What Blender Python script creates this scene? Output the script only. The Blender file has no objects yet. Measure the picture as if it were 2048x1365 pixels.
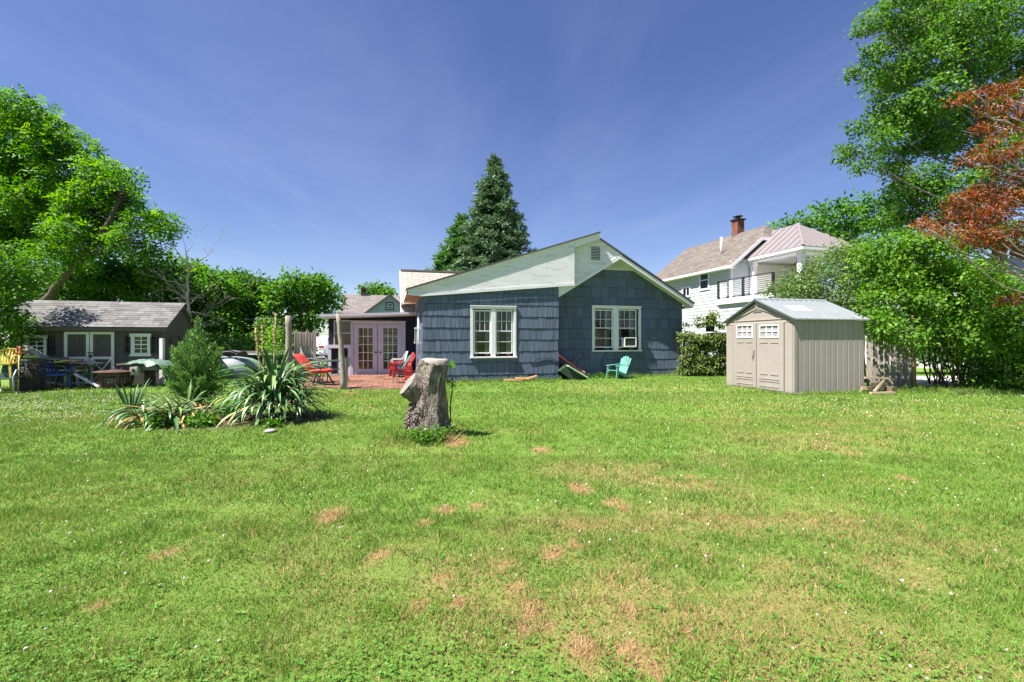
import bpy, math, random
import numpy as np
from mathutils import Vector, Matrix, Euler, noise as mnoise
random.seed(7); rng = np.random.default_rng(7)
scene = bpy.context.scene
COL = scene.collection
R = math.radians
# ---------------------------------------------------------------- camera
F, CX, CY, EYE = 910.0, 1024.0, 682.5, 1.35      # measured focal length (px of the 2048 photo), principal point, eye height
cam_d = bpy.data.cameras.new('camera'); cam = bpy.data.objects.new('camera', cam_d); COL.objects.link(cam)
cam_d.sensor_width = 36.0; cam_d.lens = F / 2048 * 36; cam_d.clip_start = .05; cam_d.clip_end = 3000
cam.location = (0, 0, EYE); cam.rotation_euler = (R(90), 0, 0); scene.camera = cam
# ---------------------------------------------------------------- world, sun, exposure
SUN_AZ, SUN_EL = R(30), R(59)
S = Vector((-math.cos(SUN_AZ)*math.cos(SUN_EL), -math.sin(SUN_AZ)*math.cos(SUN_EL), math.sin(SUN_EL)))
w = bpy.data.worlds.new('World'); scene.world = w; w.use_nodes = True
nt = w.node_tree; nt.nodes.clear()
def N(t, **k):
    n = nt.nodes.new(t)
    for a, b in k.items(): setattr(n, a, b)
    return n
L = lambda a, b: nt.links.new(a, b)
sky = N('ShaderNodeTexSky', sky_type='NISHITA', sun_disc=False, sun_elevation=SUN_EL, sun_rotation=math.atan2(S.x, S.y),
        altitude=120, air_density=1.0, dust_density=.35, ozone_density=3.2)
hs = N('ShaderNodeHueSaturation'); hs.inputs['Hue'].default_value = .518; hs.inputs['Saturation'].default_value = 1.10; hs.inputs['Value'].default_value = .82
L(sky.outputs[0], hs.inputs['Color'])
tc = N('ShaderNodeTexCoord'); sep = N('ShaderNodeSeparateXYZ'); L(tc.outputs['Generated'], sep.inputs[0])
mx = N('ShaderNodeMath', operation='MAXIMUM'); L(sep.outputs['Z'], mx.inputs[0]); mx.inputs[1].default_value = .06
dx = N('ShaderNodeMath', operation='DIVIDE'); L(sep.outputs['X'], dx.inputs[0]); L(mx.outputs[0], dx.inputs[1])
dy = N('ShaderNodeMath', operation='DIVIDE'); L(sep.outputs['Y'], dy.inputs[0]); L(mx.outputs[0], dy.inputs[1])
cmb = N('ShaderNodeCombineXYZ'); L(dx.outputs[0], cmb.inputs[0]); L(dy.outputs[0], cmb.inputs[1])
mp = N('ShaderNodeMapping'); L(cmb.outputs[0], mp.inputs[0]); mp.inputs['Rotation'].default_value = (0, 0, R(28)); mp.inputs['Scale'].default_value = (.62, .16, 1)
n1 = N('ShaderNodeTexNoise'); L(mp.outputs[0], n1.inputs['Vector']); n1.inputs['Scale'].default_value = 1.0; n1.inputs['Detail'].default_value = 6; n1.inputs['Roughness'].default_value = .62; n1.inputs['Distortion'].default_value = .8
mr = N('ShaderNodeMapRange'); L(n1.outputs['Fac'], mr.inputs['Value']); mr.inputs['From Min'].default_value = .40; mr.inputs['From Max'].default_value = .85; mr.inputs['To Min'].default_value = 0; mr.inputs['To Max'].default_value = .14
mixc = N('ShaderNodeMix', data_type='RGBA'); L(mr.outputs[0], mixc.inputs['Factor']); L(hs.outputs[0], mixc.inputs['A']); mixc.inputs['B'].default_value = (6.0, 6.2, 8.2, 1)
bg = N('ShaderNodeBackground'); bg.inputs['Strength'].default_value = .065; L(mixc.outputs['Result'], bg.inputs['Color'])
wo = N('ShaderNodeOutputWorld'); L(bg.outputs[0], wo.inputs[0])
sd = bpy.data.lights.new('sun', 'SUN'); sd.energy = 5.0; sd.angle = R(.53); sd.color = (1, .955, .88)
so = bpy.data.objects.new('sun', sd); COL.objects.link(so); so.rotation_euler = S.to_track_quat('Z', 'Y').to_euler(); so.location = (-20, -10, 30)
vs = scene.view_settings; vs.view_transform = 'Standard'; vs.look = 'None'; vs.exposure = 1.5; vs.gamma = 1; vs.use_curve_mapping = False
scene.cycles.max_bounces = 6; scene.cycles.transparent_max_bounces = 12

# ---------------------------------------------------------------- helpers
def at(px, py, Y): return Vector(((px-CX)/F*Y, Y, EYE+(CY-py)/F*Y))       # point seen at a photo pixel at distance Y
def gy(py, z=0): return F*(EYE-z)/(py-CY)                                # distance of a ground point seen at row py
def srgb(r, g, b):
    f = lambda c: (c/255/12.92) if c/255 <= .04045 else ((c/255+.055)/1.055)**2.4
    return (f(r), f(g), f(b))
class MB:
    def __init__(s): s.v = []; s.f = []
    def add(s, vs, fs):
        o = len(s.v); s.v += [tuple(v) for v in vs]; s.f += [tuple(i+o for i in f) for f in fs]; return s
    def box(s, a, b, M=None):
        x0, y0, z0 = a; x1, y1, z1 = b
        vs = [Vector(p) for p in ((x0,y0,z0),(x1,y0,z0),(x1,y1,z0),(x0,y1,z0),(x0,y0,z1),(x1,y0,z1),(x1,y1,z1),(x0,y1,z1))]
        if M is not None: vs = [M @ v for v in vs]
        return s.add(vs, ((0,3,2,1),(4,5,6,7),(0,1,5,4),(1,2,6,5),(2,3,7,6),(3,0,4,7)))
    def cbox(s, c, d, rot=(0,0,0)):
        M = Matrix.Translation(c) @ Euler(rot).to_matrix().to_4x4()
        return s.box((-d[0]/2,-d[1]/2,-d[2]/2), (d[0]/2,d[1]/2,d[2]/2), M)
    def beam(s, p, q, w, h=None, up=(0,0,1), w2=None, h2=None):
        p, q = Vector(p), Vector(q); h = h or w; w2 = w2 or w; h2 = h2 or h
        d = (q-p).normalized(); u = Vector(up)
        if abs(d.dot(u)) > .98: u = Vector((0,1,0))
        a = d.cross(u).normalized(); b = a.cross(d).normalized()
        vs = [p+a*w/2*i+b*h/2*j for i, j in ((-1,-1),(1,-1),(1,1),(-1,1))]+[q+a*w2/2*i+b*h2/2*j for i, j in ((-1,-1),(1,-1),(1,1),(-1,1))]
        return s.add(vs, ((0,1,2,3),(7,6,5,4),(0,4,5,1),(1,5,6,2),(2,6,7,3),(3,7,4,0)))
    def tube(s, pts, r, n=8, cap=True):
        pts = [Vector(p) for p in pts]; rs = r if isinstance(r, (list, tuple)) else [r]*len(pts)
        o = len(s.v); u = None
        for i, p in enumerate(pts):
            d = (pts[min(i+1, len(pts)-1)]-pts[max(i-1, 0)]).normalized()
            if u is None: u = d.cross(Vector((0,0,1)) if abs(d.z) < .9 else Vector((0,1,0))).normalized()
            u = (u - d*u.dot(d)).normalized(); v = d.cross(u)
            for k in range(n):
                a = 2*math.pi*k/n; s.v.append(tuple(p+(u*math.cos(a)+v*math.sin(a))*rs[i]))
        for i in range(len(pts)-1):
            for k in range(n):
                k2 = (k+1) % n; s.f.append((o+i*n+k, o+i*n+k2, o+(i+1)*n+k2, o+(i+1)*n+k))
        if cap: s.f.append(tuple(o+k for k in reversed(range(n)))); s.f.append(tuple(o+(len(pts)-1)*n+k for k in range(n)))
        return s
    def prism(s, poly, a, b, axis='y'):
        n = len(poly)
        m = {'y': lambda p, t: (p[0], t, p[1]), 'x': lambda p, t: (t, p[0], p[1]), 'z': lambda p, t: (p[0], p[1], t)}[axis]
        vs = [m(p, a) for p in poly]+[m(p, b) for p in poly]
        return s.add(vs, [tuple(range(n)), tuple(reversed(range(n, 2*n)))]+[(i, i+n, (i+1) % n+n, (i+1) % n) for i in range(n)])
    def lathe(s, prof, n=16, c=(0,0,0), sy=1):
        o = len(s.v)
        for r, z in prof:
            for k in range(n):
                a = 2*math.pi*k/n; s.v.append((c[0]+r*math.cos(a), c[1]+r*math.sin(a)*sy, c[2]+z))
        for i in range(len(prof)-1):
            for k in range(n):
                k2 = (k+1) % n; s.f.append((o+i*n+k, o+i*n+k2, o+(i+1)*n+k2, o+(i+1)*n+k))
        s.f.append(tuple(o+k for k in reversed(range(n)))); s.f.append(tuple(o+(len(prof)-1)*n+k for k in range(n)))
        return s
    def mesh(s, name, mat, smooth=False):
        me = bpy.data.meshes.new(name); me.from_pydata(s.v, [], s.f); me.materials.append(mat)
        import bmesh
        bm = bmesh.new(); bm.from_mesh(me); bmesh.ops.recalc_face_normals(bm, faces=bm.faces); bm.to_mesh(me); bm.free()
        if smooth: me.polygons.foreach_set('use_smooth', [True]*len(me.polygons))
        me.update(); return me
    def build(s, name, mat, parent=None, smooth=False, bev=0):
        o = bpy.data.objects.new(name, s.mesh(name, mat, smooth)); COL.objects.link(o); o.parent = parent
        if bev:
            b = o.modifiers.new('bevel', 'BEVEL'); b.width = bev; b.segments = 2; b.limit_method = 'ANGLE'
        return o
def inst(name, me, parent, loc=(0,0,0), rot=(0,0,0), sc=(1,1,1)):
    o = bpy.data.objects.new(name, me); COL.objects.link(o); o.parent = parent
    o.location = loc; o.rotation_euler = rot; o.scale = sc if not isinstance(sc, (int, float)) else (sc,)*3
    return o
def tag(o, label, cat, group=None):
    o['label'] = label; o['category'] = cat
    if group: o['group'] = group
    return o
def thing(name, label, cat, loc=(0,0,0), rz=0, group=None):
    o = bpy.data.objects.new(name, None); COL.objects.link(o); o.location = loc; o.rotation_euler = (0,0,rz); o.empty_display_size = .2
    return tag(o, label, cat, group)
def struct(o): o['kind'] = 'structure'; return o
def stuff(o): o['kind'] = 'stuff'; return o
class Frame:       # a local frame standing at (ox,oy), turned by th; turns photo measurements on a local plane into local coordinates
    def __init__(s, ox, oy, th): s.ox, s.oy, s.th, s.s, s.c = ox, oy, th, math.sin(th), math.cos(th)
    def onY(s, px, py, yl):
        a = (px-CX)/F; Y = (yl-s.s*s.ox+s.c*s.oy)/(s.c-s.s*a); X = a*Y
        return (s.c*(X-s.ox)+s.s*(Y-s.oy), EYE+(CY-py)/F*Y)
    def onX(s, px, py, xl):
        a = (px-CX)/F; Y = (xl+s.c*s.ox+s.s*s.oy)/(s.c*a+s.s); X = a*Y
        return (-s.s*(X-s.ox)+s.c*(Y-s.oy), EYE+(CY-py)/F*Y)
    def loc(s, X, Y): return (s.c*(X-s.ox)+s.s*(Y-s.oy), -s.s*(X-s.ox)+s.c*(Y-s.oy))
def clip(poly, ax, lim, keep_less):
    out = []; n = len(poly)
    ins = lambda p: (p[ax] <= lim) if keep_less else (p[ax] >= lim)
    for i in range(n):
        p, q = poly[i], poly[(i+1) % n]
        if ins(p): out.append(p)
        if ins(p) != ins(q):
            t = (lim-p[ax])/(q[ax]-p[ax]); out.append((p[0]+(q[0]-p[0])*t, p[1]+(q[1]-p[1])*t))
    return out
def clip_convex(poly, cl):       # Sutherland-Hodgman against a convex counter-clockwise polygon
    for i in range(len(cl)):
        a, b = cl[i], cl[(i+1) % len(cl)]; out = []
        d = lambda p: (b[0]-a[0])*(p[1]-a[1])-(b[1]-a[1])*(p[0]-a[0])
        for j in range(len(poly)):
            p, q = poly[j], poly[(j+1) % len(poly)]; dp, dq = d(p), d(q)
            if dp >= 0: out.append(p)
            if (dp >= 0) != (dq >= 0):
                t = dp/(dp-dq); out.append((p[0]+(q[0]-p[0])*t, p[1]+(q[1]-p[1])*t))
        poly = out
        if len(poly) < 3: return []
    return poly
def area(p): return abs(sum(p[i][0]*p[(i+1) % len(p)][1]-p[(i+1) % len(p)][0]*p[i][1] for i in range(len(p))))/2 if len(p) > 2 else 0
def around(poly, holes):         # pieces of a polygon left round rectangular holes (x0,z0,x1,z1)
    pcs = [poly]
    for x0, z0, x1, z1 in holes:
        nx = []
        for p in pcs:
            nx.append(clip(p, 0, x0, True)); nx.append(clip(p, 0, x1, False))
            m = clip(clip(p, 0, x0, False), 0, x1, True) if len(p) > 2 else []
            if len(m) > 2: nx.append(clip(m, 1, z0, True)); nx.append(clip(m, 1, z1, False))
        pcs = [p for p in nx if area(p) > 1e-5]
    return pcs
# ---------------------------------------------------------------- materials
MATS = {}
def new_mat(name):
    m = bpy.data.materials.new(name); m.use_nodes = True; t = m.node_tree; t.nodes.clear(); return m, t
def mat(name, col, rough=.6, var=.12, scale=6, bump=.0, bscale=40, stretch=(1,1,1), obj_var=0, metal=0, spec=.4, dirt=None, dirt_amt=0, dirt_scale=2.5, coat=0):
    """principled material: base colour broken up by two noises, optional per-object variation, dirt blotches and fine bump"""
    if name in MATS: return MATS[name]
    m, t = new_mat(name); n = lambda k, **kw: _n(t, k, kw); l = t.links.new
    tc = n('ShaderNodeTexCoord'); mp = n('ShaderNodeMapping'); mp.inputs['Scale'].default_value = stretch; l(tc.outputs['Object'], mp.inputs[0])
    oi = n('ShaderNodeObjectInfo'); ad = n('ShaderNodeVectorMath', operation='MULTIPLY_ADD'); l(oi.outputs['Random'], ad.inputs[0]); ad.inputs[1].default_value = (17, 31, 23); l(mp.outputs[0], ad.inputs[2])
    a = n('ShaderNodeTexNoise'); l(ad.outputs[0], a.inputs['Vector']); a.inputs['Scale'].default_value = scale; a.inputs['Detail'].default_value = 6; a.inputs['Roughness'].default_value = .65
    mr = n('ShaderNodeMapRange'); l(a.outputs['Fac'], mr.inputs['Value']); mr.inputs['From Min'].default_value = .25; mr.inputs['From Max'].default_value = .75
    mr.inputs['To Min'].default_value = 1-var; mr.inputs['To Max'].default_value = 1+var
    val = mr.outputs[0]
    if obj_var:
        m2 = n('ShaderNodeMapRange'); l(oi.outputs['Random'], m2.inputs['Value']); m2.inputs['To Min'].default_value = 1-obj_var; m2.inputs['To Max'].default_value = 1+obj_var
        mu = n('ShaderNodeMath', operation='MULTIPLY'); l(val, mu.inputs[0]); l(m2.outputs[0], mu.inputs[1]); val = mu.outputs[0]
    vm = n('ShaderNodeVectorMath', operation='SCALE'); vm.inputs[0].default_value = col; l(val, vm.inputs['Scale'])
    c = vm.outputs[0]
    if dirt:
        d = n('ShaderNodeTexNoise'); l(ad.outputs[0], d.inputs['Vector']); d.inputs['Scale'].default_value = dirt_scale; d.inputs['Detail'].default_value = 8; d.inputs['Roughness'].default_value = .7
        dr = n('ShaderNodeMapRange'); l(d.outputs['Fac'], dr.inputs['Value']); dr.inputs['From Min'].default_value = .5; dr.inputs['From Max'].default_value = .68; dr.inputs['To Max'].default_value = dirt_amt
        mi = n('ShaderNodeMix', data_type='RGBA'); l(dr.outputs[0], mi.inputs['Factor']); l(c, mi.inputs['A']); mi.inputs['B'].default_value = (*dirt, 1); c = mi.outputs['Result']
    p = n('ShaderNodeBsdfPrincipled'); l(c, p.inputs['Base Color']); p.inputs['Roughness'].default_value = rough; p.inputs['Metallic'].default_value = metal
    p.inputs['Specular IOR Level'].default_value = spec; p.inputs['Coat Weight'].default_value = coat
    if bump:
        b = n('ShaderNodeTexNoise'); l(ad.outputs[0], b.inputs['Vector']); b.inputs['Scale'].default_value = bscale; b.inputs['Detail'].default_value = 5
        bp = n('ShaderNodeBump'); l(b.outputs['Fac'], bp.inputs['Height']); bp.inputs['Strength'].default_value = 1; bp.inputs['Distance'].default_value = bump; l(bp.outputs[0], p.inputs['Normal'])
    o = n('ShaderNodeOutputMaterial'); l(p.outputs[0], o.inputs[0]); MATS[name] = m; return m
def _n(t, k, kw):
    x = t.nodes.new(k)
    for a, b in kw.items(): setattr(x, a, b)
    return x
def shingle_roof_mat(name, c1, c2, c3, bw, rh, mortar=.0, axes='xz'):
    """rows of tabs in object coordinates, colour varied tab by tab (for roofs too far away to build tab by tab)"""
    m, t = new_mat(name); n = lambda k, **kw: _n(t, k, kw); l = t.links.new
    tc = n('ShaderNodeTexCoord'); br = n('ShaderNodeTexBrick'); br.offset = .37; l(tc.outputs['UV'], br.inputs['Vector'])
    br.inputs['Color1'].default_value = (*c1, 1); br.inputs['Color2'].default_value = (*c2, 1); br.inputs['Mortar'].default_value = (*c3, 1)
    br.inputs['Scale'].default_value = 1; br.inputs['Brick Width'].default_value = bw; br.inputs['Row Height'].default_value = rh; br.inputs['Mortar Size'].default_value = mortar; br.inputs['Bias'].default_value = 0
    no = n('ShaderNodeTexNoise'); l(tc.outputs['Object'], no.inputs['Vector']); no.inputs['Scale'].default_value = 5; no.inputs['Detail'].default_value = 8; no.inputs['Roughness'].default_value = .8
    mr = n('ShaderNodeMapRange'); l(no.outputs['Fac'], mr.inputs['Value']); mr.inputs['From Min'].default_value = .3; mr.inputs['From Max'].default_value = .7; mr.inputs['To Min'].default_value = .8; mr.inputs['To Max'].default_value = 1.2
    v = n('ShaderNodeVectorMath', operation='SCALE'); l(br.outputs['Color'], v.inputs[0]); l(mr.outputs[0], v.inputs['Scale'])
    p = n('ShaderNodeBsdfPrincipled'); l(v.outputs[0], p.inputs['Base Color']); p.inputs['Roughness'].default_value = .9; p.inputs['Specular IOR Level'].default_value = .2
    bp = n('ShaderNodeBump'); l(br.outputs['Fac'], bp.inputs['Height']); bp.invert = True; bp.inputs['Distance'].default_value = .008; l(bp.outputs[0], p.inputs['Normal'])
    o = n('ShaderNodeOutputMaterial'); l(p.outputs[0], o.inputs[0]); return m
def uv_plane(o, ox, ua, va):     # uv in metres along two local axes
    me = o.data; uv = me.uv_layers.new(name='UVMap'); ox, ua, va = Vector(ox), Vector(ua).normalized(), Vector(va).normalized()
    for lp in me.loops:
        d = me.vertices[lp.vertex_index].co-ox; uv.data[lp.index].uv = (d.dot(ua), d.dot(va))
def leaf_mat(name, dark, mid, light, transl=.35, rough=.5):
    m, t = new_mat(name); n = lambda k, **kw: _n(t, k, kw); l = t.links.new
    at_ = n('ShaderNodeAttribute', attribute_name='tint'); cr = n('ShaderNodeValToRGB'); l(at_.outputs['Fac'], cr.inputs[0])
    e = cr.color_ramp.elements; e[0].position = 0; e[0].color = (*dark, 1); e[1].position = 1; e[1].color = (*light, 1); x = e.new(.5); x.color = (*mid, 1)
    p = n('ShaderNodeBsdfPrincipled'); l(cr.outputs[0], p.inputs['Base Color']); p.inputs['Roughness'].default_value = rough; p.inputs['Specular IOR Level'].default_value = .3
    tr = n('ShaderNodeBsdfTranslucent'); hsv = n('ShaderNodeHueSaturation'); l(cr.outputs[0], hsv.inputs['Color']); hsv.inputs['Saturation'].default_value = 1.1; hsv.inputs['Value'].default_value = 1.25; hsv.inputs['Hue'].default_value = .49; l(hsv.outputs[0], tr.inputs['Color'])
    mi = n('ShaderNodeMixShader'); mi.inputs[0].default_value = transl; l(p.outputs[0], mi.inputs[1]); l(tr.outputs[0], mi.inputs[2])
    o = n('ShaderNodeOutputMaterial'); l(mi.outputs[0], o.inputs[0]); return m
def glass_mat():
    m, t = new_mat('window_glass'); n = lambda k, **kw: _n(t, k, kw); l = t.links.new
    fr = n('ShaderNodeFresnel'); fr.inputs[0].default_value = 1.45; gl = n('ShaderNodeBsdfGlossy'); gl.inputs['Roughness'].default_value = .01
    tr = n('ShaderNodeBsdfTransparent'); tr.inputs[0].default_value = (.80, .86, .84, 1)
    no = n('ShaderNodeTexNoise'); tc = n('ShaderNodeTexCoord'); l(tc.outputs['Object'], no.inputs['Vector']); no.inputs['Scale'].default_value = 1.4
    bp = n('ShaderNodeBump'); l(no.outputs['Fac'], bp.inputs['Height']); bp.inputs['Distance'].default_value = .01; l(bp.outputs[0], gl.inputs['Normal'])
    mi = n('ShaderNodeMixShader'); l(fr.outputs[0], mi.inputs[0]); l(tr.outputs[0], mi.inputs[1]); l(gl.outputs[0], mi.inputs[2])
    o = n('ShaderNodeOutputMaterial'); l(mi.outputs[0], o.inputs[0]); return m
GLASS = glass_mat()
WHITE = mat('white_paint', (.66,.645,.665), .55, .05, 5, .0008, 60, dirt=(.42,.40,.36), dirt_amt=.35, dirt_scale=3)
PLY = mat('white_plywood', (.69,.67,.70), .7, .06, 3, .0035, 22, stretch=(.35,1,2.2), dirt=(.36,.34,.33), dirt_amt=.6, dirt_scale=4)
TRIM = mat('white_trim', (.70,.685,.705), .45, .04, 6, .0006, 50, dirt=(.5,.48,.44), dirt_amt=.25)
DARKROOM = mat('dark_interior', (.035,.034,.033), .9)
CURTAIN = mat('curtain_cloth', (.42,.42,.40), .9, .15, 8, stretch=(6,1,.4))
BLACK = mat('black_metal', (.018,.018,.02), .45, .2, 10)
WOODGREY = mat('weathered_wood', (.23,.20,.175), .9, .3, 7, .004, 30, stretch=(6,6,.5), obj_var=.22, dirt=(.10,.09,.08), dirt_amt=.6, dirt_scale=5)
BARKBROWN = mat('bark', (.085,.065,.05), .95, .35, 9, .012, 14, stretch=(3,3,.7))
# ================================================================ SETTING: ground, patio, driveway
def vnoise(x, y, sc, seed):
    """smooth value noise on arrays, 0..1"""
    r = np.random.default_rng(seed).random((256, 256)); u, v = np.asarray(x)/sc+97.3, np.asarray(y)/sc+51.7
    i, j = np.floor(u).astype(int), np.floor(v).astype(int); a, b = u-i, v-j; a = a*a*(3-2*a); b = b*b*(3-2*b)
    g = lambda p, q: r[p % 256, q % 256]
    return (g(i,j)*(1-a)+g(i+1,j)*a)*(1-b)+(g(i,j+1)*(1-a)+g(i+1,j+1)*a)*b
def fbm(x, y, sc, seed, o=4):
    s = 0; t = 0; k = 1.
    for i in range(o): s = s+k*vnoise(x, y, sc/2**i, seed+i); t += k; k *= .55
    return s/t
STUMP = (-1.24, 6.25)
def ground_z(x, y):
    x, y = np.asarray(x, float), np.asarray(y, float)
    z = (fbm(x, y, 3.0, 5, 3)-.5)*.07
    z = z+.16*np.exp(-(((x-STUMP[0]-.05)/.5)**2+((y-STUMP[1])/.42)**2))
    z = z+.08*np.exp(-(((x+4.6)/1.6)**2+((y-7.7)/.8)**2))
    fade = np.clip((y-12)/3, 0, 1); z = z*(1-fade)
    return z
# brown thatch heaps raked up on the lawn: photo column, row, radius in px
HEAPS = [(890,1020,22),(1160,975,26),(1225,1000,18),(1245,1010,14),(1062,1222,30),(1165,1300,40),(1262,1310,42),(1110,1110,26),(880,1160,15),(838,1216,14),(1255,1222,17),(1050,1262,20),(660,1030,28),(330,1108,16),(310,1118,12),(200,1213,14),(1080,898,18),(912,890,26),(1150,1090,12),(1375,1272,14),(848,1045,10),(955,1010,10),(1060,1240,16),(1100,1262,12),(1300,1345,30),(1180,1345,22),(1030,1180,10),(760,1110,22),(1380,950,10),(1810,955,14),(700,788,18),(1700,905,10),(920,1208,8),(1010,1130,14)]
HEAPS_W = []
for hx, hy, hr in HEAPS:
    Y = gy(hy); HEAPS_W.append(((hx-CX)/F*Y, Y, max(.05, hr/F*Y*1.0)))
def dryness(x, y):
    """0 green .. 1 straw: broad parched drifts plus the heaps"""
    x, y = np.asarray(x, float), np.asarray(y, float)
    xr, yr = x*.8-y*.6, x*.6+y*.8
    d = fbm(x*.8, y, 1.9, 21, 4); e = fbm(x, y, .42, 41, 3)
    s = np.clip((d-.49)*4.2, 0, 1)*.50*np.clip((e-.22)*2.5, .1, 1)
    mid = np.exp(-((x-.8)/2.6)**2)*np.clip(1.2-np.abs(y-4.5)/4.5, 0, 1)
    rt = np.exp(-((x-5.)/2.6)**2)*np.exp(-((y-6.8)/2.4)**2)
    s = s*(.42+.75*mid+.6*rt)
    e2 = fbm(x, y, .16, 63, 3); h = np.zeros_like(x)
    for a, b, r in HEAPS_W:
        q = np.hypot((x-a)/1.0, (y-b)/1.35)/r; h = np.maximum(h, np.clip(1.5-q*(.6+.9*e2), 0, 1))
    return np.clip(np.maximum(s, h*.98), 0, 1), h
BED = ((-4.95, 7.35, 1.35, .52), (-3.95, 7.75, 1.05, .62), (-5.2, 9.9, .7, .6))
def bare(x, y):
    x, y = np.asarray(x, float), np.asarray(y, float); b = np.zeros_like(x)
    for a, c, rx, ry in BED: b = np.maximum(b, np.clip(1.6-1.2*np.hypot((x-a)/rx, (y-c)/ry), 0, 1))
    return b
def ground():
    xs = np.concatenate([[-900,-300,-120,-60,-35,-24], np.arange(-18, 18.01, .11), [24,35,60,120,300,900]])
    ys = np.concatenate([[-300,-60,-15,-4], np.arange(0, 9, .09), np.arange(9, 20, .16), [22,26,32,45,70,130,300,900,1600]])
    X, Y = np.meshgrid(xs, ys); Z = ground_z(X, Y); nx, ny = len(xs), len(ys)
    v = np.stack([X, Y, Z], -1).reshape(-1, 3)
    i = np.arange((nx-1)*(ny-1)); a = (i//(nx-1))*nx+i % (nx-1)
    f = np.stack([a, a+1, a+nx+1, a+nx], -1)
    me = bpy.data.meshes.new('lawn_ground'); me.from_pydata(v.tolist(), [], f.tolist())
    d, h = dryness(v[:, 0], v[:, 1]); b = bare(v[:, 0], v[:, 1])
    for nm, arr in (('dry', d), ('bare', b)):
        at_ = me.attributes.new(nm, 'FLOAT', 'POINT'); at_.data.foreach_set('value', arr.astype(np.float32))
    me.polygons.foreach_set('use_smooth', [True]*len(me.polygons))
    m, t = new_mat('lawn_soil'); n = lambda k, **kw: _n(t, k, kw); l = t.links.new
    A = n('ShaderNodeAttribute', attribute_name='dry'); B = n('ShaderNodeAttribute', attribute_name='bare')
    tc = n('ShaderNodeTexCoord'); no = n('ShaderNodeTexNoise'); l(tc.outputs['Object'], no.inputs['Vector']); no.inputs['Scale'].default_value = 9; no.inputs['Detail'].default_value = 9; no.inputs['Roughness'].default_value = .75
    cr = n('ShaderNodeValToRGB'); l(no.outputs['Fac'], cr.inputs[0]); e = cr.color_ramp.elements
    e[0].position = .3; e[0].color = (.08,.16,.022,1); e[1].position = .7; e[1].color = (.15,.24,.045,1)
    m1 = n('ShaderNodeMix', data_type='RGBA'); l(A.outputs['Fac'], m1.inputs['Factor']); l(cr.outputs[0], m1.inputs['A']); m1.inputs['B'].default_value = (.30,.19,.09,1)
    m2 = n('ShaderNodeMix', data_type='RGBA'); l(B.outputs['Fac'], m2.inputs['Factor']); l(m1.outputs['Result'], m2.inputs['A']); m2.inputs['B'].default_value = (.10,.075,.05,1)
    p = n('ShaderNodeBsdfPrincipled'); l(m2.outputs['Result'], p.inputs['Base Color']); p.inputs['Roughness'].default_value = .95; p.inputs['Specular IOR Level'].default_value = .1
    bp = n('ShaderNodeBump'); l(no.outputs['Fac'], bp.inputs['Height']); bp.inputs['Distance'].default_value = .03; l(bp.outputs[0], p.inputs['Normal'])
    o = n('ShaderNodeOutputMaterial'); l(p.outputs[0], o.inputs[0]); me.materials.append(m)
    ob = bpy.data.objects.new('lawn_ground', me); COL.objects.link(ob); struct(ob)
ground()
HF = Frame(1.62, 15.85, R(15))
def hw(x, y, z=0): return Vector((HF.ox+HF.c*x-HF.s*y, HF.oy+HF.s*x+HF.c*y, z))   # house-local to world
# brick patio in front of the glass doors: a bed of sand and a brick for every one near enough to tell
MORTAR = mat('patio_sand', (.16,.12,.07), .95, .35, 4, .004, 30, dirt=(.10,.13,.03), dirt_amt=.8, dirt_scale=1.6)
BRICK = mat('patio_brick', (.205,.09,.058), .85, .2, 8, .002, 50, obj_var=.25, dirt=(.20,.15,.09), dirt_amt=.55, dirt_scale=2)
pat = bpy.data.objects.new('patio', MB().prism([(-8.6,-.75),(-4.72,-1.95),(-4.72,3.99),(-8.6,3.99)], -.1, .012, 'z').mesh('patio', MORTAR)); COL.objects.link(pat); struct(pat)
pat.location = (HF.ox, HF.oy, 0); pat.rotation_euler = (0, 0, HF.th)
bk = MB().box((-.1,-.05,0), (.1,.05,.02)).mesh('brick', BRICK)
k = 0
for r in range(27):
    for c in range(13):
        x = -8.42+c*.30+(r % 2)*.15; y = -1.75+r*.225
        if x > -4.9 or y < -.62-1.2*(x+8.6)/3.88 or y > 3.85 or random.random() < .03: continue
        inst('brick', bk, pat, (x, y, .010+random.uniform(0,.008)), (random.uniform(-.015,.015), random.uniform(-.015,.015), random.uniform(-.03,.03)), (1.43, 2.1, 1))
GRAVEL = mat('gravel', (.40,.39,.37), .95, .25, 20, .01, 60)
dv = bpy.data.objects.new('driveway', MB().box((-22, 28, -.05), (-8, 60, .012)).mesh('driveway', mat('asphalt', (.10,.10,.10), .9, .2, 8))); COL.objects.link(dv); struct(dv)
dv2 = bpy.data.objects.new('gravel_drive', MB().box((12.2, 13.6, -.05), (24, 17.2, .016)).mesh('gravel_drive', GRAVEL)); COL.objects.link(dv2); struct(dv2)
# ================================================================ THE SHINGLED HOUSE
SHING = mat('slate_blue_shingle', (.082,.112,.168), .75, .16, 5, .0035, 26, stretch=(9,1,.35), obj_var=.17, dirt=(.15,.155,.18), dirt_amt=.5, dirt_scale=3)
SLATEWALL = mat('dark_slate_and_gap_shade', (.018,.021,.03), .9, .12, 5)  # dark slate, near black so shingle gaps carry painted-in shade lines
ASPH = mat('dark_asphalt_roof', (.085,.08,.078), .9, .25, 12, .004, 40)
SOFFIT = mat('tan_plywood_soffit', (.47,.29,.17), .8, .12, 3, .001, 30, stretch=(1,.2,1))
LAV = mat('lavender_paint', (.51,.475,.555), .5, .05, 4, .0006, 40, dirt=(.30,.26,.28), dirt_amt=.3)
house = thing('house', 'low slate blue shingled house with white gables and a lean-to of lavender doors', 'house', (HF.ox, HF.oy, 0), HF.th)
def pw(yl, *pts): return [HF.onY(a, b, yl) for a, b in pts]
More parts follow.
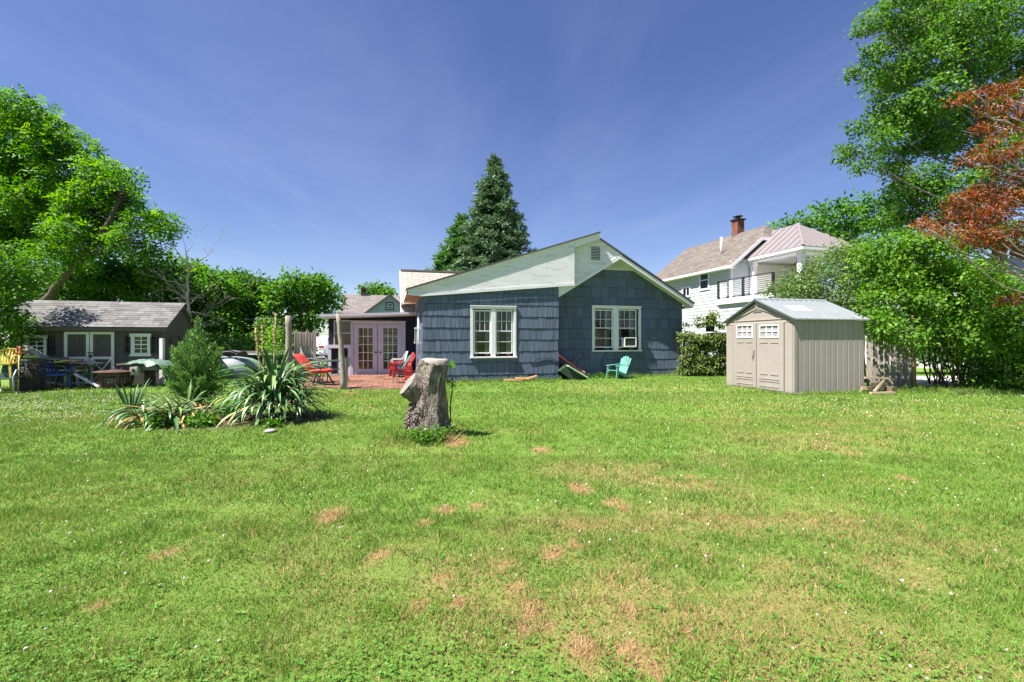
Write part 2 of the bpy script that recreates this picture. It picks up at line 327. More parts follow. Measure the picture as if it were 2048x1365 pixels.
def shingle_wall(name, poly, yl, holes, z_bottom, course, wid, parent, seed, limit=None):
    """backing wall with openings, and every shingle in its courses as a piece of its own"""
    rnd = random.Random(seed); m = MB()
    for p in around(poly, holes): m.prism(p, yl, yl+.12)
    wall = m.build(name, SLATEWALL, parent)
    zmin = min(p[1] for p in poly); zmax = max(p[1] for p in poly); xmin = min(p[0] for p in poly); xmax = max(p[0] for p in poly)
    z = z_bottom
    while z > zmin-course: z -= course
    row = 0
    while z < zmax:
        x = xmin-rnd.uniform(0, wid)
        while x < xmax:
            ww = wid*rnd.uniform(.72, 1.28); a, b = x+.005, x+ww-.005; x += ww
            jb = rnd.uniform(-.004, .004); proud = rnd.uniform(.014, .020); zb = max(z+jb, zmin)
            if z+course <= zmin+.03 or b < xmin+.02 or a > xmax-.02: continue
            ns = max(2, int(round(ww/.062))); offs = [rnd.uniform(-.004, .004) for _ in range(ns+1)]
            bot = [rnd.uniform(-.004, .004) for _ in range(ns+1)]; sm = MB()
            for q in range(ns):
                xa, xb = a+(b-a)*q/ns, a+(b-a)*(q+1)/ns
                cell = clip_convex([(xa, zb+.005+bot[q]), (xb, zb+.005+bot[q+1]), (xb, z+course-.006), (xa, z+course-.006)], poly)
                if len(cell) < 3: continue
                for p in around(cell, holes):
                    if area(p) < .0008: continue
                    def yy(pt):
                        t = (pt[0]-xa)/(xb-xa); o_ = offs[q]*(1-t)+offs[q+1]*t; hh = min(1, max(0, (z+course-pt[1])/course))
                        return yl-.003-(proud+o_-.003)*hh
                    n = len(p); vs = [(u, yy((u, v)), v) for u, v in p]+[(u, yl-.001, v) for u, v in p]
                    sm.add(vs, [tuple(range(n))]+[(i, i+n, (i+1) % n+n, (i+1) % n) for i in range(n)])
            if sm.v: sm.build('shingle', SHING, wall)
        z += course; row += 1
    return wall
def double_window(parent, yl, outer, panes_l, panes_r, rail, storm, upper_cols=3, upper_rows=2, label=None):
    """two sashes in one white casing: boards, sill, sash frames, muntins, panes, curtains and the dark room behind"""
    (x0, z1), (x1, z0) = outer
    m = MB(); t = .085; d0, d1 = yl-.045, yl+.06
    m.box((x0, d0, z1-t), (x1, d1, z1)); m.box((x0, d0+.002, z0+.05), (x0+t, d1, z1-t)); m.box((x1-t, d0+.002, z0+.05), (x1, d1, z1-t))
    xm0, xm1 = panes_l[1][0]+.045, panes_r[0][0]-.045
    m.box((xm0, d0+.004, z0+.05), (xm1, d1, z1-t)); m.box((x0-.02, d0-.025, z1), (x1+.02, d1, z1+.03)); m.box((x0-.02, d0-.05, z0), (x1+.02, d1, z0+.05))
    win = m.build('window', TRIM, parent, bev=.004)
    if label: win['label'] = label
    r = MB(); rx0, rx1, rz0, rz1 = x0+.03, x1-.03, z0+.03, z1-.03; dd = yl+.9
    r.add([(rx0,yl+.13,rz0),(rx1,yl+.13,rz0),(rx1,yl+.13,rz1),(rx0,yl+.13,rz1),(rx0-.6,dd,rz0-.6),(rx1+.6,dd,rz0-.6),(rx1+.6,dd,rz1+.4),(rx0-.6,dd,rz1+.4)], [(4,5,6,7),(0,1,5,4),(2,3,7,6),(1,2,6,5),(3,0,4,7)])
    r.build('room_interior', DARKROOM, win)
    for (ga, gb) in (panes_l, panes_r):
        (a, zt), (b, zb) = ga, gb; zr, zs = rail, storm; f = .042; y = yl+.012
        s = MB(); s.box((a-f, y, zb-f), (a, y+.035, zt+f)); s.box((b, y, zb-f), (b+f, y+.035, zt+f)); s.box((a, y, zt), (b, y+.035, zt+f)); s.box((a, y, zb-f), (b, y+.035, zb))
        s.box((a, y+.001, zr-.018), (b, y+.033, zr+.018)); s.box((a, y-.004, zs-.010), (b, y+.012, zs+.010)); s.build('sash', TRIM, win)
        g = MB()
        for i in range(1, upper_cols): xx = a+(b-a)*i/upper_cols; g.box((xx-.008, y+.006, zr+.018), (xx+.008, y+.026, zt))
        for i in range(1, upper_rows):
            zz = zr+(zt-zr)*i/upper_rows
            for q in range(upper_cols): g.box((a+(b-a)*q/upper_cols+.008, y+.008, zz-.008), (a+(b-a)*(q+1)/upper_cols-.008, y+.024, zz+.008))
        g.build('muntins', TRIM, win)
        for i in range(upper_cols):
            for j in range(upper_rows):
                xa, xb = a+(b-a)*i/upper_cols, a+(b-a)*(i+1)/upper_cols; za, zb2 = zr+(zt-zr)*j/upper_rows, zr+(zt-zr)*(j+1)/upper_rows
                MB().box((xa, y+.014, za), (xb, y+.018, zb2)).build('pane', GLASS, win)
        MB().box((a, y+.013, zb), (b, y+.017, zr)).build('pane', GLASS, win)
        c = MB()
        for sx in (0, 1):        # a gathered curtain at each side
            wv = (b-a)*random.uniform(.26, .36); n = 14; o = len(c.v)
            for q in range(n+1):
                xx = (a-.03+wv*q/n) if sx == 0 else (b+.03-wv*q/n); yy = yl+.20+.022*math.sin(q*1.9)
                c.v += [(xx, yy, zb-.1), (xx+(.05 if sx == 0 else -.05)*(1-q/n)*0, yy, zt+.08)]
            for q in range(n): c.f.append((o+2*q, o+2*q+2, o+2*q+3, o+2*q+1))
        c.build('curtain', CURTAIN, win, True)
    return win
# --- front wall of the low wing
LWX0 = HF.onY(845, 700, 0)[0]
lw_poly = [(LWX0, -.08), (0, -.08), (0, HF.onY(1117, 573, 0)[1]), (LWX0, HF.onY(845, 588, 0)[1])]
a, b = HF.onY(941, 613, 0), HF.onY(1032, 716, 0)
WL = (a[0]+.02, b[1]+.02, b[0]-.02, a[1]-.02)
shingle_wall('front_wall', lw_poly, 0, [WL], 2.174, .389, .20, house, 3)
double_window(house, 0, (a, b), (HF.onY(950, 623, 0), HF.onY(979.3, 705, 0)), (HF.onY(993.5, 623, 0), HF.onY(1023, 705, 0)), HF.onY(985, 662.5, 0)[1], HF.onY(985, 684, 0)[1])
# --- gable wall of the main block
GY = .62
gx0, gx1 = 0.0, HF.onY(1364, 700, GY)[0]
g_r, g_a, g_l = HF.onY(1364, 604, GY), HF.onY(1240, 514, GY), HF.onY(1117, 592, GY)
g_poly = [(gx0, -.08), (gx1, -.08), (gx1, g_r[1]), g_a, (gx0, g_l[1])]
vent_base = HF.onY(1236, 541, GY)[1]
g_poly_sh = clip(g_poly, 1, vent_base, True)
a, b = HF.onY(1183.5, 612.5, GY), HF.onY(1281, 703, GY)
WR = (a[0]+.02, b[1]+.02, b[0]-.02, a[1]-.02)
shingle_wall('gable_wall', g_poly_sh, GY, [WR], 2.2, .386, .345, house, 5)
double_window(house, GY, (a, b), (HF.onY(1190, 621.5, GY), HF.onY(1223.4, 693.5, GY)), (HF.onY(1238, 621.5, GY), HF.onY(1271, 693.5, GY)), HF.onY(1230, 656.6, GY)[1], HF.onY(1230, 677, GY)[1])
# --- triangular vent under the peak
tp = clip(g_poly, 1, vent_base, False)
tv = MB().prism(tp, GY-.03, GY+.1).build('gable_vent', WHITE, house)
va, vb, vc = HF.onY(1213, 538, GY-.03), HF.onY(1252, 538, GY-.03), HF.onY(1233, 523, GY-.03)
for i in range(6):
    t = (i+.5)/6.5; zz = va[1]+(vc[1]-va[1])*t; xa = va[0]+(vc[0]-va[0])*t; xb = vb[0]+(vc[0]-vb[0])*t
    MB().cbox(((xa+xb)/2, GY-.045, zz), (xb-xa, .035, .012), (R(35), 0, 0)).build('slat', WHITE, tv)
MB().box((tp[0][0]-.02, GY-.05, vent_base-.03), (max(p[0] for p in tp)+.02, GY-.002, vent_base+.025)).build('vent_sill', TRIM, house)
# --- white plywood fascia of the shed roof
def plypiece(name, pts, y0, y1, m=PLY): return MB().prism(pw(y0, *pts), y0, y1).build(name, m, house)
def roofline(px): return 579.5+(px-816)/(1200-816)*(466.5-579.5)
def trimline(px): return 591.5+(px-843)/(1149-843)*(570.5-591.5)
plypiece('plywood_sheet', [(816,589), (816,roofline(816)), (1064,roofline(1064)), (1064,trimline(1064)-3), (843,trimline(843)-3)], -.06, .0)
plypiece('plywood_sheet', [(1064.3,trimline(1064)-3), (1064.3,roofline(1064)), (1137,roofline(1137)), (1137,trimline(1137)-3)], -.063, .0)
plypiece('corner_board', [(1137.2,trimline(1137)-3), (1137.2,roofline(1137)), (1149,roofline(1149)), (1149,trimline(1149)-3)], -.066, .35)
plypiece('fascia_trim', [(843,trimline(843)+1.5), (816,590), (816,586.5), (843,trimline(843)-4), (1149.5,trimline(1149.5)-4.5), (1149.5,trimline(1149.5)+1)], -.085, -.0675, TRIM)
plypiece('roof_edge_board', [(1149.3,roofline(1149)+14), (1149.3,roofline(1149)+1), (1200,roofline(1200)+1), (1200,roofline(1200)+12)], -.07, -.03, TRIM)
plypiece('rake_end_block', [(1114,574),(1150,569.5),(1150,573),(1114,597)], .03, .148, TRIM)
A_, B_ = HF.onY(812, roofline(812), -.11), HF.onY(1201, roofline(1201), -.11)
MB().prism([A_, (B_[0], B_[1]), (B_[0], B_[1]+.055), (A_[0], A_[1]+.055)], -.125, 7.2).build('shed_roof', ASPH, house)
MB().prism([(A_[0]+.02, A_[1]-.03), (B_[0]-.02, B_[1]-.03), (B_[0]-.02, B_[1]-.002), (A_[0]+.02, A_[1]-.002)], -.115, .2).build('roof_drip_edge', TRIM, house)
MB().box((A_[0], -.09, A_[1]-.13), (A_[0]+.025, 4.0, A_[1]-.003)).build('eave_board', WHITE, house)
MB().prism([(A_[0]+.03, A_[1]-.11), (LWX0, lw_poly[3][1]-.02), (LWX0, lw_poly[3][1]+.01), (A_[0]+.03, A_[1]-.08)], -.0, 4.0).build('soffit', SOFFIT, house)
# --- end wall with the louvre, between the two roofs
vw = MB().prism(pw(.18, (1147,572), (1147,482), (1199,468), (1203,479), (1246,511), (1242,516)), .18, .61).build('upper_end_wall', PLY, house)
l0, l1 = HF.onY(1181.5, 493, .18), HF.onY(1200, 522, .18)
lv = MB(); lv.box((l0[0]-.03, .15, l1[1]-.05), (l1[0]+.03, .179, l1[1])); lv.box((l0[0]-.03, .15, l1[1]), (l0[0], .179, l0[1])); lv.box((l1[0], .15, l1[1]), (l1[0]+.03, .179, l0[1]))
lv = lv.build('louvre', TRIM, house)
for i in range(9):
    zz = l1[1]+(l0[1]-l1[1])*(i+.5)/9; MB().cbox(((l0[0]+l1[0])/2, .160, zz), (l1[0]-l0[0], .030, .010), (R(40), 0, 0)).build('slat', TRIM, lv)
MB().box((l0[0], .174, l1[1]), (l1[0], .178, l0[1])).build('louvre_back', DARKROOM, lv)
# --- rakes and roof of the main gable
RY = .15
apex, tip = HF.onY(1241, 509.5, RY), HF.onY(1388, 608.5, RY)
apin, tipin = HF.onY(1241, 518, RY), HF.onY(1381, 612, RY)
MB().prism([apex, tip, (tip[0]-.02, tip[1]-.12), apin], RY, RY+.03).build('rake_board', TRIM, house)
lt, ltin = HF.onY(1116, 588, RY), HF.onY(1116, 596, RY)
MB().prism([apex, apin, ltin, lt], RY+.001, RY+.029).build('rake_board', TRIM, house)
so_ = lambda p, d: (p[0], p[1]-d)
MB().prism([so_(apex,.03), so_(tip,.03), so_(tip,.065), so_(apex,.065)], RY+.03, GY+.02).build('rake_soffit', WHITE, house)
MB().prism([so_(apex,.03), so_(apex,.065), so_(lt,.065), so_(lt,.03)], RY+.031, GY+.02).build('rake_soffit', WHITE, house)
rt = HF.onY(1199, 478, RY)
MB().prism([(rt[0], rt[1]-.005), (tip[0]+.03, tip[1]+.005), (tip[0]+.03, tip[1]+.05), (rt[0], rt[1]+.05)], RY-.03, 8.0).build('gable_roof', ASPH, house)
MB().box((gx1+.001, RY+.2, g_r[1]-.12), (tip[0]-.03, 7.8, g_r[1]-.09)).build('eave_soffit', WHITE, house)
MB().box((tip[0]-.05, RY+.05, tip[1]-.15), (tip[0]-.01, 7.9, tip[1]-.02)).build('gutter', TRIM, house)
# --- other walls
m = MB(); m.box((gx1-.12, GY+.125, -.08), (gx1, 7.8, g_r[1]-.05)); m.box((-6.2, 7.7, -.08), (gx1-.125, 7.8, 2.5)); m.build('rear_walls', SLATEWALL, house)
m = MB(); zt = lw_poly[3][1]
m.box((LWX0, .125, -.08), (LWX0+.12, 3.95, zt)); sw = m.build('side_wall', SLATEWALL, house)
rnd = random.Random(4); z = 2.174-.389*6
while z < zt:
    y = .0
    while y < 3.9:
        ww = .3*rnd.uniform(.75, 1.25); q = rnd.uniform(.009, .013); ye = min(y+ww-.005, 3.94); zt2 = min(z+.395, zt)
        sm = MB(); sm.add([(LWX0-q,y,z),(LWX0-q,ye,z),(LWX0-.003,ye,zt2),(LWX0-.003,y,zt2),(LWX0,y,z),(LWX0,ye,z),(LWX0,ye,zt2),(LWX0,y,zt2)], ((0,1,2,3),(0,4,5,1),(1,5,6,2),(3,2,6,7),(0,3,7,4)))
        if y < 1.2: sm.build('shingle', SHING, sw)
        else:
            sw2 = globals().setdefault('_side_far', MB()); sw2.add(sm.v, sm.f)
        y += ww
    z += .389
stuff(_side_far.build('far_shingles', SHING, sw))
# downpipe and bracket on the wing's left corner
dp = MB(); x_, z_ = HF.onY(831, 628, .5)
dp.tube([(LWX0-.09, .5, z_+.05), (LWX0-.09, .5, .9)], .035, 10); dp.build('downpipe', WHITE, house, True)
hk = MB(); pts = [(LWX0-.02-.30*t, .12, 2.23+.06*math.sin(t*6)) for t in [i/10 for i in range(11)]]
hk.tube(pts, .007, 5); hk.tube([(LWX0-.10+.05*math.cos(i*.6), .12, 2.14+.05*math.sin(i*.6)) for i in range(10)], .006, 5); hk.build('scroll_bracket', BLACK, house)
# --- lean-to room with the glass doors
DY = 4.0
D = lambda px, py, y=DY: HF.onY(px, py, y)
ex0 = D(657, 700)[0]; top = D(745, 628)[1]
dl, dr = D(701.5, 643), D(811, 752)
m = MB()
holes = [(D(668,690)[0], D(668,690)[1], D(702,643)[0]+.01, D(668,643)[1]), (dl[0]+.01, -.2, dr[0]-.01, dl[1]-.01)]
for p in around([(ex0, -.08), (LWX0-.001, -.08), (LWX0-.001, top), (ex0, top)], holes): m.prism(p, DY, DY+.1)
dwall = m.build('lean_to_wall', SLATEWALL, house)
m = MB(); m.box((ex0, DY+.101, -.05), (ex0+.1, 7.5, .85)); m.box((ex0, DY+.101, .85), (ex0+.1, DY+.25, top)); m.box((ex0, 6.4, .85), (ex0+.1, 7.5, top)); m.box((ex0, DY+.25, 2.2), (ex0+.1, 6.4, top)); m.build('lean_to_side_wall', SLATEWALL, house)  # opening above the sill is added to let sun into the room
ROOMW = mat('room_panelling', (.34,.16,.07), .8, .3, 3, stretch=(6,6,.4)); ORANGE = mat('orange_panel', (.62,.13,.02), .6, .1)
FLOORM = mat('room_floor', (.35,.28,.2), .7, .2)
r = MB(); X0, X1 = ex0+.12, LWX0+.0
r.box((X0, 6.6, .0), (X1, 6.65, 2.6)); r.build('room_back_wall', ROOMW, house)
r = MB(); r.box((X0, DY+.12, .0), (X1, 6.6, .02)); r.build('room_floor', FLOORM, house)
for i in range(9):       # blind hanging on the far window of the room
    MB().box((D(764,660)[0]+.05, 6.4, .55+i*.17), (D(803,660)[0]+.35, 6.42, .55+i*.17+.12)).build('blind_slat', mat('blind', (.6,.68,.68), .6), house)
o1, o2 = D(692.5, 674, DY+.2), D(703, 690, DY+.2); MB().box((o1[0], DY+.2, o2[1]-.1), (o2[0]+.2, DY+.22, o1[1])).build('orange_panel', ORANGE, house)
MB().box((ex0+.14, DY+.26, .7), (dl[0]+.1, DY+.28, 2.12)).build('brown_panel', mat('brown_board', (.52,.22,.09), .7, .25, 3, stretch=(5,5,.5)), house)
# door frame and two leaves of fifteen panes
fr = MB(); w_ = .11; y0, y1 = DY-.05, DY+.09
fr.box((dl[0], y0, dl[1]-w_), (dr[0], y1, dl[1])); fr.box((dl[0], y0+.002, 0), (D(706.5,700)[0], y1, dl[1]-w_)); fr.box((D(802.5,700)[0], y0+.002, 0), (dr[0], y1, dl[1]-w_))
fr.box((dl[0]-.0, y0-.03, dl[1]), (dr[0]+.02, y1, dl[1]+.03)); fr.build('door_frame', LAV, house, bev=.004)
for (xa, xb, ga, gb, kn) in ((706.7, 754.6, 717, 745.3, 751.8), (755.4, 802.3, 766.7, 794.7, 760.4)):
    x0, x1 = D(xa,700)[0]+.004, D(xb,700)[0]-.004; z0, z1 = .03, dl[1]-w_-.008; g0, g1 = D(ga,656.6), D(gb,738); y = DY-.02
    dm = MB(); dm.box((x0,y,z0),(g0[0],y+.045,z1)); dm.box((g1[0],y,z0),(x1,y+.045,z1)); dm.box((g0[0],y,g0[1]),(g1[0],y+.045,z1)); dm.box((g0[0],y,z0),(g1[0],y+.045,g1[1]))
    dm.box((x0+.01,y-.004,z0+.002),(x1-.01,y-.001,z0+.05)); door = dm.build('french_door', LAV, house, bev=.003)
    for i in range(3):
        for j in range(5):
            MB().box((g0[0]+(g1[0]-g0[0])*i/3, y+.02, g1[1]+(g0[1]-g1[1])*j/5), (g0[0]+(g1[0]-g0[0])*(i+1)/3, y+.025, g1[1]+(g0[1]-g1[1])*(j+1)/5)).build('pane', GLASS, door)
    mu = MB()
    for i in range(1, 3): xx = g0[0]+(g1[0]-g0[0])*i/3; mu.box((xx-.011, y+.006, g1[1]), (xx+.011, y+.038, g0[1]))
    for j in range(1, 5):
        zz = g1[1]+(g0[1]-g1[1])*j/5
        for i in range(3): mu.box((g0[0]+(g1[0]-g0[0])*i/3+.011, y+.008, zz-.011), (g0[0]+(g1[0]-g0[0])*(i+1)/3-.011, y+.036, zz+.011))
    mu.build('muntins', TRIM, door)
    kx, kz = D(kn, 705); MB().lathe([(.0,0),(.02,.004),(.034,.03),(.03,.05),(.012,.06)], 10).build('knob', BLACK, door, True).matrix_local = Matrix.Translation((kx, y, kz)) @ Euler((R(90),0,0)).to_matrix().to_4x4()
# side window of the lean-to and the panelled parapet below
wz0, wz1, wx0, wx1 = D(668,690)[1], D(668,643)[1], D(667.5,690)[0], D(702,690)[0]; wm = D(680,666.7)[1]
m = MB(); m.box((wx0, DY-.03, wz0-.04), (wx0+.045, DY+.05, wz1)); m.box((wx0, DY-.031, wz1), (dl[0]-.002, DY+.05, wz1+.045)); m.box((wx0+.045, DY-.03, wm-.02), (dl[0]-.002, DY+.04, wm+.02)); lwn = m.build('window', LAV, house)
for za, zb in ((wz0, wm-.02), (wm+.02, wz1)): MB().box((wx0+.045, DY+.01, za), (dl[0]-.002, DY+.014, zb)).build('pane', GLASS, lwn)
pz = D(680, 690)[1]; m = MB(); px0 = ex0-.02
m.box((px0, DY-.06, pz-.13), (dl[0]-.002, DY-.001, pz+.0)); m.box((px0, DY-.05, 0), (px0+.12, DY-.001, pz-.13)); m.box((dl[0]-.1, DY-.05, 0), (dl[0]-.002, DY-.001, pz-.13)); m.box((px0+.12, DY-.045, 0), (dl[0]-.1, DY-.001, .07)); m.box(((px0+dl[0])/2-.03, DY-.048, .07), ((px0+dl[0])/2+.03, DY-.001, pz-.13))
m.build('panel_frame', mat('pale_lilac_trim', (.62,.58,.66), .55, .05), house)
# lean-to roof, lamp over the doors
ra, rb = HF.onY(641, 637, 3.45), HF.onY(812, 630.5, 3.45)
MB().prism([(ra[0], ra[1]), (rb[0]+.5, rb[1]), (rb[0]+.5, rb[1]+.10), (ra[0], ra[1]+.12)], 3.45, 7.6).build('lean_to_roof', WHITE, house)
MB().prism([(ra[0]-.03, ra[1]+.05), (rb[0]+.5, rb[1]+.045), (rb[0]+.5, rb[1]+.13), (ra[0]-.03, ra[1]+.15)], 3.40, 3.449).build('fascia_gutter', LAV, house)
lx, lz = D(757, 637.5); m = MB(); m.box((lx-.09, DY-.06, lz-.03), (lx+.09, DY-.001, lz+.03))
for q in (-.07, .07): m.lathe([(.03,-.02),(.045,.0),(.05,.07),(.02,.09)], 8, (lx+q, DY-.1, lz-.05))
m.build('flood_lamp', BLACK, house)
# steep cream roof of the rear block
CRM = shingle_roof_mat('cream_shingles', (.40,.355,.31), (.35,.31,.275), (.17,.15,.13), .55, .14, .012)
e, rg = HF.onY(803, 632, 6.6), HF.onY(805, 541, 8.7)
cr_ = MB(); cr_.add([(e[0],6.6,e[1]),(e[0]+6,6.6,e[1]),(e[0]+6,8.7,rg[1]),(e[0],8.7,rg[1]),(e[0],6.62,e[1]-.08),(e[0]+6,6.62,e[1]-.08),(e[0]+6,8.72,rg[1]-.08),(e[0],8.72,rg[1]-.08)], ((0,1,2,3),(4,7,6,5),(0,3,7,4),(0,4,5,1),(1,5,6,2),(2,6,7,3)))
cr_ = cr_.build('rear_roof', CRM, house); uv_plane(cr_, (e[0],6.6,e[1]), (1,0,0), (0,2.1,rg[1]-e[1]))
MB().prism([(6.55,e[1]-.12),(8.7,rg[1]-.12),(8.7,rg[1]-.01),(6.55,e[1]-.01)], e[0]-.04, e[0]-.005, 'x').build('rake_board', TRIM, house)
MB().box((e[0]+.1, 6.9, 0), (e[0]+6, 8.6, e[1]-.05)).build('rear_block_wall', SLATEWALL, house)
rc = MB()
for i in range(30): rc.box((e[0]+i*.2, 8.62, rg[1]-.03), (e[0]+i*.2+.19, 8.80, rg[1]+.035+random.uniform(0,.02)))
rc.build('ridge_cap', CRM, house)
# --- air conditioner in the right-hand window, cables on the wall
a, b = HF.onY(1246.5, 675.5, GY-.12), HF.onY(1270.5, 694, GY-.12)
ac = thing('air_conditioner', 'small white air conditioner sticking out of the gable window', 'air conditioner', hw((a[0]+b[0])/2, GY-.1, b[1]), HF.th)
wd, ht = (b[0]-a[0])/2, a[1]-b[1]; m = MB(); y = -.12
m.box((-wd,y,0),(wd,y+.28,.035)); m.box((-wd,y,ht-.03),(wd,y+.28,ht)); m.box((-wd,y,.035),(-wd+.035,y+.28,ht-.03)); m.box((wd-.035,y,.035),(wd,y+.28,ht-.03)); m.build('casing', TRIM, ac, bev=.006)
for i in range(12): MB().box((-wd+.035, y+.015, .04+(ht-.075)*i/12), (wd-.035, y+.03, .04+(ht-.075)*i/12+.012)).build('grille_slat', mat('grille_green', (.05,.075,.065), .6), ac)
MB().box((-wd+.035, y+.05, .035), (wd-.035, y+.06, ht-.03)).build('coil', BLACK, ac)
m = MB(); x0_, z0_ = HF.onY(1206, 709, GY-.03); p1 = HF.onY(1202, 735, GY-.03); p2 = HF.onY(1262, 704, GY-.03)
cb = MB().tube([hw(x0_+.15, GY-.06, z0_+.02), hw(x0_, GY-.06, z0_-.1), hw(x0_-.12, GY-.07, p1[1]+.1), hw(x0_+.1, GY-.08, .25), hw(x0_+.3, GY-.1, .06)], .009, 6).build('wall_cable', BLACK, None, True)
tag(cb, 'thin black cable hanging down the gable wall behind the teal chair', 'cable')
pp = [HF.onY(px, py, -.03) for px, py in ((1058,722),(1075,720),(1092,716),(1104,717),(1117,724))]
cb = MB().tube([hw(x, -.035, z) for x, z in pp], .010, 6).build('wall_cable', BLACK, None, True); tag(cb, 'thin black cable along the shingles right of the low wing window', 'cable')
# ================================================================ DARK BROWN SHED ON THE LEFT
BF = Frame((330-CX)/F*14.2, 14.2, R(16))
SB = mat('dark_brown_board', (.090,.078,.066), .75, .14, 5, .002, 30, stretch=(5,5,.4), obj_var=.08, dirt=(.12,.10,.08), dirt_amt=.35)
SBT = mat('cream_trim', (.66,.68,.58), .55, .06, 6, dirt=(.4,.4,.33), dirt_amt=.3)
TABM = mat('grey_roof_tab', (.135,.13,.128), .95, .16, 10, .003, 60, obj_var=.30)
bs = thing('garden_shed', 'dark brown board shed with grey shingle roof and cream trimmed double doors', 'shed', (BF.ox, BF.oy, 0), BF.th)
fx0 = BF.onY(18, 700, 0)[0]
fe, rgd, be = BF.onX(328, 656.5, 0), BF.onX(360, 614, 0), BF.onX(386, 652, 0)
ER = fe[1]; RZ = rgd[1]; RYd = rgd[0]; FY = min(fe[0], -.12); BYd = 2.35
wall = MB().box((fx0, .03, 0), (-.03, .1, ER)).build('front_wall', SB, bs)
x = fx0; 
while x < -.02:
    x1 = min(x+.203, 0); MB().box((x+.004, 0, .02), (x1-.004, .029, ER+.12)).build('board', SB, wall); x = x1
gp = [(0, .02), (BYd, .02), (BYd, ER), (RYd, RZ), (FY, ER), (FY, ER-.12), (FY+.10, ER-.42), (0, ER-.72)]
gpc = [(FY, .0), (BYd, .0), (BYd, ER), (RYd, RZ), (FY, ER)]
gw = MB().prism([(.0, .02), (BYd, .02), (BYd, ER-.03), (RYd, RZ-.03), (.0, ER)], -.1, -.03, 'x').build('gable_wall', SB, bs)
y = FY
while y < BYd-.02:
    y1 = min(y+.2, BYd); pc = clip(clip(gpc, 0, y+.004, False), 0, y1-.004, True)
    if y1 <= .06:      # front wing follows the quarter curve of the bracket
        pc = [(p[0], max(p[1], ER-.75*math.sqrt(max(0, 1-((p[0]-FY)/(-FY+.001)-1)**2)) if False else ER-.12-.6*((p[0]-FY)/(.02-FY))**2)) for p in pc]
    if area(pc) > .001: MB().prism(pc, -.029, 0, 'x').build('board', SB, gw)
    y = y1
MB().box((fx0, BYd-.05, 0), (-.1, BYd, ER)).build('rear_wall', SB, bs)
MB().box((fx0, .1, 0), (fx0+.05, BYd-.05, ER)).build('side_wall', SB, bs)
sl = math.hypot(RYd-FY+.06, RZ-ER); rx0, rx1 = fx0-.35, .12
sl_ang = math.atan2(RZ-ER, RYd-FY)
roof = MB().prism([(FY-.06, ER-.06), (RYd, RZ-.02), (BYd+.1, ER-.08), (BYd+.1, ER-.02), (RYd, RZ+.05), (FY-.06, ER+.01)], rx0, rx1, 'x').build('roof', ASPH, bs)
MB().prism([(FY-.065, ER-.10), (FY-.045, ER-.10), (FY-.045, ER-.062), (FY-.065, ER-.005)], rx0, rx1, 'x').build('eave_board', mat('brown_fascia', (.10,.085,.07), .7), bs)
tabs = [MB().add([(0,0,.0),(w_,0,.0),(w_,.21,.0),(0,.21,.0),(0,0,.016),(w_,0,.016),(w_,.21,.004),(0,.21,.004)], ((4,5,6,7),(0,1,5,4),(1,2,6,5),(3,0,4,7))).mesh('shingle_tab', TABM) for w_ in (.18,.26,.34)]
nrow = int(sl/.145)+1
for r_ in range(nrow):
    x = rx0-random.uniform(0, .1)
    while x < rx1-.02:
        k = random.choice((0,1,2)); wv = (.18,.26,.34)[k]; xs = max(x, rx0); fx = min(x+wv, rx1+.01)-xs
        d = r_*.145; inst('shingle_tab', tabs[k], roof, (xs, FY-.075+d*math.cos(sl_ang), ER+.012+d*math.sin(sl_ang)+.002*(r_ % 2)), (sl_ang, 0, 0), (max(fx, .01)/wv, 1, 1))
        x += wv+.006
MB().prism([(RYd-.1, RZ-.02), (RYd, RZ+.075), (RYd+.1, RZ-.02), (RYd, RZ+.055)], rx0, rx1+.01, 'x').build('ridge_cap', TABM, bs)
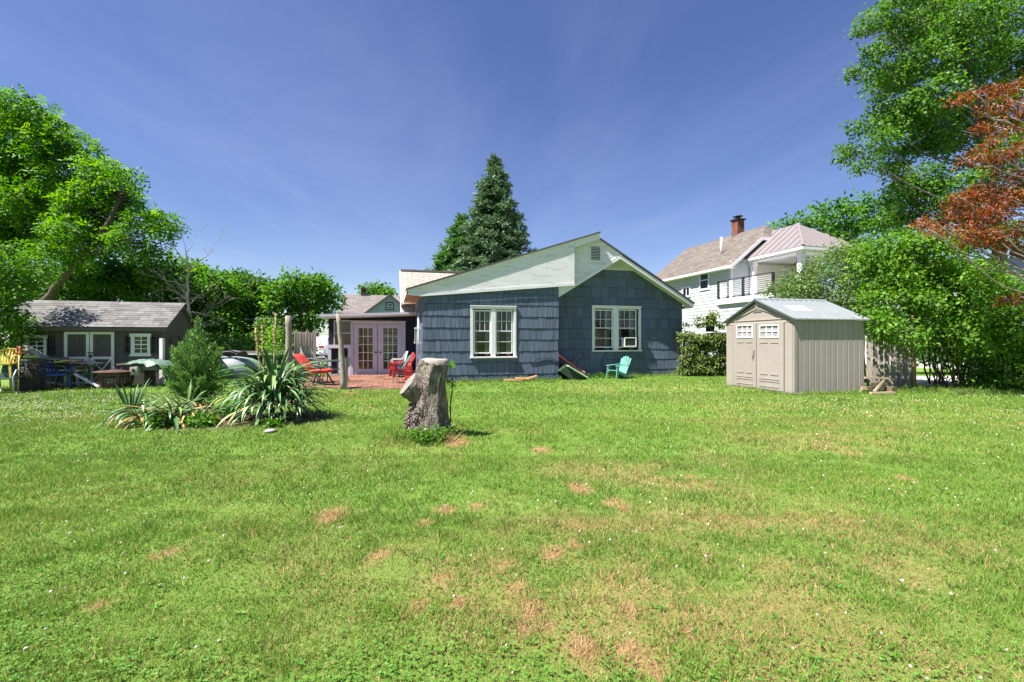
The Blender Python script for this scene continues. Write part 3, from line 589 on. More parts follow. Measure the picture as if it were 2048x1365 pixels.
def shed_window(pa, pb, ga, gb, shutters):
    (x0, z1), (x1, z0) = BF.onY(*pa, -.02), BF.onY(*pb, -.02); (g0, gz1), (g1, gz0) = BF.onY(*ga, -.02), BF.onY(*gb, -.02)
    m = MB(); m.box((x0,-.05,z0),(g0,-.001,z1)); m.box((g1,-.05,z0),(x1,-.001,z1)); m.box((g0,-.05,gz1),(g1,-.001,z1)); m.box((g0,-.05,z0),(g1,-.001,gz0))
    m.box((x0-.03,-.06,z1-.09),(x1+.03,-.051,z1+.01)); m.box((x0-.03,-.07,z0-.01),(x1+.03,-.051,z0+.05)); w_ = m.build('window', SBT, bs)
    mu = MB(); xm = (g0+g1)/2; mu.box((xm-.012,-.035,gz0),(xm+.012,-.012,gz1))
    for j in range(1, 4):
        zz = gz0+(gz1-gz0)*j/4; hh = .018 if j == 2 else .010
        for (p, q) in ((g0, xm-.012), (xm+.012, g1)): mu.box((p,-.034,zz-hh),(q,-.014,zz+hh))
    mu.build('muntins', SBT, w_); 
    for i in range(2):
        for j in range(4): MB().box((g0+(g1-g0)*i/2,-.02,gz0+(gz1-gz0)*j/4),(g0+(g1-g0)*(i+1)/2,-.016,gz0+(gz1-gz0)*(j+1)/4)).build('pane', GLASS, w_)
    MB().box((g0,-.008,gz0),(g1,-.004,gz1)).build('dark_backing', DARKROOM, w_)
    for a_, b_ in shutters:
        (sx0, sz1), (sx1, sz0) = BF.onY(*a_, -.02), BF.onY(*b_, -.02); s = MB()
        s.box((sx0,-.04,sz0),(sx0+.035,-.001,sz1)); s.box((sx1-.035,-.04,sz0),(sx1,-.001,sz1)); s.box((sx0+.035,-.04,sz0),(sx1-.035,-.001,sz0+.05)); s.box((sx0+.035,-.04,sz1-.05),(sx1-.035,-.001,sz1)); s.box((sx0+.035,-.04,(sz0+sz1)/2-.02),(sx1-.035,-.001,(sz0+sz1)/2+.02))
        sh = s.build('shutter', BLACK, bs)
        for q in range(10): MB().cbox(((sx0+sx1)/2, -.02, sz0+.07+(sz1-sz0-.14)*q/9), (sx1-sx0-.07, .03, .012), (R(35),0,0)).build('slat', BLACK, sh)
shed_window((262.5,668), (301,712), (269.7,673), (295.3,706), [((249,671),(262,708.5)), ((301.5,671),(315,708.5))])
shed_window((51,671), (94,715), (59,675.5), (88,709), [((94.5,673),(109,711)), ((37,673),(50.5,711))])
for (pa, pb, mir) in ((128.5, 179, 0), (180, 229, 1)):
    (x0, z1), (x1, _) = BF.onY(pa, 664, -.03), BF.onY(pb, 664, -.03); x0 += .004; x1 -= .004; z0 = .06; t = .075; zm = BF.onY(pa, 716.5, -.03)[1]
    m = MB(); m.box((x0,-.05,z0),(x0+t,-.021,z1)); m.box((x1-t,-.05,z0),(x1,-.021,z1)); 
    for zz in (z0, zm-t/2, z1-t): m.box((x0+t,-.049,zz),(x1-t,-.021,zz+t))
    dr_ = MB().box((x0,-.02,z0),(x1,-.001,z1)).build('door', SB, bs); m.build('door_trim', SBT, dr_)
    for i in range(5): MB().box((x0+t+(x1-x0-2*t)*i/5+.004,-.027,z0+t),(x0+t+(x1-x0-2*t)*(i+1)/5-.004,-.0205,z1-t)).build('board', SB, dr_)
    br = MB(); br.beam((x0+t,-.036,z0+t),(x1-t,-.036,zm-t/2),.022,.07,(0,1,0)); br.beam((x0+t,-.041,zm-t/2),(x1-t,-.041,z0+t),.022,.07,(0,1,0)); br.build('cross_brace', SBT, dr_)
    if mir: MB().box((x0-.04,-.075,zm+.14),(x0+.10,-.051,zm+.17)).box((x0-.02,-.07,zm+.02),(x0+.06,-.051,zm+.10)).build('latch', BLACK, dr_)
pst = MB().box((-.05,-.05,0),(.05,.05,BF.onY(333,677,-.1)[1])).build('corner_post', WHITE); pst.location = (BF.ox+.0, BF.oy-.12, 0); tag(pst, 'square white post standing at the corner of the brown shed', 'post')
# ================================================================ TAN RESIN SHED
TF = Frame(7.02, 11.32, R(12.8))
TAN = mat('taupe_resin', (.30,.262,.236), .55, .05, 3, .0006, 60, obj_var=.03, dirt=(.22,.185,.155), dirt_amt=.45, dirt_scale=1.5)
TANL = mat('pale_resin_trim', (.36,.32,.28), .5, .05, 4)
TROOF = mat('grey_green_resin_roof', (.21,.23,.24), .5, .08, 2.5, obj_var=.03, dirt=(.28,.30,.29), dirt_amt=.5, dirt_scale=2)
ts = thing('resin_shed', 'tan plastic storage shed with double doors and a grey ribbed roof', 'shed', (TF.ox, TF.oy, 0), TF.th)
SD, SW = 2.45, 2.17; EZ = TF.onX(1587, 640, 0)[1]; yr, rz = TF.onX(1518, 604, 0); yr = SD/2
MB().box((.02, .03, .0), (SW, SD, EZ)).build('body', TAN, ts)
MB().box((-.03, -.03, 0), (SW+.03, SD+.03, .05)).build('floor_base', TAN, ts)
n = 12
for i in range(n):
    xa, xb = .10+(SW-.10)*i/n, .10+(SW-.10)*(i+1)/n
    MB().prism([(xa+.003,.029),(xa+.003,.012),(xa+.02,.0),(xb-.012,.0),(xb-.003,.012),(xb-.003,.029)], .05, EZ-.01, 'z').build('wall_panel', TAN, ts)
MB().box((-.012, -.012, .05), (.099, .029, EZ)).build('corner_post', TAN, ts, bev=.01)
g = [(0, EZ-.02), (yr, rz), (SD, EZ-.02)]
gb = MB().prism(g, .0, .06, 'x').build('gable', TAN, ts)
bt = MB()
for (p, q) in (((.22, EZ+.05), (yr, rz-.16)), ((yr, rz-.16), (SD-.22, EZ+.05)), ((.22, EZ+.05), (SD-.22, EZ+.05)), ((.05, EZ+.02), (yr, rz-.05)), ((yr, rz-.05), (SD-.05, EZ+.02))):
    bt.beam((-.012, *p), (-.012, *q), .026, .026, (1,0,0))
bt.build('gable_moulding', TANL, ts)
MB().prism([(yr-.06, rz-.13), (yr+.06, rz-.13), (yr+.05, rz-.02), (yr-.05, rz-.02)], -.03, -.0, 'x').build('gable_cap', TANL, ts)
for i in range(5): MB().box((-.018, yr-.16+.03*i, rz-.28+.03*i), (-.001, yr+.16-.03*i, rz-.268+.03*i)).build('vent_slat', TAN, ts)
MB().box((-.03, .0, EZ-.05), (-.001, SD, EZ-.0)).build('lintel', TANL, ts)
def fy(px): return TF.onX(px, 700, 0)[0]
for (pa, pb) in ((1570.5, 1586.5), (1453.5, 1466.5)):
    ya, yb = fy(pb), fy(pa); MB().box((-.022, max(ya, .031), .05), (-.001, min(yb, SD), EZ-.051)).build('pilaster', TAN, ts, bev=.006)
for (pa, pb, wa, wb) in ((1467.5, 1514, 1477, 1506.5), (1515, 1569.5, 1523, 1559)):
    ya, yb = fy(pb)+.004, fy(pa)-.004; gy0, gy1 = fy(wb), fy(wa); z0, z1 = .06, EZ-.055
    wz1, wz0 = TF.onX((wa+wb)/2, 652, 0)[1], TF.onX((wa+wb)/2, 674.5, 0)[1]; X = -.035
    m = MB(); m.box((X, ya, z0), (-.001, gy0, z1)); m.box((X, gy1, z0), (-.001, yb, z1)); m.box((X, gy0, z0), (-.001, gy1, wz0)); m.box((X, gy0, wz1), (-.001, gy1, z1)); dr_ = m.build('door', TAN, ts, bev=.005)
    fm = MB(); f = .025; fm.box((X-.015, gy0-f, wz0-f), (X-.001, gy1+f, wz0)); fm.box((X-.015, gy0-f, wz1), (X-.001, gy1+f, wz1+f)); fm.box((X-.015, gy0-f, wz0), (X-.001, gy0, wz1)); fm.box((X-.015, gy1, wz0), (X-.001, gy1+f, wz1))
    for i in (1, 2): yy = gy0+(gy1-gy0)*i/3; fm.box((X-.002, yy-.010, wz0), (X+.015, yy+.010, wz1))
    for i in range(3): fm.box((X-.001, gy0+(gy1-gy0)*i/3+.01, (wz0+wz1)/2-.010), (X+.013, gy0+(gy1-gy0)*(i+1)/3-.01, (wz0+wz1)/2+.010))
    fm.build('window_frame', mat('shed_white', (.74,.72,.68), .5, .04), dr_)
    for i in range(3):
        for j in range(2): MB().box((X+.018, gy0+(gy1-gy0)*i/3, wz0+(wz1-wz0)*j/2), (X+.021, gy0+(gy1-gy0)*(i+1)/3, wz0+(wz1-wz0)*(j+1)/2)).build('pane', mat('frosted_pane', (.30,.28,.30), .25, .25, 4), dr_)
    c0, c1, d0, d1 = gy0, gy0+(gy1-gy0)*.42, gy1-(gy1-gy0)*.42, gy1
    for zz, hh in ((wz0-.14, .02), (.47, .02)):
        for p_, q_ in ((c0, c1), (d0, d1)): MB().box((X-.012, p_, zz-hh), (X-.001, q_, zz+hh)).build('embossed_bar', TAN, dr_, bev=.003)
    for za, zb in ((.33,.36), (.27,.30), (.13,.15)): MB().box((X-.012, gy0-.03, za), (X-.001, gy1+.03, zb)).build('embossed_bar', TAN, dr_, bev=.003)
    if pa < 1500: MB().tube([(X-.045, ya+.10, 1.12), (X-.05, ya+.05, 1.17), (X-.045, ya+.05, .98), (X-.03, ya+.10, .86)], .012, 6).build('handle', mat('grey_plastic', (.2,.19,.18), .5), dr_, True)
# roof: two slopes, raised seams, skylight
ov = .09; up = (rz+.045-EZ)/(yr+ov)
def slope(y): return EZ+.0+up*(y+ov)
for sgn in (1, -1):
    f = (lambda y: y) if sgn == 1 else (lambda y: SD-y)
    MB().prism([(f(-ov), slope(-ov)), (f(yr), slope(yr)), (f(yr), slope(yr)+.03), (f(-ov), slope(-ov)+.03)], -.09, SW+.08, 'x').build('roof_slope', TROOF, ts)
    for i in range(13):
        xx = -.07+(SW+.13)*i/12; MB().beam((xx, f(-ov+.01), slope(-ov)+.038), (xx, f(yr-.01), slope(yr)+.038), .02, .022).build('roof_seam', TROOF, ts)
MB().prism([(yr-.05, slope(yr)+.02), (yr+.05, slope(yr)+.02), (yr+.02, slope(yr)+.065), (yr-.02, slope(yr)+.065)], -.10, SW+.09, 'x').build('ridge_cap', TROOF, ts)
MB().prism([(-ov-.005, EZ-.03), (yr, slope(yr)-.03), (yr, slope(yr)+.025), (-ov-.005, EZ+.025)], -.098, -.091, 'x').prism([(SD+ov+.005, EZ-.03), (SD+ov+.005, EZ+.025), (yr, slope(yr)+.025), (yr, slope(yr)-.03)], -.098, -.091, 'x').build('roof_edge', mat('dark_roof_edge', (.05,.055,.055), .6), ts)
MB().add([(.42,yr*.62,slope(yr*.62)+.045),(1.0,yr*.62,slope(yr*.62)+.045),(1.0,yr*.32,slope(yr*.32)+.045),(.42,yr*.32,slope(yr*.32)+.045),(.42,yr*.62,slope(yr*.62)),(1.0,yr*.62,slope(yr*.62)),(1.0,yr*.32,slope(yr*.32)),(.42,yr*.32,slope(yr*.32))], ((0,1,2,3),(0,4,5,1),(1,5,6,2),(2,6,7,3),(3,7,4,0))).build('skylight', mat('skylight_white', (.55,.57,.55), .35), ts)
# ================================================================ WHITE TWO-STOREY NEIGHBOUR
WF = Frame(11.7, 24.2, R(16))
SID = mat('white_clapboard', (.47,.48,.50), .55, .03, 3, obj_var=.03)
wh = thing('neighbour_house', 'white clapboard two-storey house with brown shingle roof and a covered balcony', 'house', (WF.ox, WF.oy, 0), WF.th)
WW, WD, WE, WR_ = 5.72, 7.3, 5.6, 7.87
m = MB(); m.box((.03, .03, 0), (WW, WD, WE)); m.prism([(.03, WE-.05), (WW, WE-.05), (WW-1.85, WE+1.3), (1.85, WE+1.3)], .03, .15); m.build('wall_core', SID, wh)
bd = MB().prism([(.0, .012), (-.024, .0), (-.004, .182), (.0, .186)], 0, 1, 'y').mesh('siding_board', SID)     # one lapped board, a metre long
def boards(x, y0, y1, z0, z1, holes=()):
    z = z0
    while z < z1-.05:
        segs = [(y0, y1)]
        for (a, b, za, zb) in holes:
            if za < z+.18 and zb > z+.01: segs = [s for p, q in segs for s in ((p, min(q, a)), (max(p, b), q)) if s[1]-s[0] > .02]
        for p, q in segs: inst('siding_board', bd, wh, (x, p, z), (0,0,0), (1, q-p, 1))
        z += .187
def oX(px, py, x=0): return WF.onX(px, py, x)
w1a, w1b = oX(1413.5, 544), oX(1401.5, 577.5)      # near upper window: px 1401..1414
w1 = (oX(1416.5, 560)[0], oX(1401, 560)[0], oX(1408, 577.5)[1], oX(1408, 544)[1])
w2 = (oX(1379, 580)[0], oX(1366.5, 580)[0], oX(1372, 592)[1], oX(1372, 577)[1])
w3 = (oX(1430, 640)[0], oX(1411.5, 640)[0], .9, oX(1420, 632)[1])
boards(.03, 0, WD, .1, WE-.1, [(w[0]-.12, w[1]+.12, w[2]-.14, w[3]+.14) for w in (w1, w2, w3)])
def nwin(w, slider=False):
    y0, y1, z0, z1 = w; t = .1; m = MB(); X = -.03
    m.box((X,y0-t,z0-t),(.035,y1+t,z0)); m.box((X,y0-t,z1),(.035,y1+t,z1+t)); m.box((X,y0-t,z0),(.035,y0,z1)); m.box((X,y1,z0),(.035,y1+t,z1))
    if slider: m.box((X+.02,(y0+y1)/2-.03,z0),(.02,(y0+y1)/2+.03,z1))
    else: m.box((X+.02,y0,(z0+z1)/2-.03),(.02,y1,(z0+z1)/2+.03))
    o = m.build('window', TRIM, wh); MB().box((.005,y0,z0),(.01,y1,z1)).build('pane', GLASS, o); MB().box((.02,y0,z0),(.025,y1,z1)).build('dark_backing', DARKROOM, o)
nwin(w1); nwin(w2, True); nwin(w3)
MB().box((-.045, -.03, 0), (.03, .12, WE)).build('corner_board', TRIM, wh)
for i in range(30):      # boards of the front wall beside the porch
    z = .1+i*.187
    if z > WE-.1: break
    o = inst('siding_board', bd, wh, (.125, .03, z), (0, 0, R(90)), (1, 1, 1)); o.scale = (1, -(WW-.13), 1); o.rotation_euler = (0,0,R(90))
BRN = shingle_roof_mat('brown_shingles', (.17,.143,.124), (.105,.09,.08), (.075,.064,.058), .42, .15, .008)
rr = MB(); ov = .35; dz = (WR_-WE)/(WW/2)
zE = WE-ov*dz; cxu = WW/2; zc = WE+1.35; xc = (zc-zE)/dz-ov; yf = -.32
V = [(-ov,yf,zE),(-ov,WD+.3,zE),(cxu,WD+.3,WR_),(cxu,.65,WR_),(xc,yf,zc),(WW-xc,yf,zc),(WW+ov,yf,zE),(WW+ov,WD+.3,zE)]
rr.add(V+[(a, b, c-.09) for a, b, c in V], [(0,4,3,2,1),(3,4,5),(6,7,2,3,5),(8,9,10,11,12),(11,13,12),(14,13,11,10,15),(0,1,9,8),(0,8,12,4),(4,12,13,5),(5,13,14,6),(6,14,15,7),(1,2,10,9),(2,7,15,10)])
rr = rr.build('roof', BRN, wh); uv_plane(rr, V[0], (0,1,0), (cxu+ov,0,WR_-zE))
m = MB(); m.prism([(-ov-.01, zE-.19), (-ov-.01, zE-.005), (xc, zc-.01), (xc, zc-.2), ], yf-.03, yf-.002); m.box((xc, yf-.03, zc-.2), (WW-xc, yf-.002, zc-.01)); m.prism([(WW+ov, zE-.19), (WW-xc, zc-.2), (WW-xc, zc-.01), (WW+ov, zE-.005)], yf-.03, yf-.002); m.build('rake_board', TRIM, wh)
m = MB(); m.box((-ov-.06, yf, zE-.12), (-ov-.002, WD+.25, zE-.0)); m.build('gutter', TRIM, wh)
m = MB(); m.box((-ov, yf, zE-.13), (.02, WD, zE-.1)); m.build('eave_soffit', TRIM, wh)
MB().tube([(.95, 1.9, WE+.6), (.95, 1.9, WE+1.75)], .06, 8).build('vent_pipe', TRIM, wh, True)
# chimney, brick by brick
c = WF.onY(1473, 460, 3.0); chx, chy = cxu+.1, oX(1473, 450, cxu)[0]
CHB = mat('chimney_brick', (.20,.075,.05), .9, .3, 6, .004, 30, obj_var=.3, dirt=(.10,.08,.07), dirt_amt=.6, dirt_scale=3)
ch = MB().box((chx-.24, chy-.24, WR_-.6), (chx+.24, chy+.24, WR_+.82)).build('chimney', mat('soot_mortar', (.14,.11,.10), .9), wh)
cbk = MB().box((-.076,-.006,-.033),(.076,.006,.033)).mesh('brick', CHB)
for r_ in range(18):
    for q in range(3):
        for side in range(2):
            u = -.16+q*.16+(.02 if r_ % 2 else -.02)
            inst('brick', cbk, ch, (chx+u, chy-.244, WR_-.5+r_*.076) if side == 0 else (chx-.244, chy+u, WR_-.5+r_*.076), (0,0,0 if side == 0 else R(90)))
m = MB(); m.box((chx-.33,chy-.33,WR_+.82),(chx+.33,chy+.33,WR_+.88)); m.lathe([(.14,.88),(.14,1.05)], 10, (chx,chy,WR_)); m.lathe([(.30,1.05),(.28,1.09),(.02,1.16)], 10, (chx,chy,WR_)); m.build('chimney_cap', BLACK, ch)
# balcony, porch roof, columns, railing
PU0, PU1, PV = 1.08, 4.68, -3.25; PZ = 5.78; FZ = 3.55
m = MB(); m.box((-.75, PV-.15, FZ-.28), (PU1+.2, .35, FZ)); m.build('balcony_floor', TRIM, wh, bev=.01)
m = MB(); m.box((-.6, PV, 0), (PU1, .02, FZ-.281)); m.build('lower_room', SID, wh)
for i in range(17):
    inst('siding_board', bd, wh, (-.6, PV, .1+i*.187), (0,0,0), (1, -PV+.25, 1))
MB().box((-.66, .2, 0), (-.58, .32, FZ-.281)).build('corner_board', TRIM, wh)
for (u, v) in ((PU0+.15, -.18), (PU0+.15, PV+.2), (PU1-.15, PV+.2)):
    m = MB(); m.box((u-.12, v-.12, FZ), (u+.12, v+.12, PZ-.25)); m.box((u-.15, v-.15, PZ-.42), (u+.15, v+.15, PZ-.251)); m.box((u-.15, v-.15, FZ), (u+.15, v+.15, FZ+.2)); m.build('column', TRIM, wh, bev=.008)
m = MB(); m.box((PU0-.05, PV, PZ-.25), (PU0+.3, -.0, PZ-.02)); m.box((PU0+.3, PV, PZ-.25), (PU1+.05, PV+.35, PZ-.02)); m.box((PU1-.3, PV+.35, PZ-.25), (PU1+.05, 0, PZ-.02)); m.box((PU0+.3, PV+.35, PZ-.06), (PU1-.3, 0, PZ-.02)); m.build('porch_beam', TRIM, wh)
MET = mat('mauve_metal_roof', (.27,.235,.235), .4, .04, 2, metal=.3)
au, av, az = (PU0+PU1)/2, PV+1.85, 7.45; e0 = .28
V = [(PU0-e0,PV-e0,PZ),(PU1+e0,PV-e0,PZ),(PU1+e0,1.6,PZ),(PU0-e0,1.6,PZ),(au,av,az),(au,1.6,az)]
mr_ = MB().add(V+[(a,b,c_-.05) for a,b,c_ in V], ((0,1,4),(0,4,5,3),(1,2,5,4),(6,10,7),(6,9,11,10),(7,10,11,8),(0,6,7,1),(0,3,9,6),(1,7,8,2))).build('metal_roof', MET, wh)
V = [Vector(v) for v in V]
for i in range(1, 11):      # standing seams on the left slope and the front hip
    y = V[0].y+(V[3].y-V[0].y)*i/11; t = min(1, (y-V[0].y)/(av-V[0].y)); q = V[0].lerp(V[4], t) if t < 1 else Vector((au, y, az))
    MB().beam((V[0].x, y, PZ+.02), (q.x, q.y if t < 1 else y, q.z+.02), .025, .04).build('roof_seam', MET, mr_)
for i in range(1, 10):
    x = V[0].x+(V[1].x-V[0].x)*i/10; t = min((x-V[0].x)/(au-V[0].x), (V[1].x-x)/(V[1].x-au)); q = V[0].lerp(V[4], t)
    MB().beam((x, V[0].y, PZ+.02), (x, q.y, q.z+.02), .025, .04).build('roof_seam', MET, mr_)
MB().beam(V[0]+Vector((0,0,.03)), V[4]+Vector((0,0,.03)), .12, .03).build('hip_cap', MET, mr_)
m = MB(); m.box((PU0-e0-.02, PV-e0-.02, PZ-.17), (PU0-e0+.02, 0, PZ-.055)); m.box((PU0-e0+.02, PV-e0-.02, PZ-.17), (PU1+e0, PV-e0+.02, PZ-.055)); m.box((PU0-e0+.02, PV-e0+.02, PZ-.12), (PU1+e0, -.001, PZ-.09)); m.build('porch_fascia', TRIM, wh)
MB().box((PU0+.5, .0, FZ), (PU1, .028, PZ-.3)).build('porch_back_wall', mat('cream_wall', (.5,.47,.42), .7), wh)  # cream back wall of the porch
fanm = mat('fan_bronze', (.10,.06,.035), .5); m = MB(); fc = (au-.4, av-.3, PZ-.55); m.lathe([(.03,.5),(.03,.12),(.13,.1),(.14,0),(.06,-.06)], 10, fc); fan = m.build('ceiling_fan', fanm, wh)
for i in range(5): a_ = i*2*math.pi/5+.3; MB().beam((fc[0]+.12*math.cos(a_), fc[1]+.12*math.sin(a_), fc[2]+.03), (fc[0]+.75*math.cos(a_), fc[1]+.75*math.sin(a_), fc[2]+.03), .14, .015).build('fan_blade', fanm, fan)
RB = -.62; RT = FZ+.95
for v in (.28, -1.45, PV): MB().box((RB-.05, v-.05, FZ), (RB+.05, v+.05, RT)).build('railing_post', BLACK, wh)
MB().box((-.05, .23, FZ), (.02, .33, RT)).build('railing_post', BLACK, wh)
m = MB(); m.box((RB-.04, PV, RT), (RB+.04, .33, RT+.035)); m.box((RB-.025, PV, FZ+.06), (RB+.025, .23, FZ+.09)); m.box((RB+.05, .24, RT), (-.05, .32, RT+.034)); m.build('railing_rail', BLACK, wh)
for i in range(8): MB().tube([(RB, PV, FZ+.19+i*.095), (RB, .28, FZ+.19+i*.095), (-.03, .28, FZ+.19+i*.095)], .012, 5).build('railing_cable', mat('steel_cable', (.75,.75,.75), .35, metal=.2), wh)
# ================================================================ FAR HOUSES
NF = Frame((700-CX)/F*30, 30, R(15))
nh = thing('far_house', 'grey roofed house with a pale blue gable seen over the lean-to roof', 'house', (NF.ox, NF.oy, 0), NF.th)
MV = shingle_roof_mat('mauve_grey_shingles', (.20,.175,.168), (.14,.122,.118), (.11,.098,.095), .4, .16, .004)
BLU = mat('pale_blue_wall', (.46,.52,.58), .7, .04)
r0, r1 = NF.onY(687, 589, 3), NF.onY(810, 592, 3); zr_ = r0[1]; xL = NF.onY(674, 630, 0)[0]; zE = NF.onY(674, 640, 0)[1]
m = MB(); m.box((xL+.3, .3, 0), (xL+9, 6, zE)); m.build('wall', BLU, nh)
rf = MB().add([(r0[0],3,zr_),(r0[0]+9,3,zr_),(r0[0]+9,-.2,zE-.1),(xL,-.2,zE-.1),(r0[0],6.2,zE-.1),(r0[0]+9,6.2,zE-.1)], ((0,3,2,1),(0,1,5,4),(0,4,3))).build('roof', MV, nh); uv_plane(rf, (0,0,zE), (1,0,0), (0,3,zr_-zE))
ga, gl_, gr = NF.onY(780, 592, -.5), NF.onY(728, 630, -.5), NF.onY(826, 632, -.5)
MB().prism([gl_, gr, ga], -.5, -.42).prism([(gl_[0], 0), (gr[0], 0), gr, gl_], -.49, -.43).build('gable', BLU, nh)
for p, q in ((gl_, ga), (ga, gr)): MB().beam((p[0],-.55,p[1]+.06),(q[0],-.55,q[1]+.06),.3,.08).build('gable_roof_edge', MV, nh)
MB().add([(gl_[0],-.6,gl_[1]+.05),(ga[0],-.6,ga[1]+.05),(ga[0],3,ga[1]+.05),(gl_[0],3,gl_[1]+.05),(gr[0],-.6,gr[1]+.05),(gr[0],3,gr[1]+.05)], ((0,1,2,3),(1,4,5,2))).build('gable_roof', ASPH, nh)
wa, wb = NF.onY(771.5, 605, -.53), NF.onY(787.5, 621, -.53); m = MB(); m.box((wa[0],-.56,wb[1]),(wb[0],-.50,wa[1])); wn = m.build('window', mat('dark_teal_frame', (.03,.05,.05), .6), nh)
x0, x1, z0, z1 = wa[0]+.07, wb[0]-.07, wb[1]+.07, wa[1]-.07; m = MB(); m.box((x0,-.58,z0),(x0+.05,-.561,z1)); m.box((x1-.05,-.58,z0),(x1,-.561,z1)); m.box((x0+.05,-.58,z1-.05),(x1-.05,-.561,z1)); m.box((x0+.05,-.58,z0),(x1-.05,-.561,z0+.05)); m.box((x0+.05,-.58,(z0+z1)/2-.03),(x1-.05,-.561,(z0+z1)/2+.03)); m.build('sash', TRIM, wn)
MB().box((x0+.05,-.567,z0+.05),(x1-.05,-.563,z1-.05)).build('pane', GLASS, wn)
c = NF.onY(727, 590, 3.0); m = MB(); m.box((c[0]-.17, 2.85, c[1]-.3), (c[0]+.17, 3.2, c[1]+.42)); m.box((c[0]-.2, 2.8, c[1]+.42), (c[0]+.2, 3.25, c[1]+.48)); m.lathe([(.08,0),(.09,.15)], 8, (c[0], 3, c[1]+.48)); m.build('chimney', mat('dark_chimney', (.07,.05,.05), .9), nh)
EF = Frame((1895-CX)/F*22, 22, R(-4))
eh = thing('far_house', 'house with pale grey roof and white wall half hidden behind the tall bush', 'house', (EF.ox, EF.oy, 0), EF.th)
LG = shingle_roof_mat('pale_grey_shingles', (.50,.48,.46), (.44,.42,.41), (.36,.35,.34), .5, .16, .003)
e0, e1 = EF.onY(1870, 590, 0), EF.onY(1990, 516, 3); m = MB(); m.box((e0[0], .2, 0), (e0[0]+9, 6, e0[1])); m.build('wall', WHITE, eh)
rf = MB().add([(e0[0]-.3,-.3,e0[1]-.1),(e0[0]+9,-.3,e0[1]-.1),(e0[0]+9,3.1,e1[1]),(e0[0]-.3,3.1,e1[1]),(e0[0]-.3,6.4,e0[1]-.1),(e0[0]+9,6.4,e0[1]-.1)], ((0,1,2,3),(3,2,5,4))).build('roof', LG, eh); uv_plane(rf, (e0[0],0,e0[1]), (1,0,0), (0,3,e1[1]-e0[1]))
c = EF.onY(2046, 520, 3.1); MB().box((c[0]-.3, 2.9, c[1]-.4), (c[0]+.4, 3.5, c[1]+.75)).build('chimney', CHB, eh)
# ================================================================ FENCES AND POSTS
fA, fB = Vector((at(1733,700,12.9).x, 12.9, 0)), Vector((at(1826,700,12.35).x, 12.35, 0)); d = (fB-fA); LEN = d.length; fth = math.atan2(d.y, d.x)
fn = thing('picket_fence', 'weathered grey board fence under the bush right of the tan shed', 'fence', fA, fth)
x = .0
while x < LEN-.06:
    w_ = .115*random.uniform(.9, 1.1)
    if not (.33*LEN < x < .385*LEN): MB().box((x, 0, .03), (x+w_, .022, 2.0+random.uniform(-.04,.05))).build('board', WOODGREY, fn)
    else: MB().box((x, 0, .03), (x+w_, .022, 1.0)).build('board', WOODGREY, fn)
    x += w_+random.uniform(.004, .014)
for z in (.4, 1.7): MB().box((0, .024, z), (LEN, .07, z+.09)).build('rail', WOODGREY, fn)
MB().tube([(LEN+.02, .0, -.1), (LEN+.0, .02, 1.1), (LEN-.01, .0, 2.05)], [.062,.058,.05], 10).build('post', mat('honey_wood', (.24,.155,.09), .85, .3, 6, .004, 20, stretch=(5,5,.4)), fn, True)
sA = Vector((at(590,700,16.6).x, 16.6, 0)); sf = thing('stockade_fence', 'short run of weathered upright pales beside the patio table', 'fence', sA, R(10))
for i in range(13):
    h = 1.72+random.uniform(-.05,.04)+.03*math.sin(i); MB().tube([(i*.052, random.uniform(-.01,.01), 0), (i*.052+random.uniform(-.008,.008), 0, h-.06), (i*.052, 0, h)], [.026,.025,.008], 6).build('pale', WOODGREY, sf, True)
MB().box((-.03, .03, 1.4), (.68, .06, 1.48)).build('rail', WOODGREY, sf)
MB().beam((.66,-.03,0),(.70,-.03,1.75),.10,.05).build('post', WOODGREY, sf)
def rough_post(pa, pb, Y, r0, r1, label, bend=.0):
    A, B = at(*pb, Y), at(*pa, Y); A.z = -.05; pts = []; rs = []
    for i in range(9):
        t = i/8; p = A.lerp(B, t); p.x += bend*math.sin(t*math.pi)+random.uniform(-.006,.006); pts.append(p-A); rs.append(r0+(r1-r0)*t+random.uniform(-.004,.004))
    o = MB().tube(pts, rs, 10).build('wooden_post', mat('lichen_post', (.24,.205,.165), .95, .4, 14, .008, 22, stretch=(3,3,.8), dirt=(.40,.36,.29), dirt_amt=.6, dirt_scale=6), None, True); o.location = A; tag(o, label, 'post')
rough_post((577,632), (576,738), 14.6, .115, .09, 'thick grey post standing behind the large yucca', .02)
rough_post((676,628), (688,779), 12.75, .085, .06, 'tall leaning bark-stripped post at the edge of the patio', .02)
mp_ = thing('meter_post', 'short thin post carrying a small grey box beside the leaning post', 'post', (at(694,778,12.9).x, 12.9, 0))
MB().box((-.05,-.03,-.05),(-.015,.03,.88)).build('post', WOODGREY, mp_); MB().box((.0,-.02,0),(.025,.02,.62)).build('conduit', mat('grey_conduit', (.35,.35,.34), .6), mp_); MB().box((-.012,-.05,.62),(.075,.04,.86)).build('meter_box', mat('grey_box', (.33,.34,.33), .6, .1), mp_, bev=.01)
MB().lathe([(.045,0),(.045,.03),(.03,.05)], 10, (.03, -.0, .86)).build('meter_cap', mat('grey_conduit', (.35,.35,.34), .6), mp_)
for i, (dz, lb) in enumerate(((0, 'upper thin grey utility wire crossing in front of the left trees'), (-.35, 'lower thin grey utility wire crossing in front of the left trees'))):
    o = MB().tube([at(330,634,26)+Vector((0,0,dz)), at(500,637,25)+Vector((0,0,dz-.05)), at(672,634,24)+Vector((0,0,dz))], .013, 4).build('utility_wire', mat('wire', (.3,.3,.3), .6)); tag(o, lb, 'wire', 'utility wires')
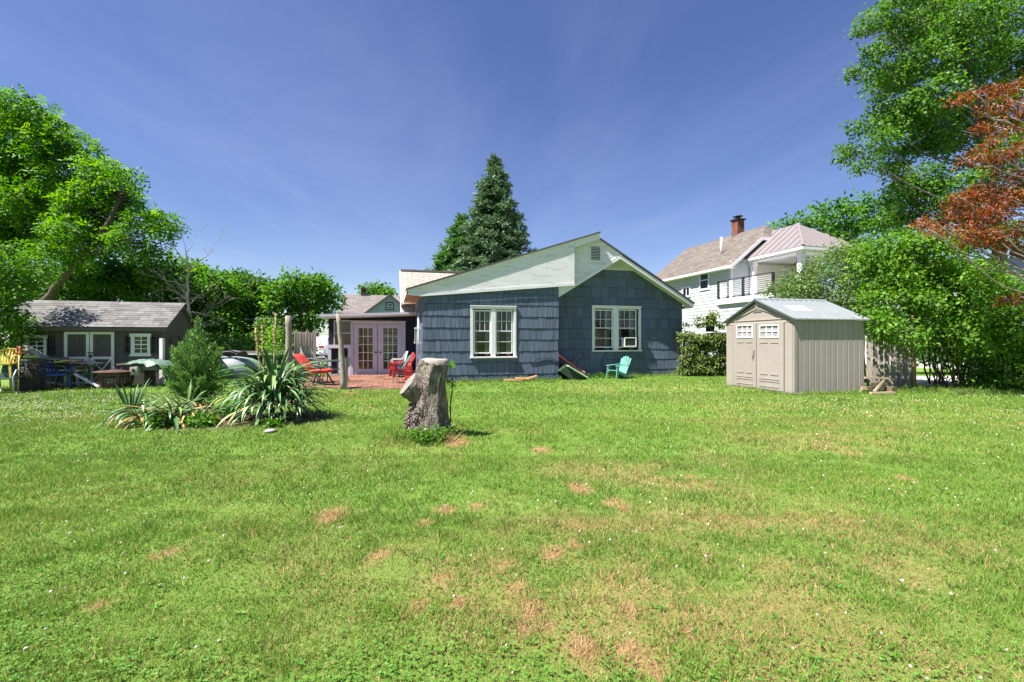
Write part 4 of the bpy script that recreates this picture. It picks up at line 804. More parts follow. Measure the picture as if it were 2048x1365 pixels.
# ================================================================ WHITE CAR
cp = at(628, 720, 33); car = thing('parked_car', 'white sport utility car seen from behind past the stockade fence', 'car', (cp.x-.05, 33, 0), R(-6))
CW = mat('white_car_paint', (.72,.73,.75), .2, .02, 3, coat=.6); CG = mat('car_glass', (.02,.022,.025), .06, .1, spec=.6)
def loft(secs, m, name, par):      # secs: (y, [(x,z)...]) cross sections of equal count
    b = MB(); n = len(secs[0][1]); 
    for y, ps in secs: b.v += [(x, y, z) for x, z in ps]
    for i in range(len(secs)-1):
        for k in range(n): k2 = (k+1) % n; b.f.append((i*n+k, i*n+k2, (i+1)*n+k2, (i+1)*n+k))
    b.f.append(tuple(range(n))); b.f.append(tuple(range((len(secs)-1)*n, len(secs)*n))); return b.build(name, m, par, True)
def sec(w, wt, zb, zm, zt): return [(-w*.92,zb),(w*.92,zb),(w,zb+.2),(w,zm),(w*.95,zm+.05),(wt,zt-.05),(wt*.85,zt),(-wt*.85,zt),(-wt,zt-.05),(-w*.95,zm+.05),(-w,zm),(-w,zb+.2)]
bo = loft([(0,sec(.84,.68,.42,.95,1.28)),(.08,sec(.92,.72,.34,1.02,1.52)),(.35,sec(.95,.72,.30,1.02,1.70)),(1.5,sec(.95,.73,.28,1.02,1.74)),(2.4,sec(.95,.72,.28,1.0,1.68)),(3.1,sec(.95,.80,.28,.98,1.12)),(4.2,sec(.92,.78,.3,.85,.98)),(4.5,sec(.8,.6,.4,.7,.8))], CW, 'body', car)
MB().add([(-.62,.0,1.08),(.62,.0,1.08),(.56,.20,1.56),(-.56,.20,1.56),(-.62,.1,1.08),(.62,.1,1.08),(.56,.3,1.56),(-.56,.3,1.56)], ((0,1,2,3),(0,4,5,1),(1,5,6,2),(2,6,7,3),(3,7,4,0))).build('rear_window', CG, car)
for s_ in (-1, 1):
    MB().box((s_*.62-.2,-.015,.86),(s_*.62+.2,.1,1.0)).build('tail_light', mat('tail_red', (.35,.01,.01), .25), car, bev=.02)
    MB().add([(s_*.955,.5,1.1),(s_*.955,2.6,1.1),(s_*.77,2.2,1.6),(s_*.77,.6,1.6)], ((0,1,2,3),)).build('side_window', CG, car)
    for y in (.85, 3.6):
        wl = MB().tube([(s_*.72,y,.34),(s_*.95,y,.34)], .34, 18).build('wheel', BLACK, car); MB().tube([(s_*.951,y,.34),(s_*.965,y,.34)], .22, 14).build('rim', mat('alloy', (.4,.4,.42), .3, metal=.8), wl)
MB().box((-.8,-.06,.38),(.8,.1,.62)).build('bumper', CW, car, bev=.04); MB().box((-.24,-.02,.72),(.24,.02,.84)).build('number_plate', mat('plate', (.6,.6,.55), .5), car)
# ================================================================ CHAIRS, TABLES AND YARD THINGS
def plastic(name, c): return mat(name, c, .42, .08, 5, obj_var=.03, dirt=tuple(v*.7 for v in c), dirt_amt=.35, dirt_scale=4)
def garden_chair(label, m, loc, rz, group='plastic garden chairs', slats=7, tilt=.0, sc=1.0):
    """one-piece style plastic armchair facing local -y: seat, slatted back, arms, splayed legs"""
    t = thing('plastic_chair', label, 'chair', loc, rz, group); t.scale = (sc,)*3; t.rotation_euler = (tilt, 0, rz)
    s = MB()
    for i in range(6): y = -.22+i*.075; s.box((-.22+.01*(i > 3), y, .405-.012*math.sin(i*.6)), (.22-.01*(i > 3), y+.066, .425-.012*math.sin(i*.6)))
    s.box((-.25,-.245,.37),(.25,-.222,.425)); s.box((-.25,-.222,.375),(-.222,.22,.42)); s.box((.222,-.222,.375),(.25,.22,.42)); s.build('seat', m, t, bev=.006)
    b = MB(); n = slats
    for i in range(n):
        u = (i-(n-1)/2)/((n-1)/2); x = u*.20; top = .84-.05*u*u; b.beam((x*.92,.215,.43),(x*1.12,.36,top),.018,.040,(1,0,0)) if False else b.beam((x*.92,.215,.43),(x*1.12,.36-.03*(1-u*u)*0,top),.040,.014,(0,-1,.3))
    pts = [(math.sin(a)*.265, .352+.012*math.cos(a), .72+.135*math.cos(a)) for a in [(-1.35+2.7*q/10) for q in range(11)]]; b.tube(pts, .022, 7)
    b.beam((-.245,.215,.42),(-.262,.345,.74),.03,.035); b.beam((.245,.215,.42),(.262,.345,.74),.03,.035); b.build('backrest', m, t)
    for sx in (-1, 1):
        MB().beam((sx*.235,-.215,.40),(sx*.275,-.27,0),.055,.03,(0,1,0),.045,.03).build('leg', m, t); MB().beam((sx*.235,.20,.41),(sx*.262,.33,0),.055,.03,(0,1,0),.045,.03).build('leg', m, t)
        MB().tube([(sx*.262,.30,.68),(sx*.285,.1,.645),(sx*.29,-.12,.635),(sx*.285,-.215,.60),(sx*.262,-.235,.40)], [.022,.026,.028,.026,.022], 7).build('armrest', m, t, True)
    return t
def adirondack(label, m, loc, rz, sc=1.0, group='adirondack chairs'):
    t = thing('adirondack_chair', label, 'chair', loc, rz, group); t.scale = (sc,)*3
    for i in range(6): MB().cbox((0, -.24+i*.088, .35-i*.026), (.48,.078,.02), (R(-17),0,0)).build('seat_slat', m, t)
    for i in range(5):
        u = (i-2)/2; MB().beam((u*.185,.25,.22),(u*.25,.50,.93-.09*u*u),.095,.02,(0,-1,.35)).build('back_slat', m, t)
    MB().beam((-.26,.38,.60),(.26,.38,.60),.04,.06).build('back_brace', m, t); MB().beam((-.25,.28,.26),(.25,.28,.26),.04,.05).build('back_brace', m, t)
    for sx in (-1, 1):
        MB().beam((sx*.285,-.30,.0),(sx*.285,-.24,.53),.035,.11,(0,1,0)).build('leg', m, t); MB().beam((sx*.25,-.26,.33),(sx*.255,.52,.02),.035,.10,(0,1,0)).build('leg', m, t)
        MB().add([(sx*.285-.07,-.33,.53),(sx*.285+.07,-.33,.53),(sx*.30+.05,.38,.58),(sx*.30-.035,.38,.58),(sx*.285-.07,-.33,.555),(sx*.285+.07,-.33,.555),(sx*.30+.05,.38,.605),(sx*.30-.035,.38,.605)], ((0,1,2,3),(7,6,5,4),(0,4,5,1),(1,5,6,2),(2,6,7,3),(3,7,4,0))).build('armrest', m, t, bev=.008)
    return t
def gpos(px, py): Y = gy(py); return ((px-CX)/F*Y, Y, 0)
TEAL = plastic('teal_plastic', (.13,.34,.28)); RED = plastic('red_plastic', (.48,.05,.055)); BLUE = plastic('blue_plastic', (.03,.075,.40)); GREEN = plastic('green_plastic', (.06,.24,.10)); YEL = plastic('yellow_plastic', (.62,.46,.10)); DKG = plastic('dark_green_metal', (.025,.06,.045)); OLIVE = plastic('olive_plastic', (.09,.095,.06))
adirondack('teal plastic adirondack chair against the gable wall under the window', TEAL, (hw(HF.onY(1236,740,-.15)[0], -.12)), R(-75)+HF.th, .86)
adirondack('red plastic adirondack chair in front of the right lavender door', RED, hw(HF.onY(800,740,2.6)[0], 2.4), R(-62), 1.0)
# second red one, nearer, half hidden by the stump
adirondack('red plastic adirondack chair seen low beside the tree stump', RED, hw(HF.onY(822,740,1.2)[0], .9), R(165), .6)
ch_ = thing('metal_chair', 'pale grey metal patio chair with curved back behind the red adirondack', 'chair', hw(HF.onY(797,740,3.2)[0], 3.25), R(-70))
GM = mat('pale_grey_metal', (.50,.51,.50), .4, .06)
for sx in (-1, 1):
    MB().tube([(sx*.24,-.26,0),(sx*.25,-.25,.62),(sx*.25,-.2,.65),(sx*.25,.12,.64),(sx*.24,.2,.7),(sx*.22,.34,.95)], .014, 6).build('side_frame', GM, ch_, True); MB().tube([(sx*.23,.18,.42),(sx*.25,.3,0)], .014, 6).build('leg', GM, ch_)
m = MB(); m.box((-.24,-.24,.40),(.24,.22,.43)); m.build('seat', BLACK, ch_); m = MB(); m.add([(-.22,.2,.44),(.22,.2,.44),(.22,.34,.95),(-.22,.34,.95),(-.22,.215,.44),(.22,.215,.44),(.22,.355,.95),(-.22,.355,.95)], ((0,1,2,3),(7,6,5,4),(0,4,5,1),(2,6,7,3),(1,5,6,2),(3,7,4,0))); m.build('backrest', GM, ch_)
fc = thing('folding_chair', 'dark green folded sling chair leaning on the red adirondack', 'chair', hw(HF.onY(808,735,2.2)[0], 1.95), R(-65))
SL = mat('green_sling', (.04,.13,.095), .8, .15)
m = MB(); m.tube([(-.22,-.1,.35),(-.22,.25,.85),(.22,.25,.85),(.22,-.1,.35),(-.22,-.1,.35)], .013, 6); m.tube([(-.2,-.16,.0),(-.2,.12,.62)], .012, 6); m.tube([(.2,-.16,.0),(.2,.12,.62)], .012, 6); m.build('frame', DKG, fc); MB().add([(-.2,-.09,.37),(.2,-.09,.37),(.2,.24,.83),(-.2,.24,.83),(-.2,-.075,.36),(.2,-.075,.36),(.2,.255,.82),(-.2,.255,.82)], ((0,1,2,3),(7,6,5,4),(0,4,5,1),(2,6,7,3),(1,5,6,2),(3,7,4,0))).build('sling', SL, fc)
tb = thing('wire_side_table', 'small black wire side table in front of the lavender doors', 'table', (*gpos(796, 768)[:2], 0))
MB().lathe([(.17,.30),(.19,.305),(.19,.315),(.02,.32)], 16).build('top', BLACK, tb)
for i in range(4): a_ = i*1.571+.5; MB().tube([(.16*math.cos(a_),.16*math.sin(a_),.30),(.12*math.cos(a_),.12*math.sin(a_),.15),(.19*math.cos(a_),.19*math.sin(a_),0)], .008, 5).build('leg', BLACK, tb)
# red cushioned lounge chair facing right
lc = thing('lounge_chair', 'dark green metal lounge chair with bright red cushions on the patio', 'chair', (*gpos(634, 773)[:2], 0), R(84))
CUS = mat('red_cushion', (.52,.045,.035), .9, .1, 6, .004, 12)
for sx in (-1, 1):
    MB().beam((sx*.27,-.42,0),(sx*.27,-.12,.45),.04,.03).build('leg', DKG, lc); MB().beam((sx*.27,.30,0),(sx*.27,.12,.45),.04,.03).build('leg', DKG, lc)
    MB().tube([(sx*.28,-.35,.56),(sx*.28,.0,.58),(sx*.28,.34,.60)], .022, 8).build('armrest', DKG, lc, True)
    MB().tube([(sx*.26,-.18,.44),(sx*.27,-.3,.55)], .014, 6).build('arm_support', DKG, lc); MB().tube([(sx*.25,.18,.36),(sx*.25,.62,.92)], .016, 6).build('back_frame', DKG, lc)
def cushion(name, p, q, w_, th, par, m_):
    p, q = Vector(p), Vector(q); d = (q-p); n = d.cross(Vector((1,0,0))).normalized(); b = MB(); K = 9; J = 7; 
    for sgn in (1, -1):
        o = len(b.v)
        for i in range(K+1):
            for j in range(J+1):
                u, v = i/K, j/J*2-1; pr = (1-(2*u-1)**6)*(1-v**6); b.v.append(tuple(p+d*u+Vector((v*w_/2,0,0))+n*sgn*th/2*(.25+.75*pr)*(1-.10*math.cos(u*math.pi*6))))
        for i in range(K):
            for j in range(J): a = o+i*(J+1)+j; b.f.append((a,a+1,a+J+2,a+J+1))
    e = [i for i in range(J+1)]+[(i+1)*(J+1)+J for i in range(K)]+[K*(J+1)+J-1-j for j in range(J)]+[(K-1-i)*(J+1) for i in range(K-1)]; off = (K+1)*(J+1)
    for i in range(len(e)): a, c = e[i], e[(i+1) % len(e)]; b.f.append((a, c, c+off, a+off))
    return b.build(name, m_, par, True)
cushion('seat_cushion', (0,-.42,.47), (0,.2,.42), .5, .13, lc, CUS); cushion('back_cushion', (0,.18,.46), (0,.60,.95), .5, .13, lc, CUS)
# stacked green armchairs behind, patio table
st = thing('stacked_chairs', 'stack of grey green metal armchairs behind the red lounge chair', 'chairs', (*gpos(625,770)[:2], 0), R(80)); st.location.y = 14.3; st.location.x = at(630,700,14.3).x
GGM = mat('grey_green_metal', (.16,.19,.17), .5, .1)
for k in range(3):
    z = k*.11
    for sx in (-1, 1): MB().tube([(sx*.26,-.26,.0+z*.0),(sx*.26,-.27,.50+z),(sx*.26,-.2,.60+z),(sx*.26,.12,.58+z),(sx*.25,.2,.64+z),(sx*.24,.34,.90+z)], .015, 6).build('arm_frame', GGM, st, True)
    m = MB(); m.box((-.25,-.24,.37+z),(.25,.2,.39+z)); m.build('seat', GGM, st)
    m = MB(); m.tube([(-.24,.34,.90+z),(-.15,.36,.95+z),(.15,.36,.95+z),(.24,.34,.90+z)], .014, 6); 
    for q in range(4): m.beam((-.18+q*.12,.22,.45+z),(-.18+q*.12,.355,.94+z),.03,.006,(0,-1,.3))
    m.build('backrest', GGM, st)
for sx in (-1, 1): MB().tube([(sx*.24,.2,.38),(sx*.26,.32,0)], .015, 6).build('leg', GGM, st)
pt = thing('patio_table', 'green metal framed patio table with glass top left of the lavender doors', 'table', (at(668,740,14.6).x, 14.6, 0), R(14))
m = MB(); m.tube([(-.45,-.4,.72),(.45,-.4,.72),(.45,.4,.72),(-.45,.4,.72),(-.45,-.4,.72)], .018, 6); m.build('rim', DKG, pt); MB().box((-.44,-.39,.715),(.44,.39,.722)).build('glass_top', GLASS, pt)
for sx in (-1, 1):
    for sy in (-1, 1): MB().tube([(sx*.40,sy*.36,.71),(sx*.34,sy*.3,.35),(sx*.42,sy*.38,0)], .016, 6).build('leg', DKG, pt)
m = MB(); m.tube([(-.36,-.32,.45),(.36,-.32,.45),(.36,.32,.45),(-.36,.32,.45),(-.36,-.32,.45)], .010, 5); m.tube([(-.34,-.3,.28),(.34,-.3,.28),(.34,.3,.28),(-.34,.3,.28),(-.34,-.3,.28)], .010, 5); m.build('stretcher', DKG, pt)
# wind chime
x_, z_ = HF.onY(830, 657, .3); wc = thing('wind_chime', 'white wooden wind chime hanging at the corner of the low wing', 'wind chime', hw(LWX0-.14, .32, z_-.75), HF.th)
MB().cbox((0,0,.75),(.20,.07,.055)).build('top_bar', WHITE, wc); 
for q in range(5): MB().tube([(-.08+q*.04,random.uniform(-.02,.02),.72),(-.08+q*.04,0,.36-.05*(q % 2))], .008, 6).build('chime', GM, wc)
m = MB(); m.box((-.12,-.05,.26),(.12,.05,.285)); m.box((-.10,-.05,.286),(-.085,.05,.36)); m.build('tray', WHITE, wc)
# wheelbarrow tipped up against the wall
wb = thing('wheelbarrow', 'green wheelbarrow with dark red handles tipped up against the gable wall', 'wheelbarrow', hw(HF.onY(1150,740,-.1)[0], .02), HF.th)
WBR = mat('barn_red_wood', (.17,.035,.03), .7, .25, 8); WBG = mat('pale_green_enamel', (.36,.56,.40), .45, .1, 5, dirt=(.2,.2,.12), dirt_amt=.4); WBI = mat('dark_green_tray', (.02,.045,.025), .6)
for y_ in (-.10, .22): MB().beam((-.60,y_,.86),(.42,y_,.16),.04,.05).build('handle', WBR, wb)
tr = MB(); T = lambda u, v, h: (-.30+.66*u*1.0+.0-.22*h, -.24+.58*v, .55-.48*u-.32*h)     # tray hanging under the handles, mouth to the left and down
vs = [T(0,0,0),T(1,0,0),T(1,1,0),T(0,1,0)]; rim = [T(-.18,-.12,1),T(1.12,-.12,1),T(1.12,1.12,1),T(-.18,1.12,1)]
tr.add(vs+rim, ((0,1,2,3),(0,4,5,1),(1,5,6,2),(2,6,7,3),(3,7,4,0))); o = tr.build('tray', WBI, wb); sm_ = o.modifiers.new('solid','SOLIDIFY'); sm_.thickness = .012
lip = MB(); lip.beam((-.36,-.31,.50),(.40,-.31,-.0+.06),.05,.16,(0,1,0)); lip.build('tray_lip', WBG, wb, bev=.02)
wl = MB().tube([(.36,.03,.20),(.36,.10,.20)], .17, 20).build('wheel', BLACK, wb); MB().tube([(.36,.022,.20),(.36,.108,.20)], .10, 16).build('rim', mat('cream_rim', (.55,.50,.42), .5), wl)
for y_ in (-.10, .22): MB().tube([(-.05,y_,.50),(.10,y_,.78),(.22,y_,.86),(.26,y_,.80),(.2,y_,.34)], .010, 6).build('leg', BLACK, wb)
# split wood scraps by the foundation
RW = mat('raw_split_wood', (.44,.24,.12), .85, .3, 8, stretch=(.6,5,5), obj_var=.25)
for k, (a, b, lb) in enumerate((((1008,764),(1050,761),'long thin piece of split wood lying on the grass by the low wing'),((1046,760),(1074,752),'bright orange split log tipped up among the wood scraps'),((1030,757),(1058,758),'flat pale wood offcut lying on the wood scraps'))):
    Y = 15.1-.1*k; A, B = at(*a, Y), at(*b, Y); A.z = max(A.z, .05); B.z = max(B.z, .06); o = MB().beam((0,0,0), B-A, .10, .06, (0,0,1), .06, .05).build('wood_scrap', RW, None, bev=.006); o.location = A; tag(o, lb, 'wood', 'wood scraps by the wall')
# weathered low bench right of the tan shed
bn = thing('wooden_bench', 'broken weathered wooden bench lying beside the tan shed', 'bench', (at(1760,790,11.55).x, 11.55, 0), R(6)); BW = mat('pale_old_wood', (.36,.28,.18), .9, .3, 6, .003, 30, stretch=(.5,5,5), obj_var=.2)
MB().beam((-.42,0,.42),(.22,0,.40),.05,.05).build('top_rail', BW, bn); MB().beam((.22,0,.40),(.34,.0,.26),.05,.05).build('end_brace', BW, bn); MB().beam((-.14,.02,.06),(.10,.0,.38),.05,.05).build('diagonal_brace', BW, bn)
for k, (z, x0, x1) in enumerate(((.26,-.2,.20),(.14,-.42,.22),(.05,-.42,.15))): MB().cbox(((x0+x1)/2,.06+.04*k,z),(x1-x0,.05,.09),(0,R(2*k-2),0)).build('plank', BW, bn)
MB().cbox((.33,.05,.12),(.22,.2,.12),(0,0,.3)).build('block', mat('dark_old_wood', (.16,.11,.07), .9, .3), bn); MB().cbox((-.05,-.12,.045),(.7,.07,.05),(0,0,.05)).build('plank', BW, bn)
# ---------------------------------------------------------------- clutter in front of the brown shed
mtl = thing('metal_armchair', 'old green metal lawn chair with tubular arms at the left edge', 'chair', (*gpos(14,786)[:2], 0), R(20))
GT = mat('galvanised_tube', (.36,.38,.40), .4, .15, metal=.5)
for sx in (-1, 1): MB().tube([(sx*.29,-.30,0),(sx*.29,-.32,.42),(sx*.29,-.2,.60),(sx*.29,.05,.58),(sx*.29,.25,.35),(sx*.29,.32,.02),(sx*.29,0,.012),(sx*.29,-.30,.012)], .020, 7).build('tube_frame', GT, mtl, True)
MB().box((-.27,-.26,.36),(.27,.24,.40)).build('seat', plastic('bottle_green', (.03,.075,.055)), mtl, bev=.015); MB().add([(-.27,.22,.38),(.27,.22,.38),(.25,.36,.86),(-.25,.36,.86),(-.27,.24,.38),(.27,.24,.38),(.25,.38,.86),(-.25,.38,.86)], ((0,1,2,3),(7,6,5,4),(0,4,5,1),(2,6,7,3),(1,5,6,2),(3,7,4,0))).build('backrest', plastic('bottle_green', (.03,.075,.055)), mtl)
yc = garden_chair('yellow plastic chair perched on the old green metal chair', YEL, (at(6,786,gy(786)).x-.05, gy(786)+.05, .41), R(25), sc=.86)
garden_chair('blue plastic garden chair in front of the lumber pile', BLUE, (*gpos(112, 777)[:2], 0), R(48))
garden_chair('green plastic garden chair between the lumber pile and the fire pit', GREEN, (at(176,768,13.6).x, 13.55, 0), R(-15), sc=.94)
garden_chair('olive plastic chair half hidden behind the blue chair', OLIVE, (at(146,770,13.3).x, 13.3, 0), R(70))
sh_ = thing('shovel', 'upright shovel with yellow shaft and red grip beside the wire bin', 'shovel', (*gpos(37, 785)[:2], 0)); YS = mat('yellow_shaft', (.62,.52,.16), .5)
MB().tube([(-.01,0,0),(.02,0,1.0)], .014, 7).build('shaft', YS, sh_, True); MB().tube([(.02,0,.98),(-.03,0,1.06),(-.03,0,1.16),(.02,0,1.2),(.055,0,1.14),(.05,0,1.05),(.02,0,.98)], .016, 6).build('grip', RED, sh_, True)
# wire bin with brush
wbn = thing('wire_compost_bin', 'black wire mesh compost bin stuffed with dark twigs', 'compost bin', (*gpos(61, 782)[:2], 0)); rb_ = .30; m = MB()
for i in range(26): a_ = i*2*math.pi/26; m.tube([(rb_*math.cos(a_),rb_*math.sin(a_),0),(rb_*math.cos(a_+.03),rb_*math.sin(a_+.03),.86)], .005, 4)
for j in range(9): m.tube([(rb_*math.cos(q*.35),rb_*math.sin(q*.35),.02+j*.103) for q in range(19)], .005, 4)
m.build('mesh_wall', BLACK, wbn); m = MB()
for i in range(320):
    a_ = random.uniform(0, 6.28); r_ = rb_*math.sqrt(random.random())*.95; z = random.uniform(.02,.82); p = Vector((r_*math.cos(a_), r_*math.sin(a_), z)); d = Vector((random.uniform(-1,1), random.uniform(-1,1), random.uniform(-.4,1.4))).normalized()*random.uniform(.08,.22); q = p+d
    if math.hypot(q.x, q.y) > rb_: q.x *= .7; q.y *= .7
    m.tube([p, (p+q)/2+Vector((random.uniform(-.02,.02),)*3), q], [.006,.005,.002], 4)
m.lathe([(.26,0),(.25,.35),(.16,.6),(.02,.7)], 10); stuff(m.build('twigs', mat('dark_twigs', (.05,.04,.03), .9, .5, 14), wbn))
# lumber pile on sawhorses: every plank by itself
OLDW = mat('old_lumber', (.25,.20,.155), .9, .35, 6, .003, 26, stretch=(.5,5,5), obj_var=.45)
def plank(a, b, Y, w_, h_, label, m_=OLDW, dY=0, cat='plank', grp='planks on the lumber pile'):
    A, B = at(*a, Y), at(*b, Y+dY); o = MB().beam((0,0,0), B-A, w_, h_).build('plank', m_, None, bev=.004); o.location = A; tag(o, label, cat, grp)
LT = mat('silvery_board', (.42,.41,.39), .7, .3, 6, stretch=(.5,4,4))
plank((30,693),(62,711), 12.9, .18, .03, 'tan board slanting up behind the shovel grip', mat('tan_board', (.42,.32,.17), .8, .2))
plank((44,690),(94,717), 13.1, .22, .035, 'silvery peeling board slanting down in front of the shed window', LT)
plank((80,717),(128,719), 13.0, .25, .05, 'dark top plank of the lumber pile below the shed window')
plank((84,724),(200,727), 13.2, .28, .035, 'longest grey plank running the whole width of the lumber pile')
plank((112,725),(137,721), 12.95, .14, .03, 'yellow board end on top of the lumber pile', mat('yellow_board', (.60,.50,.16), .6, .1))
plank((128,722),(158,722), 13.1, .2, .05, 'pinkish tan beam on the middle of the lumber pile', mat('pink_timber', (.40,.28,.20), .85, .25))
plank((80,731),(176,733), 13.3, .3, .05, 'lower brown plank of the lumber pile behind the blue chair')
plank((80,739),(170,741), 13.35, .35, .06, 'lowest wide plank of the lumber pile behind the blue chair', LT)
plank((150,748),(199,775), 12.95, .10, .03, 'narrow white board leaning from the lumber pile to the grass', WHITE, cat='board')
plank((98,763),(140,770), 13.4, .3, .04, 'pale plank lying on the ground under the lumber pile', LT)
for px, lb in ((92, 'left sawhorse under the lumber pile'), (166, 'right sawhorse under the lumber pile')):
    p = at(px, 770, 13.45); t = thing('sawhorse', lb+' by the brown shed', 'sawhorse', (p.x, 13.45, 0)); MB().box((-.04,-.35,.54),(.04,.35,.62)).build('beam', OLDW, t)
    for sx in (-1, 1):
        for sy in (-1, 1): MB().beam((sx*.02,sy*.28,.56),(sx*.2,sy*.32,0),.06,.03).build('leg', OLDW, t)
# fire pit
fp = thing('fire_pit', 'rusty dark brown metal fire pit with cut-out sides', 'fire pit', (*gpos(231, 776)[:2], 0), R(20)); RUST = mat('rusty_steel', (.065,.032,.025), .75, .4, 8, .002, 40, dirt=(.16,.06,.03), dirt_amt=.6, dirt_scale=5)
n = 6; rr0, rr1, hh = .38, .46, .46
for i in range(n):
    a0, a1 = i*2*math.pi/n, (i+1)*2*math.pi/n; P0, P1 = Vector((rr0*math.cos(a0),rr0*math.sin(a0),.04)), Vector((rr0*math.cos(a1),rr0*math.sin(a1),.04)); Q0, Q1 = Vector((rr1*math.cos(a0),rr1*math.sin(a0),hh)), Vector((rr1*math.cos(a1),rr1*math.sin(a1),hh))
    m = MB(); pt_ = lambda u, v: (P0.lerp(P1,u)).lerp(Q0.lerp(Q1,u),v)
    for (u0,u1,v0,v1) in ((0,.16,0,1),(.84,1,0,1),(.16,.84,0,.22),(.16,.84,.74,1),(.3,.36,.22,.74),(.52,.57,.22,.74),(.68,.74,.22,.74),(.36,.52,.44,.50)): m.add([pt_(u0,v0),pt_(u1,v0),pt_(u1,v1),pt_(u0,v1)], ((0,1,2,3),))
    o = m.build('side_panel', RUST, fp); s_ = o.modifiers.new('solid','SOLIDIFY'); s_.thickness = .008
MB().lathe([(.50,hh),(.52,hh+.012),(.40,hh+.04),(.05,hh+.07),(.0,hh+.07)], 24).build('lid', RUST, fp); MB().lathe([(.03,0),(.04,.03),(.02,.05)], 8, (0,0,hh+.07)).build('knob', RUST, fp)
MB().lathe([(.3,.02),(.34,.3)], 12).build('ash_pan', mat('pale_ash', (.32,.30,.28), .95, .3), fp)
# table saw under a tarpaulin
sw_ = thing('table_saw', 'table saw on a stand under a rumpled green tarpaulin', 'table saw', (at(300,766,13.5).x, 13.5, 0), R(4)); TP = mat('green_tarpaulin', (.10,.165,.13), .42, .35, 6, .02, 9)
MB().box((-.34,-.28,.50),(.36,.28,.62)).build('saw_table', mat('grey_iron', (.12,.12,.12), .5), sw_); 
for sx in (-1, 1):
    for sy in (-1, 1): MB().beam((sx*.26,sy*.2,.50),(sx*.34,sy*.28,0),.05,.03).build('leg', BLACK, sw_)
MB().box((-.07,-.12,.0),(.06,.12,.5)).build('dust_chute', BLACK, sw_); m = MB(); m.tube([(-.16,-.42,.50),(-.16,-.29,.50)], .085, 16); m.build('motor', mat('grey_motor', (.30,.31,.29), .5), sw_); m = MB(); m.box((-.29,-.40,.36),(-.06,-.285,.62)); m.build('motor_housing', mat('grey_motor', (.30,.31,.29), .5), sw_, bev=.02); MB().tube([(-.16,-.435,.50),(-.16,-.40,.50)], .05, 14).build('knob', BLACK, sw_)
m = MB(); nx, ny = 22, 12
for j in range(ny+1):
    for i in range(nx+1):
        u, v = i/nx*2-1, j/ny*2-1; x = u*.60+.04; y = v*.42; z = .72+.05*math.cos(u*1.4)-.30*max(0, abs(u)-.72)**1*1.2-.28*max(0, abs(v)-.62)+.07*mnoise.noise(Vector((u*2.6,v*2.6,3)))+.04*mnoise.noise(Vector((u*6,v*6,8)))+.05*math.exp(-((u+.2)/.25)**2); m.v.append((x, y, z))
for j in range(ny):
    for i in range(nx): a = j*(nx+1)+i; m.f.append((a,a+1,a+nx+2,a+nx+1))
m.build('tarpaulin', TP, sw_, True)
MB().beam((-.78,-.2,.66),(-.45,-.2,.70),.05,.05).build('fence_bar', OLDW, sw_)
# folded black frame by the shed's gable
fr_ = thing('garden_cart_frame', 'black tubular cart frame leaning on the brown shed gable', 'frame', (at(368,740,15.0).x, 14.6, 0), R(60)); m = MB(); m.tube([(-.35,0,.1),(-.3,.05,1.45),(.15,.1,1.5),(.45,.0,.1)], .018, 6); m.build('hoop', BLACK, fr_, True); MB().tube([(-.32,.02,.8),(.3,.05,.8)], .014, 6).build('crossbar', BLACK, fr_)
hk = MB(); hk.tube([(0,0,0),(.02,-.05,.08),(.0,-.09,.02),(-.02,-.06,-.07),(.0,0,-.05)], .012, 6); o = hk.build('hose_hook', BLACK, None, True); o.location = (BF.ox-.05, BF.oy+.35, 1.35); tag(o, 'small black wrought hook on the gable of the brown shed', 'hook')
# covered pool between juniper and yucca
pl = thing('covered_pool', 'low pale vinyl covered pool with a dark rolled cover behind the juniper', 'pool', (at(452,740,16.5).x, 16.6, 0), R(8))
VIN = mat('pale_blue_vinyl', (.20,.235,.255), .5, .1, 3, dirt=(.3,.34,.32), dirt_amt=.4); m = MB(); prof = [(1.2,0),(1.25,.35),(1.1,.58),(.8,.72),(.4,.78),(.05,.80)]; m.lathe(prof, 36, (0,0,0), .5); m.build('vinyl_cover', VIN, pl, True)
m = MB(); 
for k in range(3): m.tube([(-.8+i*.2, -.3-.06*k+.05*math.sin(i*1.3+k), .86+.05*k+.03*math.sin(i*2.1+k)) for i in range(9)], [.05+.02*math.sin(i*1.7+k) for i in range(9)], 8)
m.build('rolled_cover', mat('dark_cover', (.04,.038,.04), .6, .3), pl, True); MB().box((-.2,.25,.88),(2.2,.32,.98)).build('edge_board', mat('grey_brown_edge', (.22,.19,.17), .8), pl); MB().box((-.2,.24,.84),(2.2,.33,.879)).build('edge_trim', TRIM, pl)
m = MB()
for i in range(13): m.tube([(-1.3+i*.12,-1.1,.0),(-1.3+i*.12,-1.1,.75)], .006, 4)
for j in range(5): m.tube([(-1.3,-1.1,.1+j*.15),(.14,-1.1,.1+j*.15)], .006, 4)
m.build('wire_guard', mat('wire_grey', (.25,.26,.26), .5), pl)
